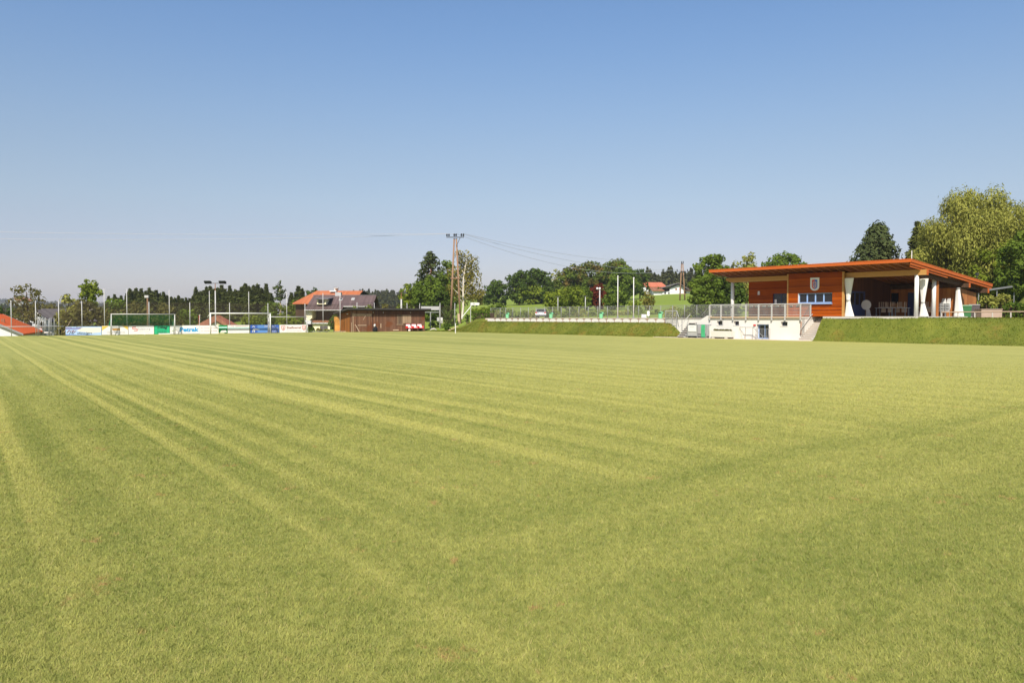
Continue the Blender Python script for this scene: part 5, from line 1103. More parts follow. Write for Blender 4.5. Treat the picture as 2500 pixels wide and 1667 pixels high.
# parapet of the cellar way, planter, railing
pw = thing('cellar_parapet', 'low grey white parapet in front of the basement wall', 'wall', W(0, 0, 0.03), TH)
q0, q1 = A_(1733, -0.55), A_(1803, -0.55)
MB().box(q0, q1, -0.62, -0.45, 0, 1.16).build('wall', M['render'], pw); MB().box(q1 - 0.17, q1, -0.449, 0.1, 0, 1.16).build('return_wall', M['render'], pw)
pl = thing('planter_trough', 'long cream planter trough standing before the grey parapet', 'planter', W((A_(1737, -0.95) + A_(1790, -0.95)) / 2, -0.92, 0.03), TH)
hw_ = (A_(1788, -0.95) - A_(1737, -0.95)) / 2
m = MB(); m.add([(-hw_*0.94,-0.2,0.14),(hw_*0.94,-0.2,0.14),(hw_*0.94,0.2,0.14),(-hw_*0.94,0.2,0.14),(-hw_,-0.24,0.70),(hw_,-0.24,0.70),(hw_,0.24,0.70),(-hw_,0.24,0.70)], [(3,2,1,0),(4,5,6,7),(0,1,5,4),(1,2,6,5),(2,3,7,6),(3,0,4,7)]); m.build('trough', M['render'], pl)
for x in (-hw_ * 0.8, hw_ * 0.45): MB().box(x - 0.15, x + 0.15, -0.18, 0.18, 0, 0.139).build('foot', M['concrete'], pl)
def leafcards(C, size, asp=1.6, normal=None, jit=1.0):
    n = len(C); N = RNG.normal(size=(n, 3))
    if normal is not None: N = N * jit + normal
    N /= np.linalg.norm(N, axis=1, keepdims=True) + 1e-9
    T = np.cross(N, RNG.normal(size=(n, 3))); T /= np.linalg.norm(T, axis=1, keepdims=True) + 1e-9
    B = np.cross(N, T); s = (size * (0.6 + 0.8 * RNG.random(n)))[:, None] / 2
    V = np.stack([C - T * s * asp, C + B * s, C + T * s * asp, C - B * s], 1)
    return V.reshape(-1, 3)
C = np.stack([RNG.uniform(-hw_ * 0.85, hw_ * 0.85, 260), RNG.uniform(-0.15, 0.15, 260), 0.70 + 0.14 * RNG.random(260)], 1)
quadmesh('plants', leafcards(C, 0.09), M['lf_brown'], pl)
rr = thing('ramp_railing', 'thin grey railing down the cellar way before the blue basement door', 'railing', W(0, 0, 0.03), TH)
e0, e1, e2, e3 = A_(1804, -0.4), A_(1820, -0.4), A_(1838, -0.4), A_(1862, -0.4)
m = MB(); m.tube([(e0, -0.4, 1.05), (e2, -0.4, 1.05), (e3, -0.4, 0.30), (e3 + 0.5, -0.4, 0.25)], 0.025, 8); m.tube([(e0, -0.4, 1.0), (e1, -0.4, 0.28), (e2, -0.4, 0.28)], 0.02, 8); m.build('handrail', M['steel'], rr)
for x, z in ((e1, 1.04), (e2, 1.04), (e3, 0.3)): MB().tube([(x, -0.4, 0), (x, -0.4, z)], 0.025, 8).build('post', M['steel'], rr)
gg = MB(); g0, g1 = A_(1846, -0.3), A_(1880, -0.3); gg.box(g0, g1, -0.33, -0.30, 0.93, 0.96); gg.box(g0, g1, -0.33, -0.30, 0.06, 0.09)
for i in range(9): x = g0 + (g1 - g0) * i / 8; gg.box(x - 0.012, x + 0.012, -0.33 + 0.008, -0.302, 0.091, 0.929)
tag(gg.build('door_gate', M['steel'], None, W(0, 0, 0.03), TH), 'low barred grey gate before the blue basement door', 'gate')

# ------------------------------------------------------------------ right of the gable
def wheelie(px, b, label, mat, wd, ht):
    t_ = thing('wheelie_bin', label, 'bin', W(A_(px, b), b, 1.92), TH + 0.5)
    m = MB(); w2 = wd / 2; m.add([(-w2*0.85,-0.3,0.08),(w2*0.85,-0.3,0.08),(w2*0.85,0.3,0.08),(-w2*0.85,0.3,0.08),(-w2,-0.36,ht),(w2,-0.36,ht),(w2,0.36,ht),(-w2,0.36,ht)], [(3,2,1,0),(4,5,6,7),(0,1,5,4),(1,2,6,5),(2,3,7,6),(3,0,4,7)]); m.build('body', mat, t_)
    MB().prism([(-0.40, ht + 0.003), (0.38, ht + 0.003), (0.38, ht + 0.07), (-0.36, ht + 0.10)], -w2 - 0.02, w2 + 0.02, 'X').build('lid', mat, t_)
    for s in (-1, 1): MB().tube([(s * w2 * 0.7, 0.32, 0.1), (s * (w2 * 0.7 + 0.06), 0.32, 0.1)], 0.1, 10).build('wheel', M['black'], t_)
wheelie(2358, 10.3, 'green wheelie bin next to the gable curtain', M['greenbin'], 0.75, 1.0); wheelie(2377, 11.3, 'dark grey wheelie bin at the corner of the gable', M['greybin'], 0.8, 1.06)
t_ = thing('timber_planter', 'pale pinkish timber box on the lawn right of the bins', 'planter box', W(A_(2412, 10.5), 10.5, 1.9), TH + 0.9)
MB().box(-0.85, 0.85, -0.5, 0.5, 0.0, 0.72).build('box', M['plant_box'], t_); MB().box(-0.89, 0.89, -0.54, 0.54, 0.721, 0.77).build('rim', M['plant_box'], t_)
hr_ = thing('low_barrier', 'low pale barrier rail on short posts along the top of the right bank', 'barrier', W(0, 0, 1.9), TH)
rb = 5.2; x0, x1 = A_(2300, 7.5), A_(2620, 5.0)
MB().tube([(x0, 7.4, 0.50), (x1, 4.6, 0.50)], 0.045, 8).build('rail', M['pale_wood'], hr_)
for i in range(8): f_ = i / 7; MB().tube([(x0 + (x1 - x0) * f_, 7.4 - 2.8 * f_, 0), (x0 + (x1 - x0) * f_, 7.4 - 2.8 * f_, 0.455)], 0.05, 8).build('post', M['concrete'], hr_)
pa, pb = PP(2384, 712, 78), PP(2480, 698, 84)
dr_ = thing('sloping_handrail', 'long grey handrail running up the grassy slope behind the clubhouse', 'handrail', (pa.x, pa.y, 0))
MB().beam((0, 0, pa.z), (pb.x - pa.x, pb.y - pa.y, pb.z), 0.10, 0.16).build('rail', M['steel'], dr_)
for f_ in (0.05, 0.5, 0.95): MB().tube([((pb.x - pa.x) * f_, (pb.y - pa.y) * f_ + 0.1, 1.8), ((pb.x - pa.x) * f_, (pb.y - pa.y) * f_ + 0.1, pa.z + (pb.z - pa.z) * f_)], 0.04, 8).build('post', M['steel'], dr_)
Yl = 88; lp = thing('pole_lamp', 'small dark lantern on a thin pole in front of the willow', 'lamp', (PX(2383, Yl), Yl, 2.0))
MB().tube([(0, 0, 0), (0, 0, PZ(674, Yl) - 2.0)], 0.05, 8).build('pole', M['dark'], lp); MB().box(-0.12, 0.12, -0.12, 0.12, PZ(673, Yl) - 2.0, PZ(666, Yl) - 2.0).build('lantern', M['dark'], lp)
# ------------------------------------------------------------------ houses beyond the pitch
def gable_house(name, label, loc, rz_, L, Wd, ze, zr, ov, wallm, roofm, vergem=None, group=None, th=0.18, wy=None):
    t_ = thing(name, label, 'house', loc, rz_, group); h = Wd / 2
    sl = (zr - ze) / h
    m = MB(); m.prism([(-h, -0.6), (h, -0.6), (h, ze), (0, zr), (-h, ze)], 0, L, 'X'); m.build('wall', wallm, t_)
    r = MB(); o2 = ov
    for s in (-1, 1):
        p = [(-ov, 0, zr + 0.05 + th), (L + ov, 0, zr + 0.05 + th), (L + ov, s * (h + o2), ze - sl * o2 + 0.05 + th), (-ov, s * (h + o2), ze - sl * o2 + 0.05 + th)]
        if s > 0: p = p[::-1]
        r.slab(p, th)
    ro = r.build('roof', roofm, t_)
    if vergem:
        for x in (-ov - 0.05, L + ov + 0.004):
            v = MB()
            for s in (-1, 1): v.add([(x, 0, zr + 0.02), (x, 0, zr + 0.08 + th), (x, s*(h+o2), ze - sl*o2 + 0.08 + th), (x, s*(h+o2), ze - sl*o2 + 0.02), (x + 0.045, 0, zr + 0.02), (x + 0.045, 0, zr + 0.08 + th), (x + 0.045, s*(h+o2), ze - sl*o2 + 0.08 + th), (x + 0.045, s*(h+o2), ze - sl*o2 + 0.02)], [(0,1,2,3),(7,6,5,4),(0,4,5,1),(1,5,6,2),(2,6,7,3),(3,7,4,0)])
            v.build('verge_board', vergem, ro)
    return t_, ro
# orange roof at the left edge of the view
bz = -4.0
hl, ro = gable_house('farm_house', 'white house with a large plain orange roof at the left corner of the pitch', (-65.8, 100.4, bz), math.atan2(0.917, -0.399), 20, 9.6, -0.15 - bz, 2.2 - bz, 0.35, M['render_cool'], M['tilehot'], M['steel'])
m = MB(); m.box(4.9, 5.3, -2.4, -2.0, 4.6, 5.75); m.build('vent_pipe', M['browntile'], ro)
for y in (-2.6, 1.6): MB().box(-0.03, -0.003, y, y + 1.1, 2.0, 3.2).build('window', M['glass'], hl)
# white house with grey roof and balcony
loc = (PX(84, 128), 128, -3.6); wh, ro = gable_house('balcony_house', 'white house with dark grey roof and plant filled balcony behind the stacked goals', loc, R(75), 9, 6.0, 5.0, 6.7, 0.5, M['render_cool'], M['greyroof'], M['concrete'])
MB().box(-1.2, -0.01, -2.6, 2.6, 2.5, 2.7).build('balcony_slab', M['render_cool'], wh); MB().box(-1.2, -1.1, -2.6, 2.6, 2.7, 3.6).build('balcony_front', M['render_cool'], wh)
for y in (-2.0, 0.4): MB().box(-0.03, -0.003, y, y + 1.3, 2.75, 4.8).build('window', M['glass'], wh)
loc = (PX(62, 122), 122, -3.9); wb = thing('white_annex', 'low white flat building with dark openings just behind the orange roof', 'building', loc, R(-20))
m = MB(); m.wall(0, 3.2, 0, 4.4, 0, 3.5, []); m.build('wall', M['render_cool'], wb); MB().box(-0.15, 3.35, -0.15, 3.65, 4.41, 4.6).build('roof', M['render_cool'], wb)
for i in range(3): MB().box(0.25 + i * 0.95, 0.85 + i * 0.95, -0.04, -0.004, 3.0, 3.9).build('window', M['glass'], wb)
# brown hipped house with cream gable behind the full size goal
Y = 114.0; bz = -4.0; loc = (PX(527, Y), Y, bz); hh = thing('hipped_house', 'house with brown hipped roof and pale yellow gable behind the white goal', 'house', loc, R(20))
zr, ze = PZ(769.5, Y) - bz, PZ(797, Y) - bz
m = MB(); m.box(-2.3, 2.3, 0.4, 10, 0, ze + 0.1); m.build('wall', M['cream'], hh)
m = MB()
fl, fr_, bl_, brr = (-2.9, -0.6, ze), (1.9, -0.6, ze), (-2.9, 11, ze), (3.4, 11, ze)
r1, r2 = (-0.1, 1.6, zr), (0.6, 7.5, zr)
m.add([fl, fr_, r1], [(0, 1, 2)]); m.add([fl, r1, r2, bl_], [(0, 1, 2, 3)]); m.add([bl_, r2, brr], [(0, 1, 2)]); m.build('roof', M['browntile'], hh)
m = MB(); m.add([fr_, brr, r2, r1], [(0, 1, 2, 3)]); m.add([(fr_[0], fr_[1], ze - 0.15), (brr[0], brr[1], ze - 0.15), brr, fr_], [(0,1,2,3)]); m.build('roof_side', M['tile2'], hh)
zg = PZ(784.5, Y - 1) - bz
m = MB(); m.prism([(-0.95, ze - 1.2), (1.1, ze - 1.2), (1.1, zg - 0.62), (0.08, zg), (-0.95, zg - 0.62)], -1.5, 0.5, 'Y'); m.build('gable_front', M['cream'], hh)
m = MB()
m.slab([(0.08, -1.8, zg + 0.14), (0.08, 0.9, zg + 0.14), (-1.25, 0.9, zg - 0.68), (-1.25, -1.8, zg - 0.68)], 0.1); m.slab([(0.08, 0.9, zg + 0.14), (0.08, -1.8, zg + 0.14), (1.4, -1.8, zg - 0.68), (1.4, 0.9, zg - 0.68)], 0.1)
m.build('gable_roof', M['browntile'], hh)
# dark ribbed roof house left of the shed
Y = 130.0; bz = -0.6; ox = PX(750, Y); X_ = lambda p: PX(p, Y) - ox
Z_ = lambda p: PZ(p, Y) - bz
h2 = thing('dark_roof_house', 'cream house with dark ribbed roof, dormer and brown timber balcony beside the shed', 'house', (ox, Y, bz), 0)
zr, ze, ze2 = Z_(719.5), Z_(756), Z_(747)
sl_ = 4.4
m = MB()
m.add([(X_(746.5), -0.9, ze), (X_(838), -0.9, ze), (X_(838), 4.2, zr), (X_(751), 4.2, zr)], [(0,1,2,3)])
m.add([(X_(838), 0.35, ze2), (X_(909), 0.35, ze2), (X_(909), 4.2, zr), (X_(838), 4.2, zr)], [(0,1,2,3)])
m.add([(X_(751), 4.2, zr), (X_(909), 4.2, zr), (X_(909), 8.6, ze), (X_(751), 8.6, ze)], [(0,1,2,3)])
m.add([(X_(746.5), -0.9, ze - 0.16), (X_(838), -0.9, ze - 0.16), (X_(838), -0.9, ze), (X_(746.5), -0.9, ze)], [(0,1,2,3)])
m.add([(X_(838), 0.35, ze2 - 0.16), (X_(909), 0.35, ze2 - 0.16), (X_(909), 0.35, ze2), (X_(838), 0.35, ze2)], [(0,1,2,3)])
rf = m.build('roof', M['darkroof'], h2)
MB().box(X_(750), X_(908), 4.1, 4.35, zr - 0.02, zr + 0.08).build('ridge_cap', M['greyroof'], rf)
g_ = MB(); g_.tube([(X_(747), -1.0, ze - 0.1), (X_(838), -1.0, ze - 0.1)], 0.07, 8); g_.build('gutter', M['post'], rf); g_ = MB(); g_.tube([(X_(838), 0.27, ze2 - 0.1), (X_(905), 0.27, ze2 - 0.1)], 0.07, 8); g_.build('gutter', M['post'], rf)
m = MB(); m.box(X_(764), X_(836), 2.2, 8, 0, ze - 0.1); m.build('recessed_timber_wall', M['darkwood'], h2)
m = MB(); m.box(X_(838), X_(905), 0.9, 8, 0, ze2 - 0.05); m.build('timber_wall', M['darkwood'], h2)
m = MB(); m.prism([(X_(748.5), Z_(790)), (X_(758), Z_(780)), (X_(763.5), Z_(776)), (X_(763.5), ze - 0.02), (X_(748.5), ze - 0.02)], -0.3, 6.0, 'Y'); m.build('end_wall', M['cream'], h2)
m = MB(); m.box(X_(748.5), X_(763.5), 0.1, 6, 0, Z_(790)); m.build('lower_end_wall', M['darkwood'], h2)
m = MB(); m.wall(X_(763.6), X_(806), 0, Z_(788), -0.2, 2.0, []); m.build('lower_wall', M['cream'], h2)
MB().box(X_(748), X_(763.5), -1.2, -0.31, Z_(791), Z_(782)).build('terrace_wall', M['render_cool'], h2)
m = MB(); m.box(X_(764), X_(812), -0.35, -0.25, Z_(787.5), Z_(782)); m.build('balcony_rail', M['brownwood'], h2); MB().box(X_(763), X_(807), -0.6, 0.0, Z_(790), Z_(788)).build('balcony_edge', M['render_cool'], h2)
MB().box(X_(782), X_(801), -0.26, -0.205, 0.3, Z_(796)).build('garage_door', M['greybin'], h2)
d0, d1, zb, zt = X_(774.5), X_(796.5), Z_(743), Z_(731)
dm = MB(); dm.box(d0, d1, -0.1, 3.2, zb, zt); do = dm.build('dormer', M['cream'], h2)
MB().box(d0 + 0.22, d1 - 0.22, -0.13, -0.104, zb + 0.12, zt - 0.05).build('dormer_window', M['glass'], do)
MB().slab([(d0 - 0.35, -0.6, zt + 0.12), (d1 + 0.5, -0.6, zt + 0.12), (d1 + 0.5, 4.0, zt + 0.42), (d0 - 0.35, 4.0, zt + 0.42)], 0.14).build('dormer_roof', M['greyroof'], do)
def on_roof(px, py): f_ = (Z_(py) - ze) / (zr - ze); return -0.9 + 5.1 * f_
for px, py, lab in ((824, 730.5, None), (854, 729.5, None)):
    y = on_roof(px, py); z = Z_(py); nrm = (zr - ze) / 5.1
    k = MB(); k.slab([(X_(px) - 0.26, y - 0.32, z - 0.32 * nrm + 0.08), (X_(px) + 0.26, y - 0.32, z - 0.32 * nrm + 0.08), (X_(px) + 0.26, y + 0.32, z + 0.32 * nrm + 0.08), (X_(px) - 0.26, y + 0.32, z + 0.32 * nrm + 0.08)], 0.12)
    ko = k.build('skylight', M['post'], rf)
    k = MB(); k.add([(X_(px) - 0.18, y - 0.24, z - 0.24 * nrm + 0.085), (X_(px) + 0.18, y - 0.24, z - 0.24 * nrm + 0.085), (X_(px) + 0.18, y + 0.24, z + 0.24 * nrm + 0.085), (X_(px) - 0.18, y + 0.24, z + 0.24 * nrm + 0.085)], [(0,1,2,3)]); k.build('pane', M['glass'] if px < 840 else M['greyframe'], ko)
MB().box(X_(805.5), X_(820), 4.0, 4.9, Z_(722), Z_(712)).build('roof_vent', M['greyframe'], rf)
# orange roof behind it
Y = 146.0; bz = -0.5; ox = PX(753, Y)
h3 = thing('orange_roof_house', 'bigger house with bright orange tiled roof rising behind the dark ribbed roof', 'house', (ox, Y, bz), 0)
zr, ze = Z_(709), Z_(741); hipL, hipR = X_(762), X_(881.5)
m = MB()
m.add([(X_(731), -4.5, ze), (X_(874), -4.5, ze - 0.0), (hipR, 2, zr), (hipL + 0.4, 2, zr)], [(0,1,2,3)]); m.add([(X_(731), 8.5, ze), (X_(731), -4.5, ze), (hipL + 0.4, 2, zr)], [(0,1,2)]); m.add([(X_(874), 8.5, ze), (X_(731), 8.5, ze), (hipL + 0.4, 2, zr), (hipR, 2, zr)], [(0,1,2,3)])
m.add([(X_(731), -4.5, ze - 0.2), (X_(874), -4.5, ze - 0.2), (X_(874), -4.5, ze), (X_(731), -4.5, ze)], [(0,1,2,3)])
rf3 = m.build('roof', M['tile'], h3)
m = MB(); m.box(X_(735), X_(866), -3.6, 7.6, 0, ze - 0.05); m.build('wall', M['darkwood'], h3)
m = MB(); m.prism([(-3.6, ze - 0.05), (7.6, ze - 0.05), (2, zr - 0.35)], X_(864), X_(866) - 0.02, 'X'); m.build('gable_boards', M['black'], h3)
mb_ = MB(); mb_.add([(X_(874) + 0.003, -4.5, ze - 0.22), (X_(874) + 0.003, -4.5, ze), (hipR + 0.003, 2, zr), (hipR + 0.003, 2, zr - 0.3)], [(0,1,2,3)]); mb_.add([(X_(874) + 0.9, 8.5, ze - 0.3), (X_(874) + 0.9, 8.5, ze), (hipR + 0.003, 2, zr), (hipR + 0.003, 2, zr - 0.3)], [(3,2,1,0)])
mb_.add([(hipR, 2, zr), (X_(893), 5.5, Z_(719)), (X_(874), 8.5, ze), (X_(874), -4.5, ze)], [(0,1,2,3)]); mb_.build('gable_edge', M['black'], rf3)
ch = MB(); ch.box(X_(812), X_(819.5), 1.6, 2.5, zr - 0.5, Z_(703)); co = ch.build('chimney', plain('plastered chimney', (0.62, 0.55, 0.5), 0.08), h3)
MB().box(X_(811), X_(820.5), 1.5, 2.6, Z_(703) + 0.003, Z_(702)).build('chimney_cap', M['white'], co); MB().box(X_(815), X_(819.5) + 0.004, 1.57, 1.597, zr - 0.4, Z_(704)).build('chimney_face', M['barkred'], co); MB().tube([(X_(813), 2, Z_(702) + 0.003), (X_(813), 2, Z_(700.5))], 0.28, 8).build('chimney_pot', M['greybin'], co)
MB().box(X_(804), X_(820), 0.4, 1.4, Z_(712), Z_(709.5)).build('snow_board', M['white'], rf3); MB().box(X_(820), X_(829), -0.4, 0.4, Z_(716), Z_(713.8)).build('skylight', M['white'], rf3)
# farm on the far meadow
Y = 300.0
def FX(p): return PX(p, Y)
def farm(name, label, p0, p1, y_ridge, y_eave, y_base, wallm, roofm, dY=0.0, rz_=0.0, front=True):
    global Y; z0 = PZ(y_base, Y); loc = (FX(p0), Y + dY, z0)
    t_ = thing(name, label, 'house', loc, rz_, 'farm houses on the far meadow')
    wd = FX(p1) - FX(p0); zr, ze = PZ(y_ridge, Y) - z0, PZ(y_eave, Y) - z0
    MB().prism([(0.0, -1.5), (9.0, -1.5), (9.0, ze), (4.5, zr - 0.3), (0.0, ze)], 0.5, wd - 0.5, 'X').build('wall', wallm, t_)
    m = MB(); m.slab([(-0.3, 4.5, zr), (-0.3, -1.0, ze - 0.2), (wd + 0.3, -1.0, ze - 0.2), (wd - 0.6, 4.5, zr)], 0.25); m.slab([(-0.3, 10.0, ze - 0.2), (-0.3, 4.5, zr), (wd - 0.6, 4.5, zr), (wd + 0.3, 10.0, ze - 0.2)], 0.25); m.build('roof', roofm, t_)
    return t_, wd, ze, zr
t_, wd, ze, zr = farm('red_roof_house', 'far farmhouse with long red tiled roof and warm walls', 1581, 1629, 687, 697.5, 709, M['render'], M['tile2'], 4)
for x, w_, mm in ((0.6, 1.2, M['brownwood']), (3.0, 2.0, M['cream']), (5.2, 1.0, M['brownwood'])): MB().box(x, x + w_, -0.05, -0.004, ze - 2.0, ze - 0.5).build('window', mm, t_)
z0 = PZ(717, Y); t_ = thing('white_chalet', 'far white chalet with wide grey roof and dark timber balcony', 'house', (FX(1613), Y, z0), 0, 'farm houses on the far meadow')
zap, zl, zrr = PZ(692.5, Y) - z0, PZ(703, Y) - z0, PZ(706, Y) - z0
a0, aw0, aw1, aap = 0.0, FX(1634) - FX(1613), FX(1669.5) - FX(1613), FX(1655) - FX(1613)
MB().prism([(aw0, -1.5), (aw1, -1.5), (aw1, zrr + 0.5), (aap, zap - 0.5), (aw0, zl - 0.2)], -0.3, 9, 'Y').build('gable_wall', M['render_cool'], t_)
MB().box(a0 + 0.4, aw0 - 0.003, 1.2, 8.5, 0.9, zl - 0.15).build('timber_wall', M['darkwood'], t_); MB().box(a0 + 0.4, aw0 - 0.003, 0.2, 8.5, -1.5, 0.87).build('lower_wall', M['render_cool'], t_)
for x in (a0 + 1.3, a0 + 2.7): MB().box(x, x + 0.6, 0.15, 0.197, -0.1, 0.6).build('window', M['glass'], t_)
MB().box(aap - 1.1, aap - 0.5, -0.36, -0.304, zap - 2.4, zap - 1.7).build('window', M['brownwood'], t_); MB().box(aap + 0.4, aap + 0.9, -0.36, -0.304, zap - 2.4, zap - 1.6).build('window', M['red'], t_)
m = MB(); m.slab([(aap, -1.6, zap + 0.25), (aap, 10, zap + 0.25), (a0 - 0.6, 10, zl - 0.1), (a0 - 0.6, -1.6, zl - 0.1)], 0.25); m.slab([(aap, 10, zap + 0.25), (aap, -1.6, zap + 0.25), (aw1 + 1.4, -1.6, zrr - 0.1), (aw1 + 1.4, 10, zrr - 0.1)], 0.25); m.build('roof', M['greyroof'], t_)
t_, wd, ze, zr = farm('small_barn', 'far small barn with dark roof right of the white chalet', 1671, 1686, 701, 708, 717, M['render_cool'], M['darkwood'], -1)
t_, wd, ze, zr = farm('low_outbuilding', 'far low outbuilding with brown roof below the red roof', 1585, 1611, 702.5, 709, 716, M['render_cool'], M['browntile'], -6)
tag(MB().box(0, FX(1580) - FX(1562), 0, 0.4, -1.5, 1.0).build('garden_wall', M['render_cool'], None, (FX(1562), Y - 2, PZ(710, Y))), 'far long white garden wall left of the farmhouse', 'wall')
Y = 205; loc = (PX(1149.5, Y), Y, PZ(748.5, Y)); cv = thing('white_caravan', 'small pale caravan far away behind the birch', 'caravan', loc, R(8))
MB().prism([(0, 0.35), (2.0, 0.35), (2.25, 0.8), (1.9, 1.0), (0.1, 1.0), (-0.05, 0.7)], 0, 1.6, 'Y').build('body', M['white'], cv); MB().box(0.5, 1.1, -0.02, -0.003, 0.58, 0.86).build('window', M['greyframe'], cv)
for x in (0.6, 1.5): MB().tube([(x, 0.1, 0.18), (x, 0.3, 0.18)], 0.2, 10).build('wheel', M['black'], cv)
Y = 700
for i, (px, py, w_) in enumerate(((3, 739, 5), (12, 740, 4), (112, 738, 6), (121, 740, 5))):
    gable_house('distant_house', ['tiny pale house on the far left hill at the picture edge', 'tiny pale house on the far left hill just before the first fence post', 'tiny white house on the far hill between second and third fence post, left of two', 'tiny white house on the far hill between second and third fence post, right of two'][i],
                (PX(px, Y) - 2, Y - 40, H(PX(px, Y), Y - 40) if False else PZ(py + 4, Y - 40)), R(20 * i), 9, 7, 3.0, 5.0, 0.3, M['render_cool'], M['browntile'], None, 'distant houses on the left hill', 0.15)

# ------------------------------------------------------------------ trees
def rnd(a, b): return random.uniform(a, b)
def cards(C, size, asp, T=None, N=None, jit=0.8):
    n = len(C)
    if N is None: N = RNG.normal(size=(n, 3))
    else: N = N + RNG.normal(size=(n, 3)) * jit
    N = N / (np.linalg.norm(N, axis=1, keepdims=True) + 1e-9)
    if T is None: T = RNG.normal(size=(n, 3))
    T = T - N * np.sum(T * N, axis=1, keepdims=True); T = T / (np.linalg.norm(T, axis=1, keepdims=True) + 1e-9)
    B = np.cross(N, T); s = (size * (0.55 + 0.9 * RNG.random(n)))[:, None] / 2
    return np.stack([C - T * s * asp, C + B * s + T * s * 0.15, C + T * s * asp, C - B * s + T * s * 0.15], 1).reshape(-1, 3)
def blob_leaves(blobs, size, dens, asp=1.5, droop=0.0, flat=1.0):
    out = []
    for (cx, cy, cz, rx, ry, rz_) in blobs:
        area = 4 * PI * ((rx * ry + ry * rz_ + rz_ * rx) / 3); n = max(12, int(area / (size * size * 0.55 * asp) * dens))
        D = RNG.normal(size=(n, 3)); D /= np.linalg.norm(D, axis=1, keepdims=True)
        lump = 1 + 0.16 * np.sin(D[:, 0] * 7 + cx * 3) * np.sin(D[:, 1] * 6 + cy) + 0.1 * np.sin(D[:, 2] * 9 + cz)
        q = (0.55 + 0.52 * RNG.random(n) ** 0.6) * lump
        C = np.array([cx, cy, cz]) + D * np.array([rx, ry, rz_]) * q[:, None]
        T = None
        if droop > 0:
            T = np.tile([[0, 0, -1.0]], (n, 1)) + RNG.normal(size=(n, 3)) * (0.35 if droop > 0.5 else 0.8)
            C[:, 2] -= np.abs(RNG.normal(size=n)) * droop * rz_
        Nn = D.copy(); Nn[:, 2] *= flat; Nn[:, 2] += 0.25
        out.append(cards(C, size, asp, T, Nn, 0.42))
    return np.concatenate(out)
def envelope(rx, ry, rz_, nb, br, flatb=0.75, low=-0.75, fill=3):
    """clump centres spread over an ellipsoid so that the outline is uneven"""
    b = []
    for i in range(nb):
        zz = low + (1 - low) * ((i + 0.5) / nb); th_ = i * 2.39996 + rnd(-0.5, 0.5)
        zz = max(-0.95, min(0.97, zz + rnd(-0.12, 0.12))); r = math.sqrt(max(0.0, 1 - zz * zz)); k = rnd(0.60, 0.92); s = br * rnd(0.65, 1.3)
        b.append((math.cos(th_) * r * rx * k, math.sin(th_) * r * ry * k, zz * rz_ * rnd(0.72, 0.95), s * rx, s * ry, s * min(rx, rz_) * flatb * 1.15))
    for i in range(fill): b.append((rnd(-0.25, 0.25) * rx, rnd(-0.25, 0.25) * ry, rnd(-0.5, 0.4) * rz_, rx * 0.42, ry * 0.42, rz_ * 0.34))
    return b
def trunk(t_, ht, r, limbs, reach, mat, bend=0.0):
    m = MB(); m.tube([(0, 0, -0.6), (bend * 0.3, 0, ht * 0.4), (bend, 0.05 * ht * 0.1, ht)], [r * 1.2, r * 0.85, r * 0.25], 8)
    for i in range(limbs):
        z = ht * (0.35 + 0.55 * (i + 0.5) / limbs); a = i * 2.4 + rnd(-0.4, 0.4); L_ = reach * rnd(0.6, 1.0)
        m.tube([(bend * z / ht, 0, z), (bend * z / ht + math.cos(a) * L_ * 0.5, math.sin(a) * L_ * 0.5, z + L_ * 0.35), (bend * z / ht + math.cos(a) * L_, math.sin(a) * L_, z + L_ * rnd(0.45, 0.8))], [r * 0.5, r * 0.3, r * 0.1], 6)
    return m.build('trunk', mat, t_, smooth=True)
def broad(label, px, Y, top, wpx, mat, name='broadleaf_tree', base=None, cfrac=0.2, nb=26, br=0.30, leaf=None, dens=0.8, ry=0.85, group=None, trunkm='bark', limbs=6, asp=1.5, droop=0.0, cat='tree', flatb=0.75, tr=None):
    x = PX(px, Y); base = H(x, Y) if base is None else base; zt = PZ(top, Y); ht = zt - base; w = wpx * Y / F_PX
    t_ = thing(name, label, cat, (x, Y, base), rnd(0, 0.0), group)
    c0 = ht * cfrac; rz_ = (ht - c0) / 2; leaf = leaf or max(0.15, Y * 0.0019)
    b = envelope(w / 2 * 1.0, w / 2 * ry, rz_ * 1.0, nb, br, flatb, -0.96 if cfrac <= 0.1 else -0.75, 4)
    V = blob_leaves(b, leaf, dens, asp, droop); V[:, 2] += c0 + rz_
    quadmesh('crown', V, M[mat], t_)
    trunk(t_, ht * 0.86, tr or max(0.1, ht * 0.022), limbs, w * 0.32, M[trunkm])
    return t_
def bush(label, px, Y, top, wpx, mat, base=None, leaf=None, nb=10, dens=0.8, group=None, name='bush', depth=0.8, cat='bush'):
    x = PX(px, Y); base = H(x, Y) if base is None else base; ht = PZ(top, Y) - base; w = wpx * Y / F_PX; leaf = leaf or max(0.12, Y * 0.0021)
    t_ = thing(name, label, cat, (x, Y, base), 0, group)
    b = envelope(w / 2 * 0.9, w / 2 * depth, ht / 2 * 1.02, nb, 0.36, 0.9, -0.8, 2); V = blob_leaves(b, leaf, dens, 1.4); V[:, 2] += ht / 2 * 0.98
    quadmesh('foliage', V, M[mat], t_); m = MB()
    for i in range(4): a = i * 1.6; m.tube([(0.1 * math.cos(a), 0.1 * math.sin(a), -0.3), (w * 0.2 * math.cos(a), w * 0.2 * math.sin(a), ht * 0.6)], [0.05, 0.02], 5)
    m.build('stems', M['bark'], t_); return t_
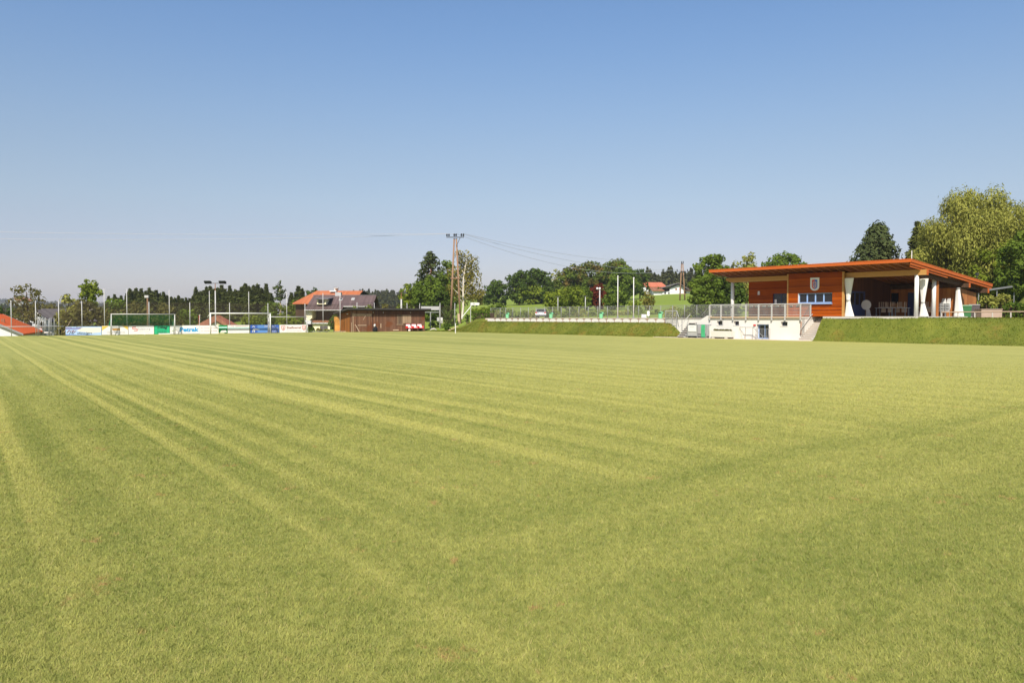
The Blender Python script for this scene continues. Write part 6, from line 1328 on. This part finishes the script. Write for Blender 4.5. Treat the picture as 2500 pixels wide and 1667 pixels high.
def spruce_mesh(ht, w, seed, leaf, dens=1.0, pine=False):
    g = np.random.default_rng(seed); out = []; n = int(1500 * dens)
    f = g.random(n) ** 0.75; lev = np.floor(f * 21) / 21 + g.random(n) * 0.05
    rad = (1 - f) ** 1.0 * (0.84 + 0.16 * np.sin(np.floor(f * 21) * 2.3 + seed)) * w / 2 + 0.015 * w
    a = g.random(n) * 2 * PI; q = 0.25 + 0.75 * g.random(n) ** 0.55
    irr = 1 + 0.22 * np.sin(a * 3 + f * 11 + seed)
    C = np.stack([np.cos(a) * rad * q * irr, np.sin(a) * rad * q * irr, lev * ht * 0.97 - q * rad * 0.30 + ht * 0.03], 1)
    T = np.stack([np.cos(a), np.sin(a), -0.45 + 0.3 * g.random(n)], 1); N = np.stack([np.cos(a) * 0.3, np.sin(a) * 0.3, np.ones(n)], 1)
    V = cards(C, leaf * (0.45 + 0.65 * (1 - f)), 1.9, T, N, 0.45)
    top = cards(np.stack([g.normal(0, 0.02 * w, 14), g.normal(0, 0.02 * w, 14), ht * (0.93 + 0.08 * g.random(14))], 1), leaf * 0.45, 2.0, np.tile([[0, 0, 1.0]], (14, 1)), None, 0.3)
    return np.concatenate([V, top])
# --- row of spruces behind the goals
SPR = []
for k in range(4):
    o = quadmesh('crown', spruce_mesh(1.0, 0.50 + 0.03 * k, 20 + k, 0.040, 2.8), M['lf_spruce']); SPR.append(o.data); bpy.data.objects.remove(o)
TRK = MB().tube([(0, 0, -0.05), (0, 0, 0.9)], [0.018, 0.004], 7).build('trunk', M['bark']); TRKD = TRK.data; bpy.data.objects.remove(TRK)
row = [(266, 724), (281, 719), (297, 722), (318, 705), (333, 704), (346, 705), (366, 703), (382, 709), (400, 713), (419, 725), (437, 722), (455, 727), (472, 724), (479, 702), (492, 712), (505, 701), (514, 699), (532, 703), (542, 697), (562, 698), (576, 708), (591, 701), (600, 693), (609, 700), (620, 697), (630, 695), (651, 694), (662, 716), (712, 715), (729, 699), (738, 706)]
row = sorted(row + [(290, 728), (311, 716), (326, 712), (340, 712), (357, 711), (374, 712), (391, 717), (409, 722), (428, 728), (446, 729), (464, 729), (486, 713), (499, 709), (523, 707), (551, 706), (569, 712), (583, 710), (640, 704)])
left_n = [r for r in row if r[0] < 527]; 
def ordn(n): return ['first', 'second', 'third', 'fourth', 'fifth', 'sixth', 'seventh', 'eighth', 'ninth', 'tenth', 'eleventh', 'twelfth', 'thirteenth', 'fourteenth', 'fifteenth', 'sixteenth', 'seventeenth', 'eighteenth'][n]
gaps = [('the green goal', 272, 427), ('the white goal', 514, 660)]
SP_SPECIAL = {266: 'low spruce just left of the green goal, beside the birch', 712: 'short spruce standing left of the orange hipped roof end', 729: 'pointed dark spruce rising left of the orange tiled roof', 738: 'slim spruce close beside the orange tiled roof', 662: 'dark spruce standing under the bare trunk pine', 651: 'tall spruce above the right post of the white goal, ending the row'}
for i, (px, py) in enumerate(row):
    Y = 196 + 26 * ((i * 7) % 5) / 5; x = PX(px, Y); base = -4.0; ht = PZ(py, Y) - base
    if px in SP_SPECIAL: lab = SP_SPECIAL[px]
    elif px < 427: lab = ordn([r[0] for r in row if 272 < r[0] < 427].index(px)) + ' spruce from the left among those above the green goal'
    elif px < 514: lab = ordn([r[0] for r in row if 427 < r[0] < 514].index(px)) + ' spruce from the left in the gap between green and white goal'
    elif px < 560: lab = ordn([r[0] for r in row if 513 < r[0] < 560].index(px)) + ' spruce from the left around the floodlight mast'
    else: lab = ordn([r[0] for r in row if 560 < r[0] < 651].index(px)) + ' spruce from the left above the right half of the white goal'
    t_ = thing('spruce_tree', lab, 'spruce', (x, Y, base), i * 1.3, 'spruces in the row behind the goals')
    c = bpy.data.objects.new('crown', SPR[i % 4]); COL.objects.link(c); c.parent = t_; wdt = rnd(1.05, 1.5); c.scale = (ht * wdt, ht * wdt, ht)
    c = bpy.data.objects.new('trunk', TRKD); COL.objects.link(c); c.parent = t_; c.scale = (ht, ht, ht)
# bare trunk pine among them
Y = 170; x = PX(684, Y); t_ = thing('pine_tree', 'pine with long bare pale trunk and small crown above the youth goal', 'pine', (x, Y, -4.0)); ht = PZ(688, Y) + 4
V = blob_leaves([(rnd(-1, 1) * 0.9, rnd(-.6, .6), ht - 1.0 - k_ * 0.42, 0.9 + 0.05 * k_, 0.9, 0.42) for k_ in range(7)] + [(0, 0, ht - 0.3, 0.4, 0.4, 0.5)], 0.34, 0.6, 1.8); quadmesh('crown', V, M['lf_pine'], t_)
MB().tube([(0, 0, -0.5), (0.1, 0, ht * 0.6), (0, 0, ht - 0.4)], [0.2, 0.15, 0.06], 8).build('trunk', M['pale_wood'], t_, smooth=True)
# --- left side trees
broad('airy thin leaved tree above the orange roof at the far left', 66, 122, 687, 92, 'lf_brown', 'thin_leaved_tree', -4, 0.34, 40, 0.19, 0.24, 0.40, trunkm='bark')
broad('tall tree with bright rounded top and pale birch trunk left of the green goal', 220, 128, 681, 52, 'lf_bright', 'broadleaf_tree', -4, 0.62, 18, 0.34, 0.3, 0.9, trunkm='barkwhite', tr=0.16)
broad('feathery pale willow like tree left of the bright topped tree', 168, 124, 712, 66, 'lf_willow', 'willow_tree', -4, 0.15, 26, 0.28, 0.30, 0.7, droop=0.4)
broad('dull brown green tree filling the space under the bright topped tree', 212, 121, 722, 76, 'lf_brown', 'broadleaf_tree', -4, 0.08, 26, 0.30, 0.3, 0.8)
broad('broad dull tree over the dark grey roof near the second fence post', 112, 142, 735, 80, 'lf_brown', 'broadleaf_tree', -4, 0.05, 22, 0.32, 0.32, 0.8)
broad('dark tree behind the orange roof at the picture edge', 10, 150, 736, 80, 'lf_dark', 'broadleaf_tree', -4, 0.05, 18, 0.34, 0.34, 0.8)
broad('rounded green tree between the bright topped tree and the spruces', 283, 152, 716, 60, 'lf_green', 'broadleaf_tree', -4, 0.1, 22, 0.32, 0.34, 0.8)
UND = ['left end behind the long pale blue board', 'left post of the green goal', 'middle of the green goal', 'right post of the green goal', 'board with big blue letters', 'marker pole beside the brown hipped roof']
for i, (px, top, w_) in enumerate(((165, 752, 70), (262, 742, 80), (335, 738, 90), (405, 744, 80), (455, 752, 60), (480, 768, 40))):
    bush('olive thicket behind the boards near the ' + UND[i], px, 119 + 3 * i, top, w_ * 1.15, 'lf_brown' if i not in (4, 5) else 'lf_green', -4, 0.28, 16, 0.7, 'thickets behind the boards', 'thicket', 0.55)
for i, (px, top, w_, Y, mt, lab) in enumerate(((612, 768, 62, 122, 'lf_bright', 'light green shrub seen through the right half of the white goal'), (655, 766, 60, 126, 'lf_green', 'mid green shrub behind the right post of the white goal'), (700, 765, 62, 124, 'lf_bright', 'light green shrub behind the youth goal'), (735, 770, 34, 126, 'lf_green', 'dark shrub against the left wall of the dark roof house'))):
    bush(lab, px, Y, top, w_, mt, -1.2, 0.26, 14, 0.8, 'shrubs behind the goal line', 'shrub', 0.7)
broad('dark rounded tree left behind the orange tiled roof', 762, 172, 696, 44, 'lf_dark', 'broadleaf_tree', -2, 0.3, 20, 0.32, 0.36, 0.8)
broad('narrow dark tree low beside the hipped orange roof end', 722, 165, 728, 40, 'lf_green', 'broadleaf_tree', -3, 0.1, 18, 0.32, 0.36, 0.8)
bush('tall grey green shrub squeezed between house and shed door', 817, 114.5, 763, 30, 'lf_green', -0.1, 0.2, 12, 0.9, None, 'shrub')
bush('small green bush at the end of the shield board', 759, 109, 797, 22, 'lf_green', 0, 0.14, 8, 0.8, 'low bushes before the cream house', 'bush'); bush('small yellowish bush before the cream garage wall', 779, 112, 801, 22, 'lf_birch', 0, 0.14, 8, 0.8, 'low bushes before the cream house', 'bush'); bush('pale flowering bush at the corner of the cream garage', 797, 113, 803, 18, 'lf_willow', 0, 0.14, 8, 0.8, 'low bushes before the cream house', 'bush')
bush('light green bush top showing above the shed roof, left', 868, 122, 744, 22, 'lf_bright', 0, 0.24, 10, 0.8, 'bushes showing above the shed roof', 'bush'); bush('light green bush top showing above the shed roof, middle', 902, 124, 741, 36, 'lf_bright', 0, 0.24, 12, 0.8, 'bushes showing above the shed roof', 'bush'); bush('olive bush top showing above the shed roof near the second lamp pole', 938, 128, 744, 50, 'lf_birch', 0, 0.26, 12, 0.8, 'bushes showing above the shed roof', 'bush')
broad('leafy green tree filling the gap under the bare trunk pine', 668, 150, 728, 56, 'lf_green', 'broadleaf_tree', -4, 0.05, 26, 0.3, 0.3, 0.85)
broad('bright green tree low between bare trunk pine and orange roof', 702, 146, 738, 60, 'lf_bright', 'broadleaf_tree', -4, 0.05, 26, 0.3, 0.3, 0.85)
# --- trees by the tall pole
def pine(label, px, Y, top, wpx, base=None, dens=0.75, nb=22, tr=0.22, lowf=0.35, seed=3, pw=0.6):
    random.seed(seed); x = PX(px, Y); base = H(x, Y) if base is None else base; ht = PZ(top, Y) - base; w = wpx * Y / F_PX
    t_ = thing('pine_tree', label, 'pine', (x, Y, base)); b = []
    for i in range(nb):
        f_ = lowf + (1 - lowf) * (i + 0.5) / nb; rr_ = w / 2 * (1 - (f_ - lowf) / (1 - lowf)) ** pw * rnd(0.5, 1.0); a = i * 2.4 + rnd(-.3, .3)
        b.append((math.cos(a) * rr_ * 0.75, math.sin(a) * rr_ * 0.75, ht * f_ * 0.97, w * rnd(0.10, 0.15) * (1.25 - 0.7 * f_), w * rnd(0.10, 0.15) * (1.25 - 0.7 * f_), w * rnd(0.04, 0.065)))
    b.append((0, 0, ht * 0.96, w * 0.04, w * 0.04, ht * 0.05))
    V = blob_leaves(b, max(0.2, Y * 0.0021), dens, 1.9); quadmesh('crown', V, M['lf_pine'], t_)
    m = MB(); m.tube([(0, 0, -0.5), (0.1, 0, ht * 0.5), (0, 0, ht * 0.95)], [tr * 1.2, tr * 0.8, tr * 0.2], 8)
    for q in b[:-1]: m.tube([(0, 0, q[2] - 0.15 * w), (q[0] * 0.6, q[1] * 0.6, q[2] - 0.05 * w), (q[0], q[1], q[2])], [tr * 0.35, tr * 0.25, tr * 0.1], 5)
    m.build('trunk', M['barkred'], t_, smooth=True); return t_
pine('dark pine with flat layered crown left of the tall wooden pole', 1052, 150, 614, 124, 0.6, 0.9, 34, 0.22, 0.38, 5, 0.55)
broad('mid green tree close behind the tall wooden pole', 1092, 146, 626, 60, 'lf_green', 'broadleaf_tree', 0.6, 0.06, 44, 0.27, 0.28, 0.9)
broad('large spreading green tree behind the shed end', 1042, 136, 679, 100, 'lf_green', 'broadleaf_tree', 0.3, 0.06, 40, 0.26, 0.3, 0.85)
broad('rounded green tree right behind the shed roof', 1000, 138, 694, 56, 'lf_bright', 'broadleaf_tree', 0.2, 0.06, 26, 0.30, 0.3, 0.85)
broad('dark leafy tree low between tall pole and large green tree', 1078, 134, 700, 60, 'lf_dark', 'broadleaf_tree', 0.4, 0.05, 26, 0.3, 0.3, 0.85)
# birch
Y = 133; x = PX(1131, Y); bz = 1.0; t_ = thing('birch_tree', 'tall birch with white trunk and thin drooping foliage beside the tall pole', 'birch', (x, Y, bz)); ht = PZ(604, Y) - bz
random.seed(21); m = MB(); tp = lambda z: (-0.35 + 0.95 * min(z / ht, 1) + 0.15 * math.sin(z * 0.7), 0, z)
m.tube([tp(z) for z in np.linspace(-0.5, ht * 0.97, 9)], [0.2, 0.19, 0.17, 0.15, 0.12, 0.10, 0.07, 0.05, 0.02], 8); bl = []
for i in range(15):
    z = ht * (0.25 + 0.6 * i / 15); a = (0.25 if i % 2 else PI - 0.25) + rnd(-0.9, 0.9); L_ = (2.6 if i < 9 else 1.6) * rnd(0.6, 1.05); c = tp(z); e = (c[0] + math.cos(a) * L_, c[1] + math.sin(a) * L_ * 0.8, z + L_ * rnd(0.7, 1.1))
    m.tube([c, ((c[0] + e[0]) / 2 + 0.1, (c[1] + e[1]) / 2, (c[2] + e[2]) / 2 - 0.1), e], [0.075, 0.055, 0.02], 6)
    bl.append((e[0], e[1], e[2] - 0.2, 0.75, 0.7, 0.8)); bl.append(((c[0] + e[0]) / 2, (c[1] + e[1]) / 2 + 0.4, (c[2] + e[2]) / 2 + 0.3, 0.7, 0.6, 0.7))
bl += [(0.5, 0.6, ht * q, 1.4 - abs(q - 0.6), 1.0, 1.3) for q in (0.4, 0.52, 0.64, 0.74)] + [(0.55, 0, ht * 0.93, 0.6, 0.6, 0.9), (1.1, 0, ht * 0.86, 0.6, 0.5, 0.9), (-0.2, 0, ht * 0.88, 0.55, 0.5, 0.9), (2.5, 0, ht * 0.66, 0.55, 0.5, 1.1), (2.7, 0, ht * 0.5, 0.5, 0.5, 1.2), (2.2, 0, ht * 0.76, 0.5, 0.5, 0.9)]
quadmesh('crown', blob_leaves(bl, 0.21, 0.42, 1.6, 0.7), M['lf_birch'], t_); m.build('trunk', M['barkwhite'], t_, smooth=True)
bush('ivy covered bush at the foot of the tall wooden pole', 1100, 121.5, 754, 36, 'lf_hedge', 0.2, 0.2, 12, 0.9, None, 'ivy_bush', 0.8); bush('dark low shrub under the grey board frame', 1062, 122, 783, 36, 'lf_dark', 0, 0.2, 10, 0.9, None, 'shrub', 0.6); bush('low undergrowth on the slope left of the tall pole', 1092, 116, 788, 30, 'lf_hedge', 0, 0.18, 8, 0.8, None, 'shrub', 0.6)
def hedge(label, p0, p1, Y0, Y1, top, base, mat, thick=1.2, leaf=0.17, dens=1.0):
    a, b = Vector((PX(p0, Y0), Y0, 0)), Vector((PX(p1, Y1), Y1, 0)); L_ = (b - a).length; ang = math.atan2(b.y - a.y, b.x - a.x); ht = PZ(top, (Y0 + Y1) / 2) - base
    t_ = thing('hedge', label, 'hedge', (a.x, a.y, base), ang)
    n = int(L_ * ht * 2 / (leaf * leaf) * dens + L_ * thick / (leaf * leaf) * dens)
    P = RNG.random((n, 3)) * np.array([L_, thick, ht]); face = RNG.integers(0, 4, n); j = np.abs(RNG.normal(0, 0.12, n))
    P[:, 1] = np.where(face < 2, j, np.where(face == 2, thick - j, P[:, 1])); P[:, 2] = np.where(face == 3, ht - j + 0.12 * np.sin(P[:, 0] * 2.1), P[:, 2])
    N = np.zeros((n, 3)); N[:, 1] = np.where(face < 2, -1, np.where(face == 2, 1, 0)); N[:, 2] = np.where(face == 3, 1, 0.35)
    quadmesh('foliage', cards(P, leaf, 1.4, None, N, 0.7), M[mat], t_); MB().box(0.1, L_ - 0.1, 0.25, thick - 0.25, -0.3, ht - 0.25).build('inner_twigs', M['bark'], t_); return t_
hedge('dark clipped hedge at the left end of the seat wall', 1150, 1196, 119, 117, 760, 1.2, 'lf_hedge', 1.4)
bush('dark upright bush between the two grey posts beside the tall pole', 1141, 120, 765, 14, 'lf_dark', 1.0, 0.17, 8, 0.9, None, 'bush'); bush('loose green bush behind the clipped hedge', 1212, 146, 742, 52, 'lf_green', 1.85, 0.26, 12, 0.8, None, 'bush'); bush('low pale green bush left of the caravan', 1180, 150, 752, 60, 'lf_bright', 1.6, 0.26, 12, 0.8, None, 'bush')
broad('low distant tree behind the birch and caravan', 1172, 262, 706, 40, 'lf_birch', 'broadleaf_tree', None, 0.05, 18, 0.32, 0.5, 0.8); broad('small dark distant tree left of the meadow grove', 1190, 255, 722, 26, 'lf_dark', 'broadleaf_tree', None, 0.05, 14, 0.34, 0.5, 0.8)
# --- groves on the meadow
GV = 'trees on the meadow edge'
broad('rounded dark tree at the left end of the meadow grove', 1214, 236, 686, 60, 'lf_dark', 'broadleaf_tree', None, 0.03, 26, 0.30, 0.5, 0.85, group=GV)
broad('large domed tree, tallest left of the reddish copse', 1308, 240, 654, 84, 'lf_dark', 'broadleaf_tree', None, 0.03, 42, 0.26, 0.5, 0.85, group=GV)
broad('domed tree shoulder joining the large domed tree on its left', 1268, 236, 660, 66, 'lf_dark', 'broadleaf_tree', None, 0.03, 34, 0.27, 0.5, 0.85, group=GV)
broad('paler leafy tree low in front of the large domed tree', 1290, 237, 694, 84, 'lf_bright', 'broadleaf_tree', None, 0.02, 28, 0.29, 0.48, 0.8, group=GV)
broad('dark tree in the dip between domed tree and copse', 1342, 232, 688, 44, 'lf_dark', 'broadleaf_tree', None, 0.02, 22, 0.3, 0.48, 0.85, group=GV)
broad('thin pale tree at the left edge of the big copse', 1358, 246, 656, 34, 'lf_willow', 'broadleaf_tree', None, 0.2, 18, 0.26, 0.44, 0.6, group=GV)
broad('copse tree with green left slope behind the bushes', 1395, 238, 648, 84, 'lf_copse', 'broadleaf_tree', None, 0.02, 38, 0.27, 0.48, 0.9, group=GV)
broad('copse tree with reddish flat top, left of its middle', 1444, 240, 637, 92, 'lf_copse', 'broadleaf_tree', None, 0.02, 42, 0.26, 0.48, 0.9, group=GV)
broad('copse tree with reddish flat top, right of its middle', 1505, 242, 635, 96, 'lf_copse', 'broadleaf_tree', None, 0.02, 44, 0.26, 0.48, 0.9, group=GV)
broad('brighter green tree in front of the copse behind the flagpoles', 1520, 226, 650, 76, 'lf_green', 'broadleaf_tree', None, 0.02, 36, 0.27, 0.45, 0.9, group=GV)
broad('dark tree closing the right end of the copse', 1562, 240, 656, 48, 'lf_dark', 'broadleaf_tree', None, 0.02, 28, 0.29, 0.48, 0.9, group=GV)
BU = 'round bushes at the car park edge'
broad('round yellow green bush tree behind the short left street lamp', 1358, 158, 706, 58, 'lf_bright', 'bush_tree', None, 0.02, 28, 0.29, 0.3, 0.9, group=BU)
broad('round yellow green bush tree between the two short street lamps', 1397, 160, 697, 66, 'lf_bright', 'bush_tree', None, 0.02, 30, 0.29, 0.3, 0.9, group=BU)
broad('green bush tree just left of the copper tree', 1427, 166, 700, 44, 'lf_green', 'bush_tree', None, 0.02, 24, 0.3, 0.32, 0.9, group=BU)
broad('copper red leaved small tree behind the globe lamp', 1457, 168, 697, 58, 'lf_red', 'copper_tree', None, 0.02, 30, 0.29, 0.32, 0.95)
broad('loose green bush tree right of the copper tree', 1502, 162, 706, 66, 'lf_green', 'bush_tree', None, 0.02, 28, 0.29, 0.3, 0.85, group=BU)
broad('thin young tree right of the flagpoles on the meadow', 1582, 152, 712, 40, 'lf_birch', 'young_tree', None, 0.05, 18, 0.27, 0.27, 0.6)
bush('pale low bush between the flagpole and the thin young tree', 1548, 150, 735, 46, 'lf_bright', None, 0.26, 12, 0.7, None, 'bush')
bush('round clipped olive shrub before the white chalet', 1607.5, 296, 703, 15, 'lf_green', PZ(717.5, 296), 0.4, 10, 0.9, None, 'bush')
SHR = [(1205, 757, 44), (1238, 755, 52), (1276, 758, 48), (1300, 759, 36), (1350, 754, 46), (1385, 758, 44), (1420, 757, 44), (1455, 756, 44), (1490, 756, 46), (1525, 757, 44), (1562, 756, 46), (1600, 756, 46), (1640, 750, 56), (1676, 748, 50)]
SHL = ['first post gap of the mesh fence', 'first green bin', 'gap between first bin and car', 'left side of the silver car', 'right side of the silver car', 'left street lamp', 'right street lamp', 'copper tree', 'gap left of the flagpoles', 'taller flagpole', 'white cabinet', 'round signs', 'distant double leg pole', 'start of the deck railing']
for i, (px, top, w_) in enumerate(SHR): bush('grey green shrub behind the mesh fence near the ' + SHL[i], px, 141 - (0.02 * max(0, px - 1300)) - (18 if px > 1620 else 0), top, w_, 'lf_bright' if i % 3 else 'lf_willow', 1.6, 0.24, 12, 0.8, 'shrubs behind the mesh fence', 'shrub', 0.6)
# --- around the clubhouse
broad('big dense tree left of the clubhouse deck', 1735, 118, 613, 102, 'lf_green', 'broadleaf_tree', 1.7, 0.02, 54, 0.24, 0.27, 0.95)
broad('dark leafy tree behind the deck column, lower than the big dense tree', 1778, 116, 668, 96, 'lf_dark', 'broadleaf_tree', 1.7, 0.02, 36, 0.27, 0.27, 0.95); broad('dense bright tree at the left foot of the big dense tree', 1722, 114, 664, 84, 'lf_green', 'broadleaf_tree', 1.7, 0.02, 40, 0.25, 0.26, 0.95)
broad('thin pale tree behind the left half of the orange roof', 1822, 128, 616, 76, 'lf_willow', 'thin_leaved_tree', 1.8, 0.2, 40, 0.24, 0.22, 0.55)
broad('domed green tree peeking over the middle of the orange roof', 1916, 145, 612, 116, 'lf_green', 'broadleaf_tree', 2, 0.1, 44, 0.26, 0.32, 0.9)
pine('broad dark pine standing behind the right part of the orange roof', 2139, 108, 546, 240, 2.0, 0.62, 80, 0.3, 0.2, 9, 0.8)
Y = 106; x = PX(2238, Y); t_ = thing('spruce_tree', 'dark spruce rising behind the roof corner beside the willow', 'spruce', (x, Y, 2.0)); ht = PZ(543, Y) - 2
quadmesh('crown', spruce_mesh(ht, ht * 0.78, 77, 0.5, 3.4), M['lf_spruce'], t_); MB().tube([(0, 0, -0.3), (0, 0, ht * 0.9)], [0.25, 0.05], 8).build('trunk', M['bark'], t_)
def willow(label, px, Y, top, wpx, base, mat, nb=60, br=0.2, droop=0.9, leaf=0.17, dens=0.75, seed=5):
    random.seed(seed); x = PX(px, Y); ht = PZ(top, Y) - base; w = wpx * Y / F_PX
    t_ = thing('willow_tree', label, 'willow', (x, Y, base)); b = envelope(w / 2 * 0.95, w / 2 * 0.8, ht * 0.46, nb, br, 0.85, -0.55, 4)
    V = blob_leaves(b, leaf, dens, 2.8, droop); V[:, 2] += ht * 0.53; quadmesh('crown', V, M[mat], t_)
    trunk(t_, ht * 0.62, 0.45, 9, w * 0.3, M['bark']); return t_
willow('huge pale green willow towering behind the clubhouse gable', 2402, 94, 452, 330, 2.2, 'lf_willow', 62, 0.20, 0.75, 0.125, 0.95, 5)
willow('drooping pale willow left of the huge one, behind the gable roof', 2312, 98, 530, 170, 2.0, 'lf_willow', 40, 0.22, 0.8, 0.125, 0.95, 8)
broad('leafy yellow green tree right behind the sloping handrail', 2440, 90, 590, 170, 'lf_bright', 'broadleaf_tree', 3, 0.05, 54, 0.22, 0.17, 0.85)
broad('darker leafy tree at the right edge of the picture', 2510, 84, 560, 150, 'lf_green', 'broadleaf_tree', 3, 0.02, 54, 0.22, 0.23, 0.9)
broad('dark tree low behind the right hedge', 2470, 96, 640, 150, 'lf_dark', 'broadleaf_tree', 3, 0.02, 36, 0.26, 0.26, 0.9)
hedge('long dark green hedge at the right edge above the bank', 2441, 2620, 68, 62, 740.5, 1.9, 'lf_hedge', 1.1, 0.13, 1.1)
for i, (px, top, Y, w_) in enumerate(((2412, 722, 78, 40), (2448, 716, 80, 44))): bush(['pale green shrub on the slope below the sloping handrail', 'pale green shrub on the slope near the right hedge'][i], px, Y, top, w_, 'lf_willow', PZ(752, Y), 0.2, 12, 0.8, 'shrubs on the slope behind the clubhouse', 'shrub')

# ------------------------------------------------------------------ far woods: nobody could count these trees
def wood(name, label, pts, leaf):
    V = []
    for i, (x, y, z, h, w) in enumerate(pts):
        v = spruce_mesh(h, w, i % 9 + 3, leaf, 0.16); v = v + np.array([x, y, z]); V.append(v)
    return tag(quadmesh(name, np.concatenate(V), M['lf_wood']), label, 'wood', None, 'stuff')
P = []
for i in range(230):
    Y = rnd(395, 520); px = rnd(1540, 1790); x = PX(px, Y); z = H(x, Y); P.append((x, Y, z - 1, rnd(8, 12.5) * (1.0 + 0.12 * math.sin(px * 0.12)), rnd(3.5, 5.5)))
wood('woods', 'dark conifer wood on the hill behind the far farm houses', P, 1.5)
P = []
for i in range(330):
    Y = rnd(540, 760); px = rnd(860, 1120); x = PX(px, Y); z = H(x, Y); P.append((x, Y, z - 2, rnd(7.5, 11.5), rnd(5, 8)))
wood('woods', 'hazy dark wood on the distant ridge above the shed', P, 2.0)
P = []
for i in range(420):
    Y = rnd(560, 980); px = rnd(-60, 560); x = PX(px, Y); z = H(x, Y); P.append((x, Y, z - 2, rnd(6, 9), rnd(8, 12)))
wood('woods', 'low hazy wood on the distant hill at the left', P, 2.4)
P = []
for i in range(500):
    Y = rnd(2250, 2900); px = rnd(-160, 330); x = PX(px, Y); z = H(x, Y); P.append((x, Y, z - 4, rnd(9, 16), rnd(30, 60)))
wood('woods', 'blue hazy wooded hill on the left skyline', P, 9.0)
# ------------------------------------------------------------------ daylight
AZ, EL = R(190), R(45)
w = bpy.data.worlds.new('World'); SC.world = w; w.use_nodes = True
nt = w.node_tree; bgn = next(n for n in nt.nodes if n.type == 'BACKGROUND')
sky = nt.nodes.new('ShaderNodeTexSky'); sky.sky_type = 'NISHITA'; sky.sun_disc = False
sky.sun_elevation = EL; sky.sun_rotation = AZ; sky.altitude = 300; sky.air_density = 1.0; sky.dust_density = 0.8; sky.ozone_density = 2.2
tw = NT(nt); dv = tw.new('ShaderNodeTexCoord').outputs['Generated']; el = tw.sep(dv)[2]
cr_ = tw.new('ShaderNodeValToRGB'); tw.l.new(el, cr_.inputs[0]); rmp = cr_.color_ramp; rmp.interpolation = 'B_SPLINE'
TINT = [(0.0, (0.98, 0.85, 0.99)), (0.087, (1.0, 0.86, 0.92)), (0.135, (1.12, 0.98, 0.92)), (0.23, (1.22, 1.15, 1.09)), (0.35, (0.99, 1.2, 1.36)), (0.7, (1.0, 1.12, 1.22))]
while len(rmp.elements) < len(TINT): rmp.elements.new(0.5)
for e_, (p_, c_) in zip(rmp.elements, TINT): e_.position = p_; e_.color = (c_[0] / 1.4, c_[1] / 1.4, c_[2] / 1.4, 1)
nt.links.new(tw.mix(1.0, sky.outputs[0], cr_.outputs[0], 'MULTIPLY'), bgn.inputs[0]); bgn.inputs[1].default_value = 0.112
sd = bpy.data.lights.new('sun', 'SUN'); sd.energy = 5.0; sd.angle = R(0.53); sd.color = (1.0, 0.93, 0.82)
so = bpy.data.objects.new('sun', sd); COL.objects.link(so)
dirs = Vector((math.sin(AZ) * math.cos(EL), math.cos(AZ) * math.cos(EL), math.sin(EL)))
so.rotation_euler = dirs.to_track_quat('Z', 'Y').to_euler(); so.location = (0, -20, 60)
vs_ = SC.view_settings; vs_.view_transform = 'Standard'; vs_.look = 'None'; vs_.exposure = 0.5; vs_.gamma = 1.0; vs_.use_curve_mapping = False
SC.cycles.max_bounces = 8; SC.cycles.transparent_max_bounces = 24; SC.cycles.diffuse_bounces = 4; SC.cycles.use_denoising = True

# the warm summer air that lightens the far woods
hz = MB().box(-3400, 3400, -150, 5200, -6, 120)
mh, th_, oh = newmat('haze'); pv = th_.new('ShaderNodeVolumePrincipled'); pv.inputs['Color'].default_value = (0.90, 0.92, 0.97, 1); pv.inputs['Density'].default_value = 0.00017; pv.inputs['Anisotropy'].default_value = 0.2
th_.l.new(pv.outputs[0], oh.inputs[1]); tag(hz.build('haze', mh), 'thin pale summer haze filling the valley air', 'haze', None, 'stuff')
SC.cycles.volume_bounces = 0
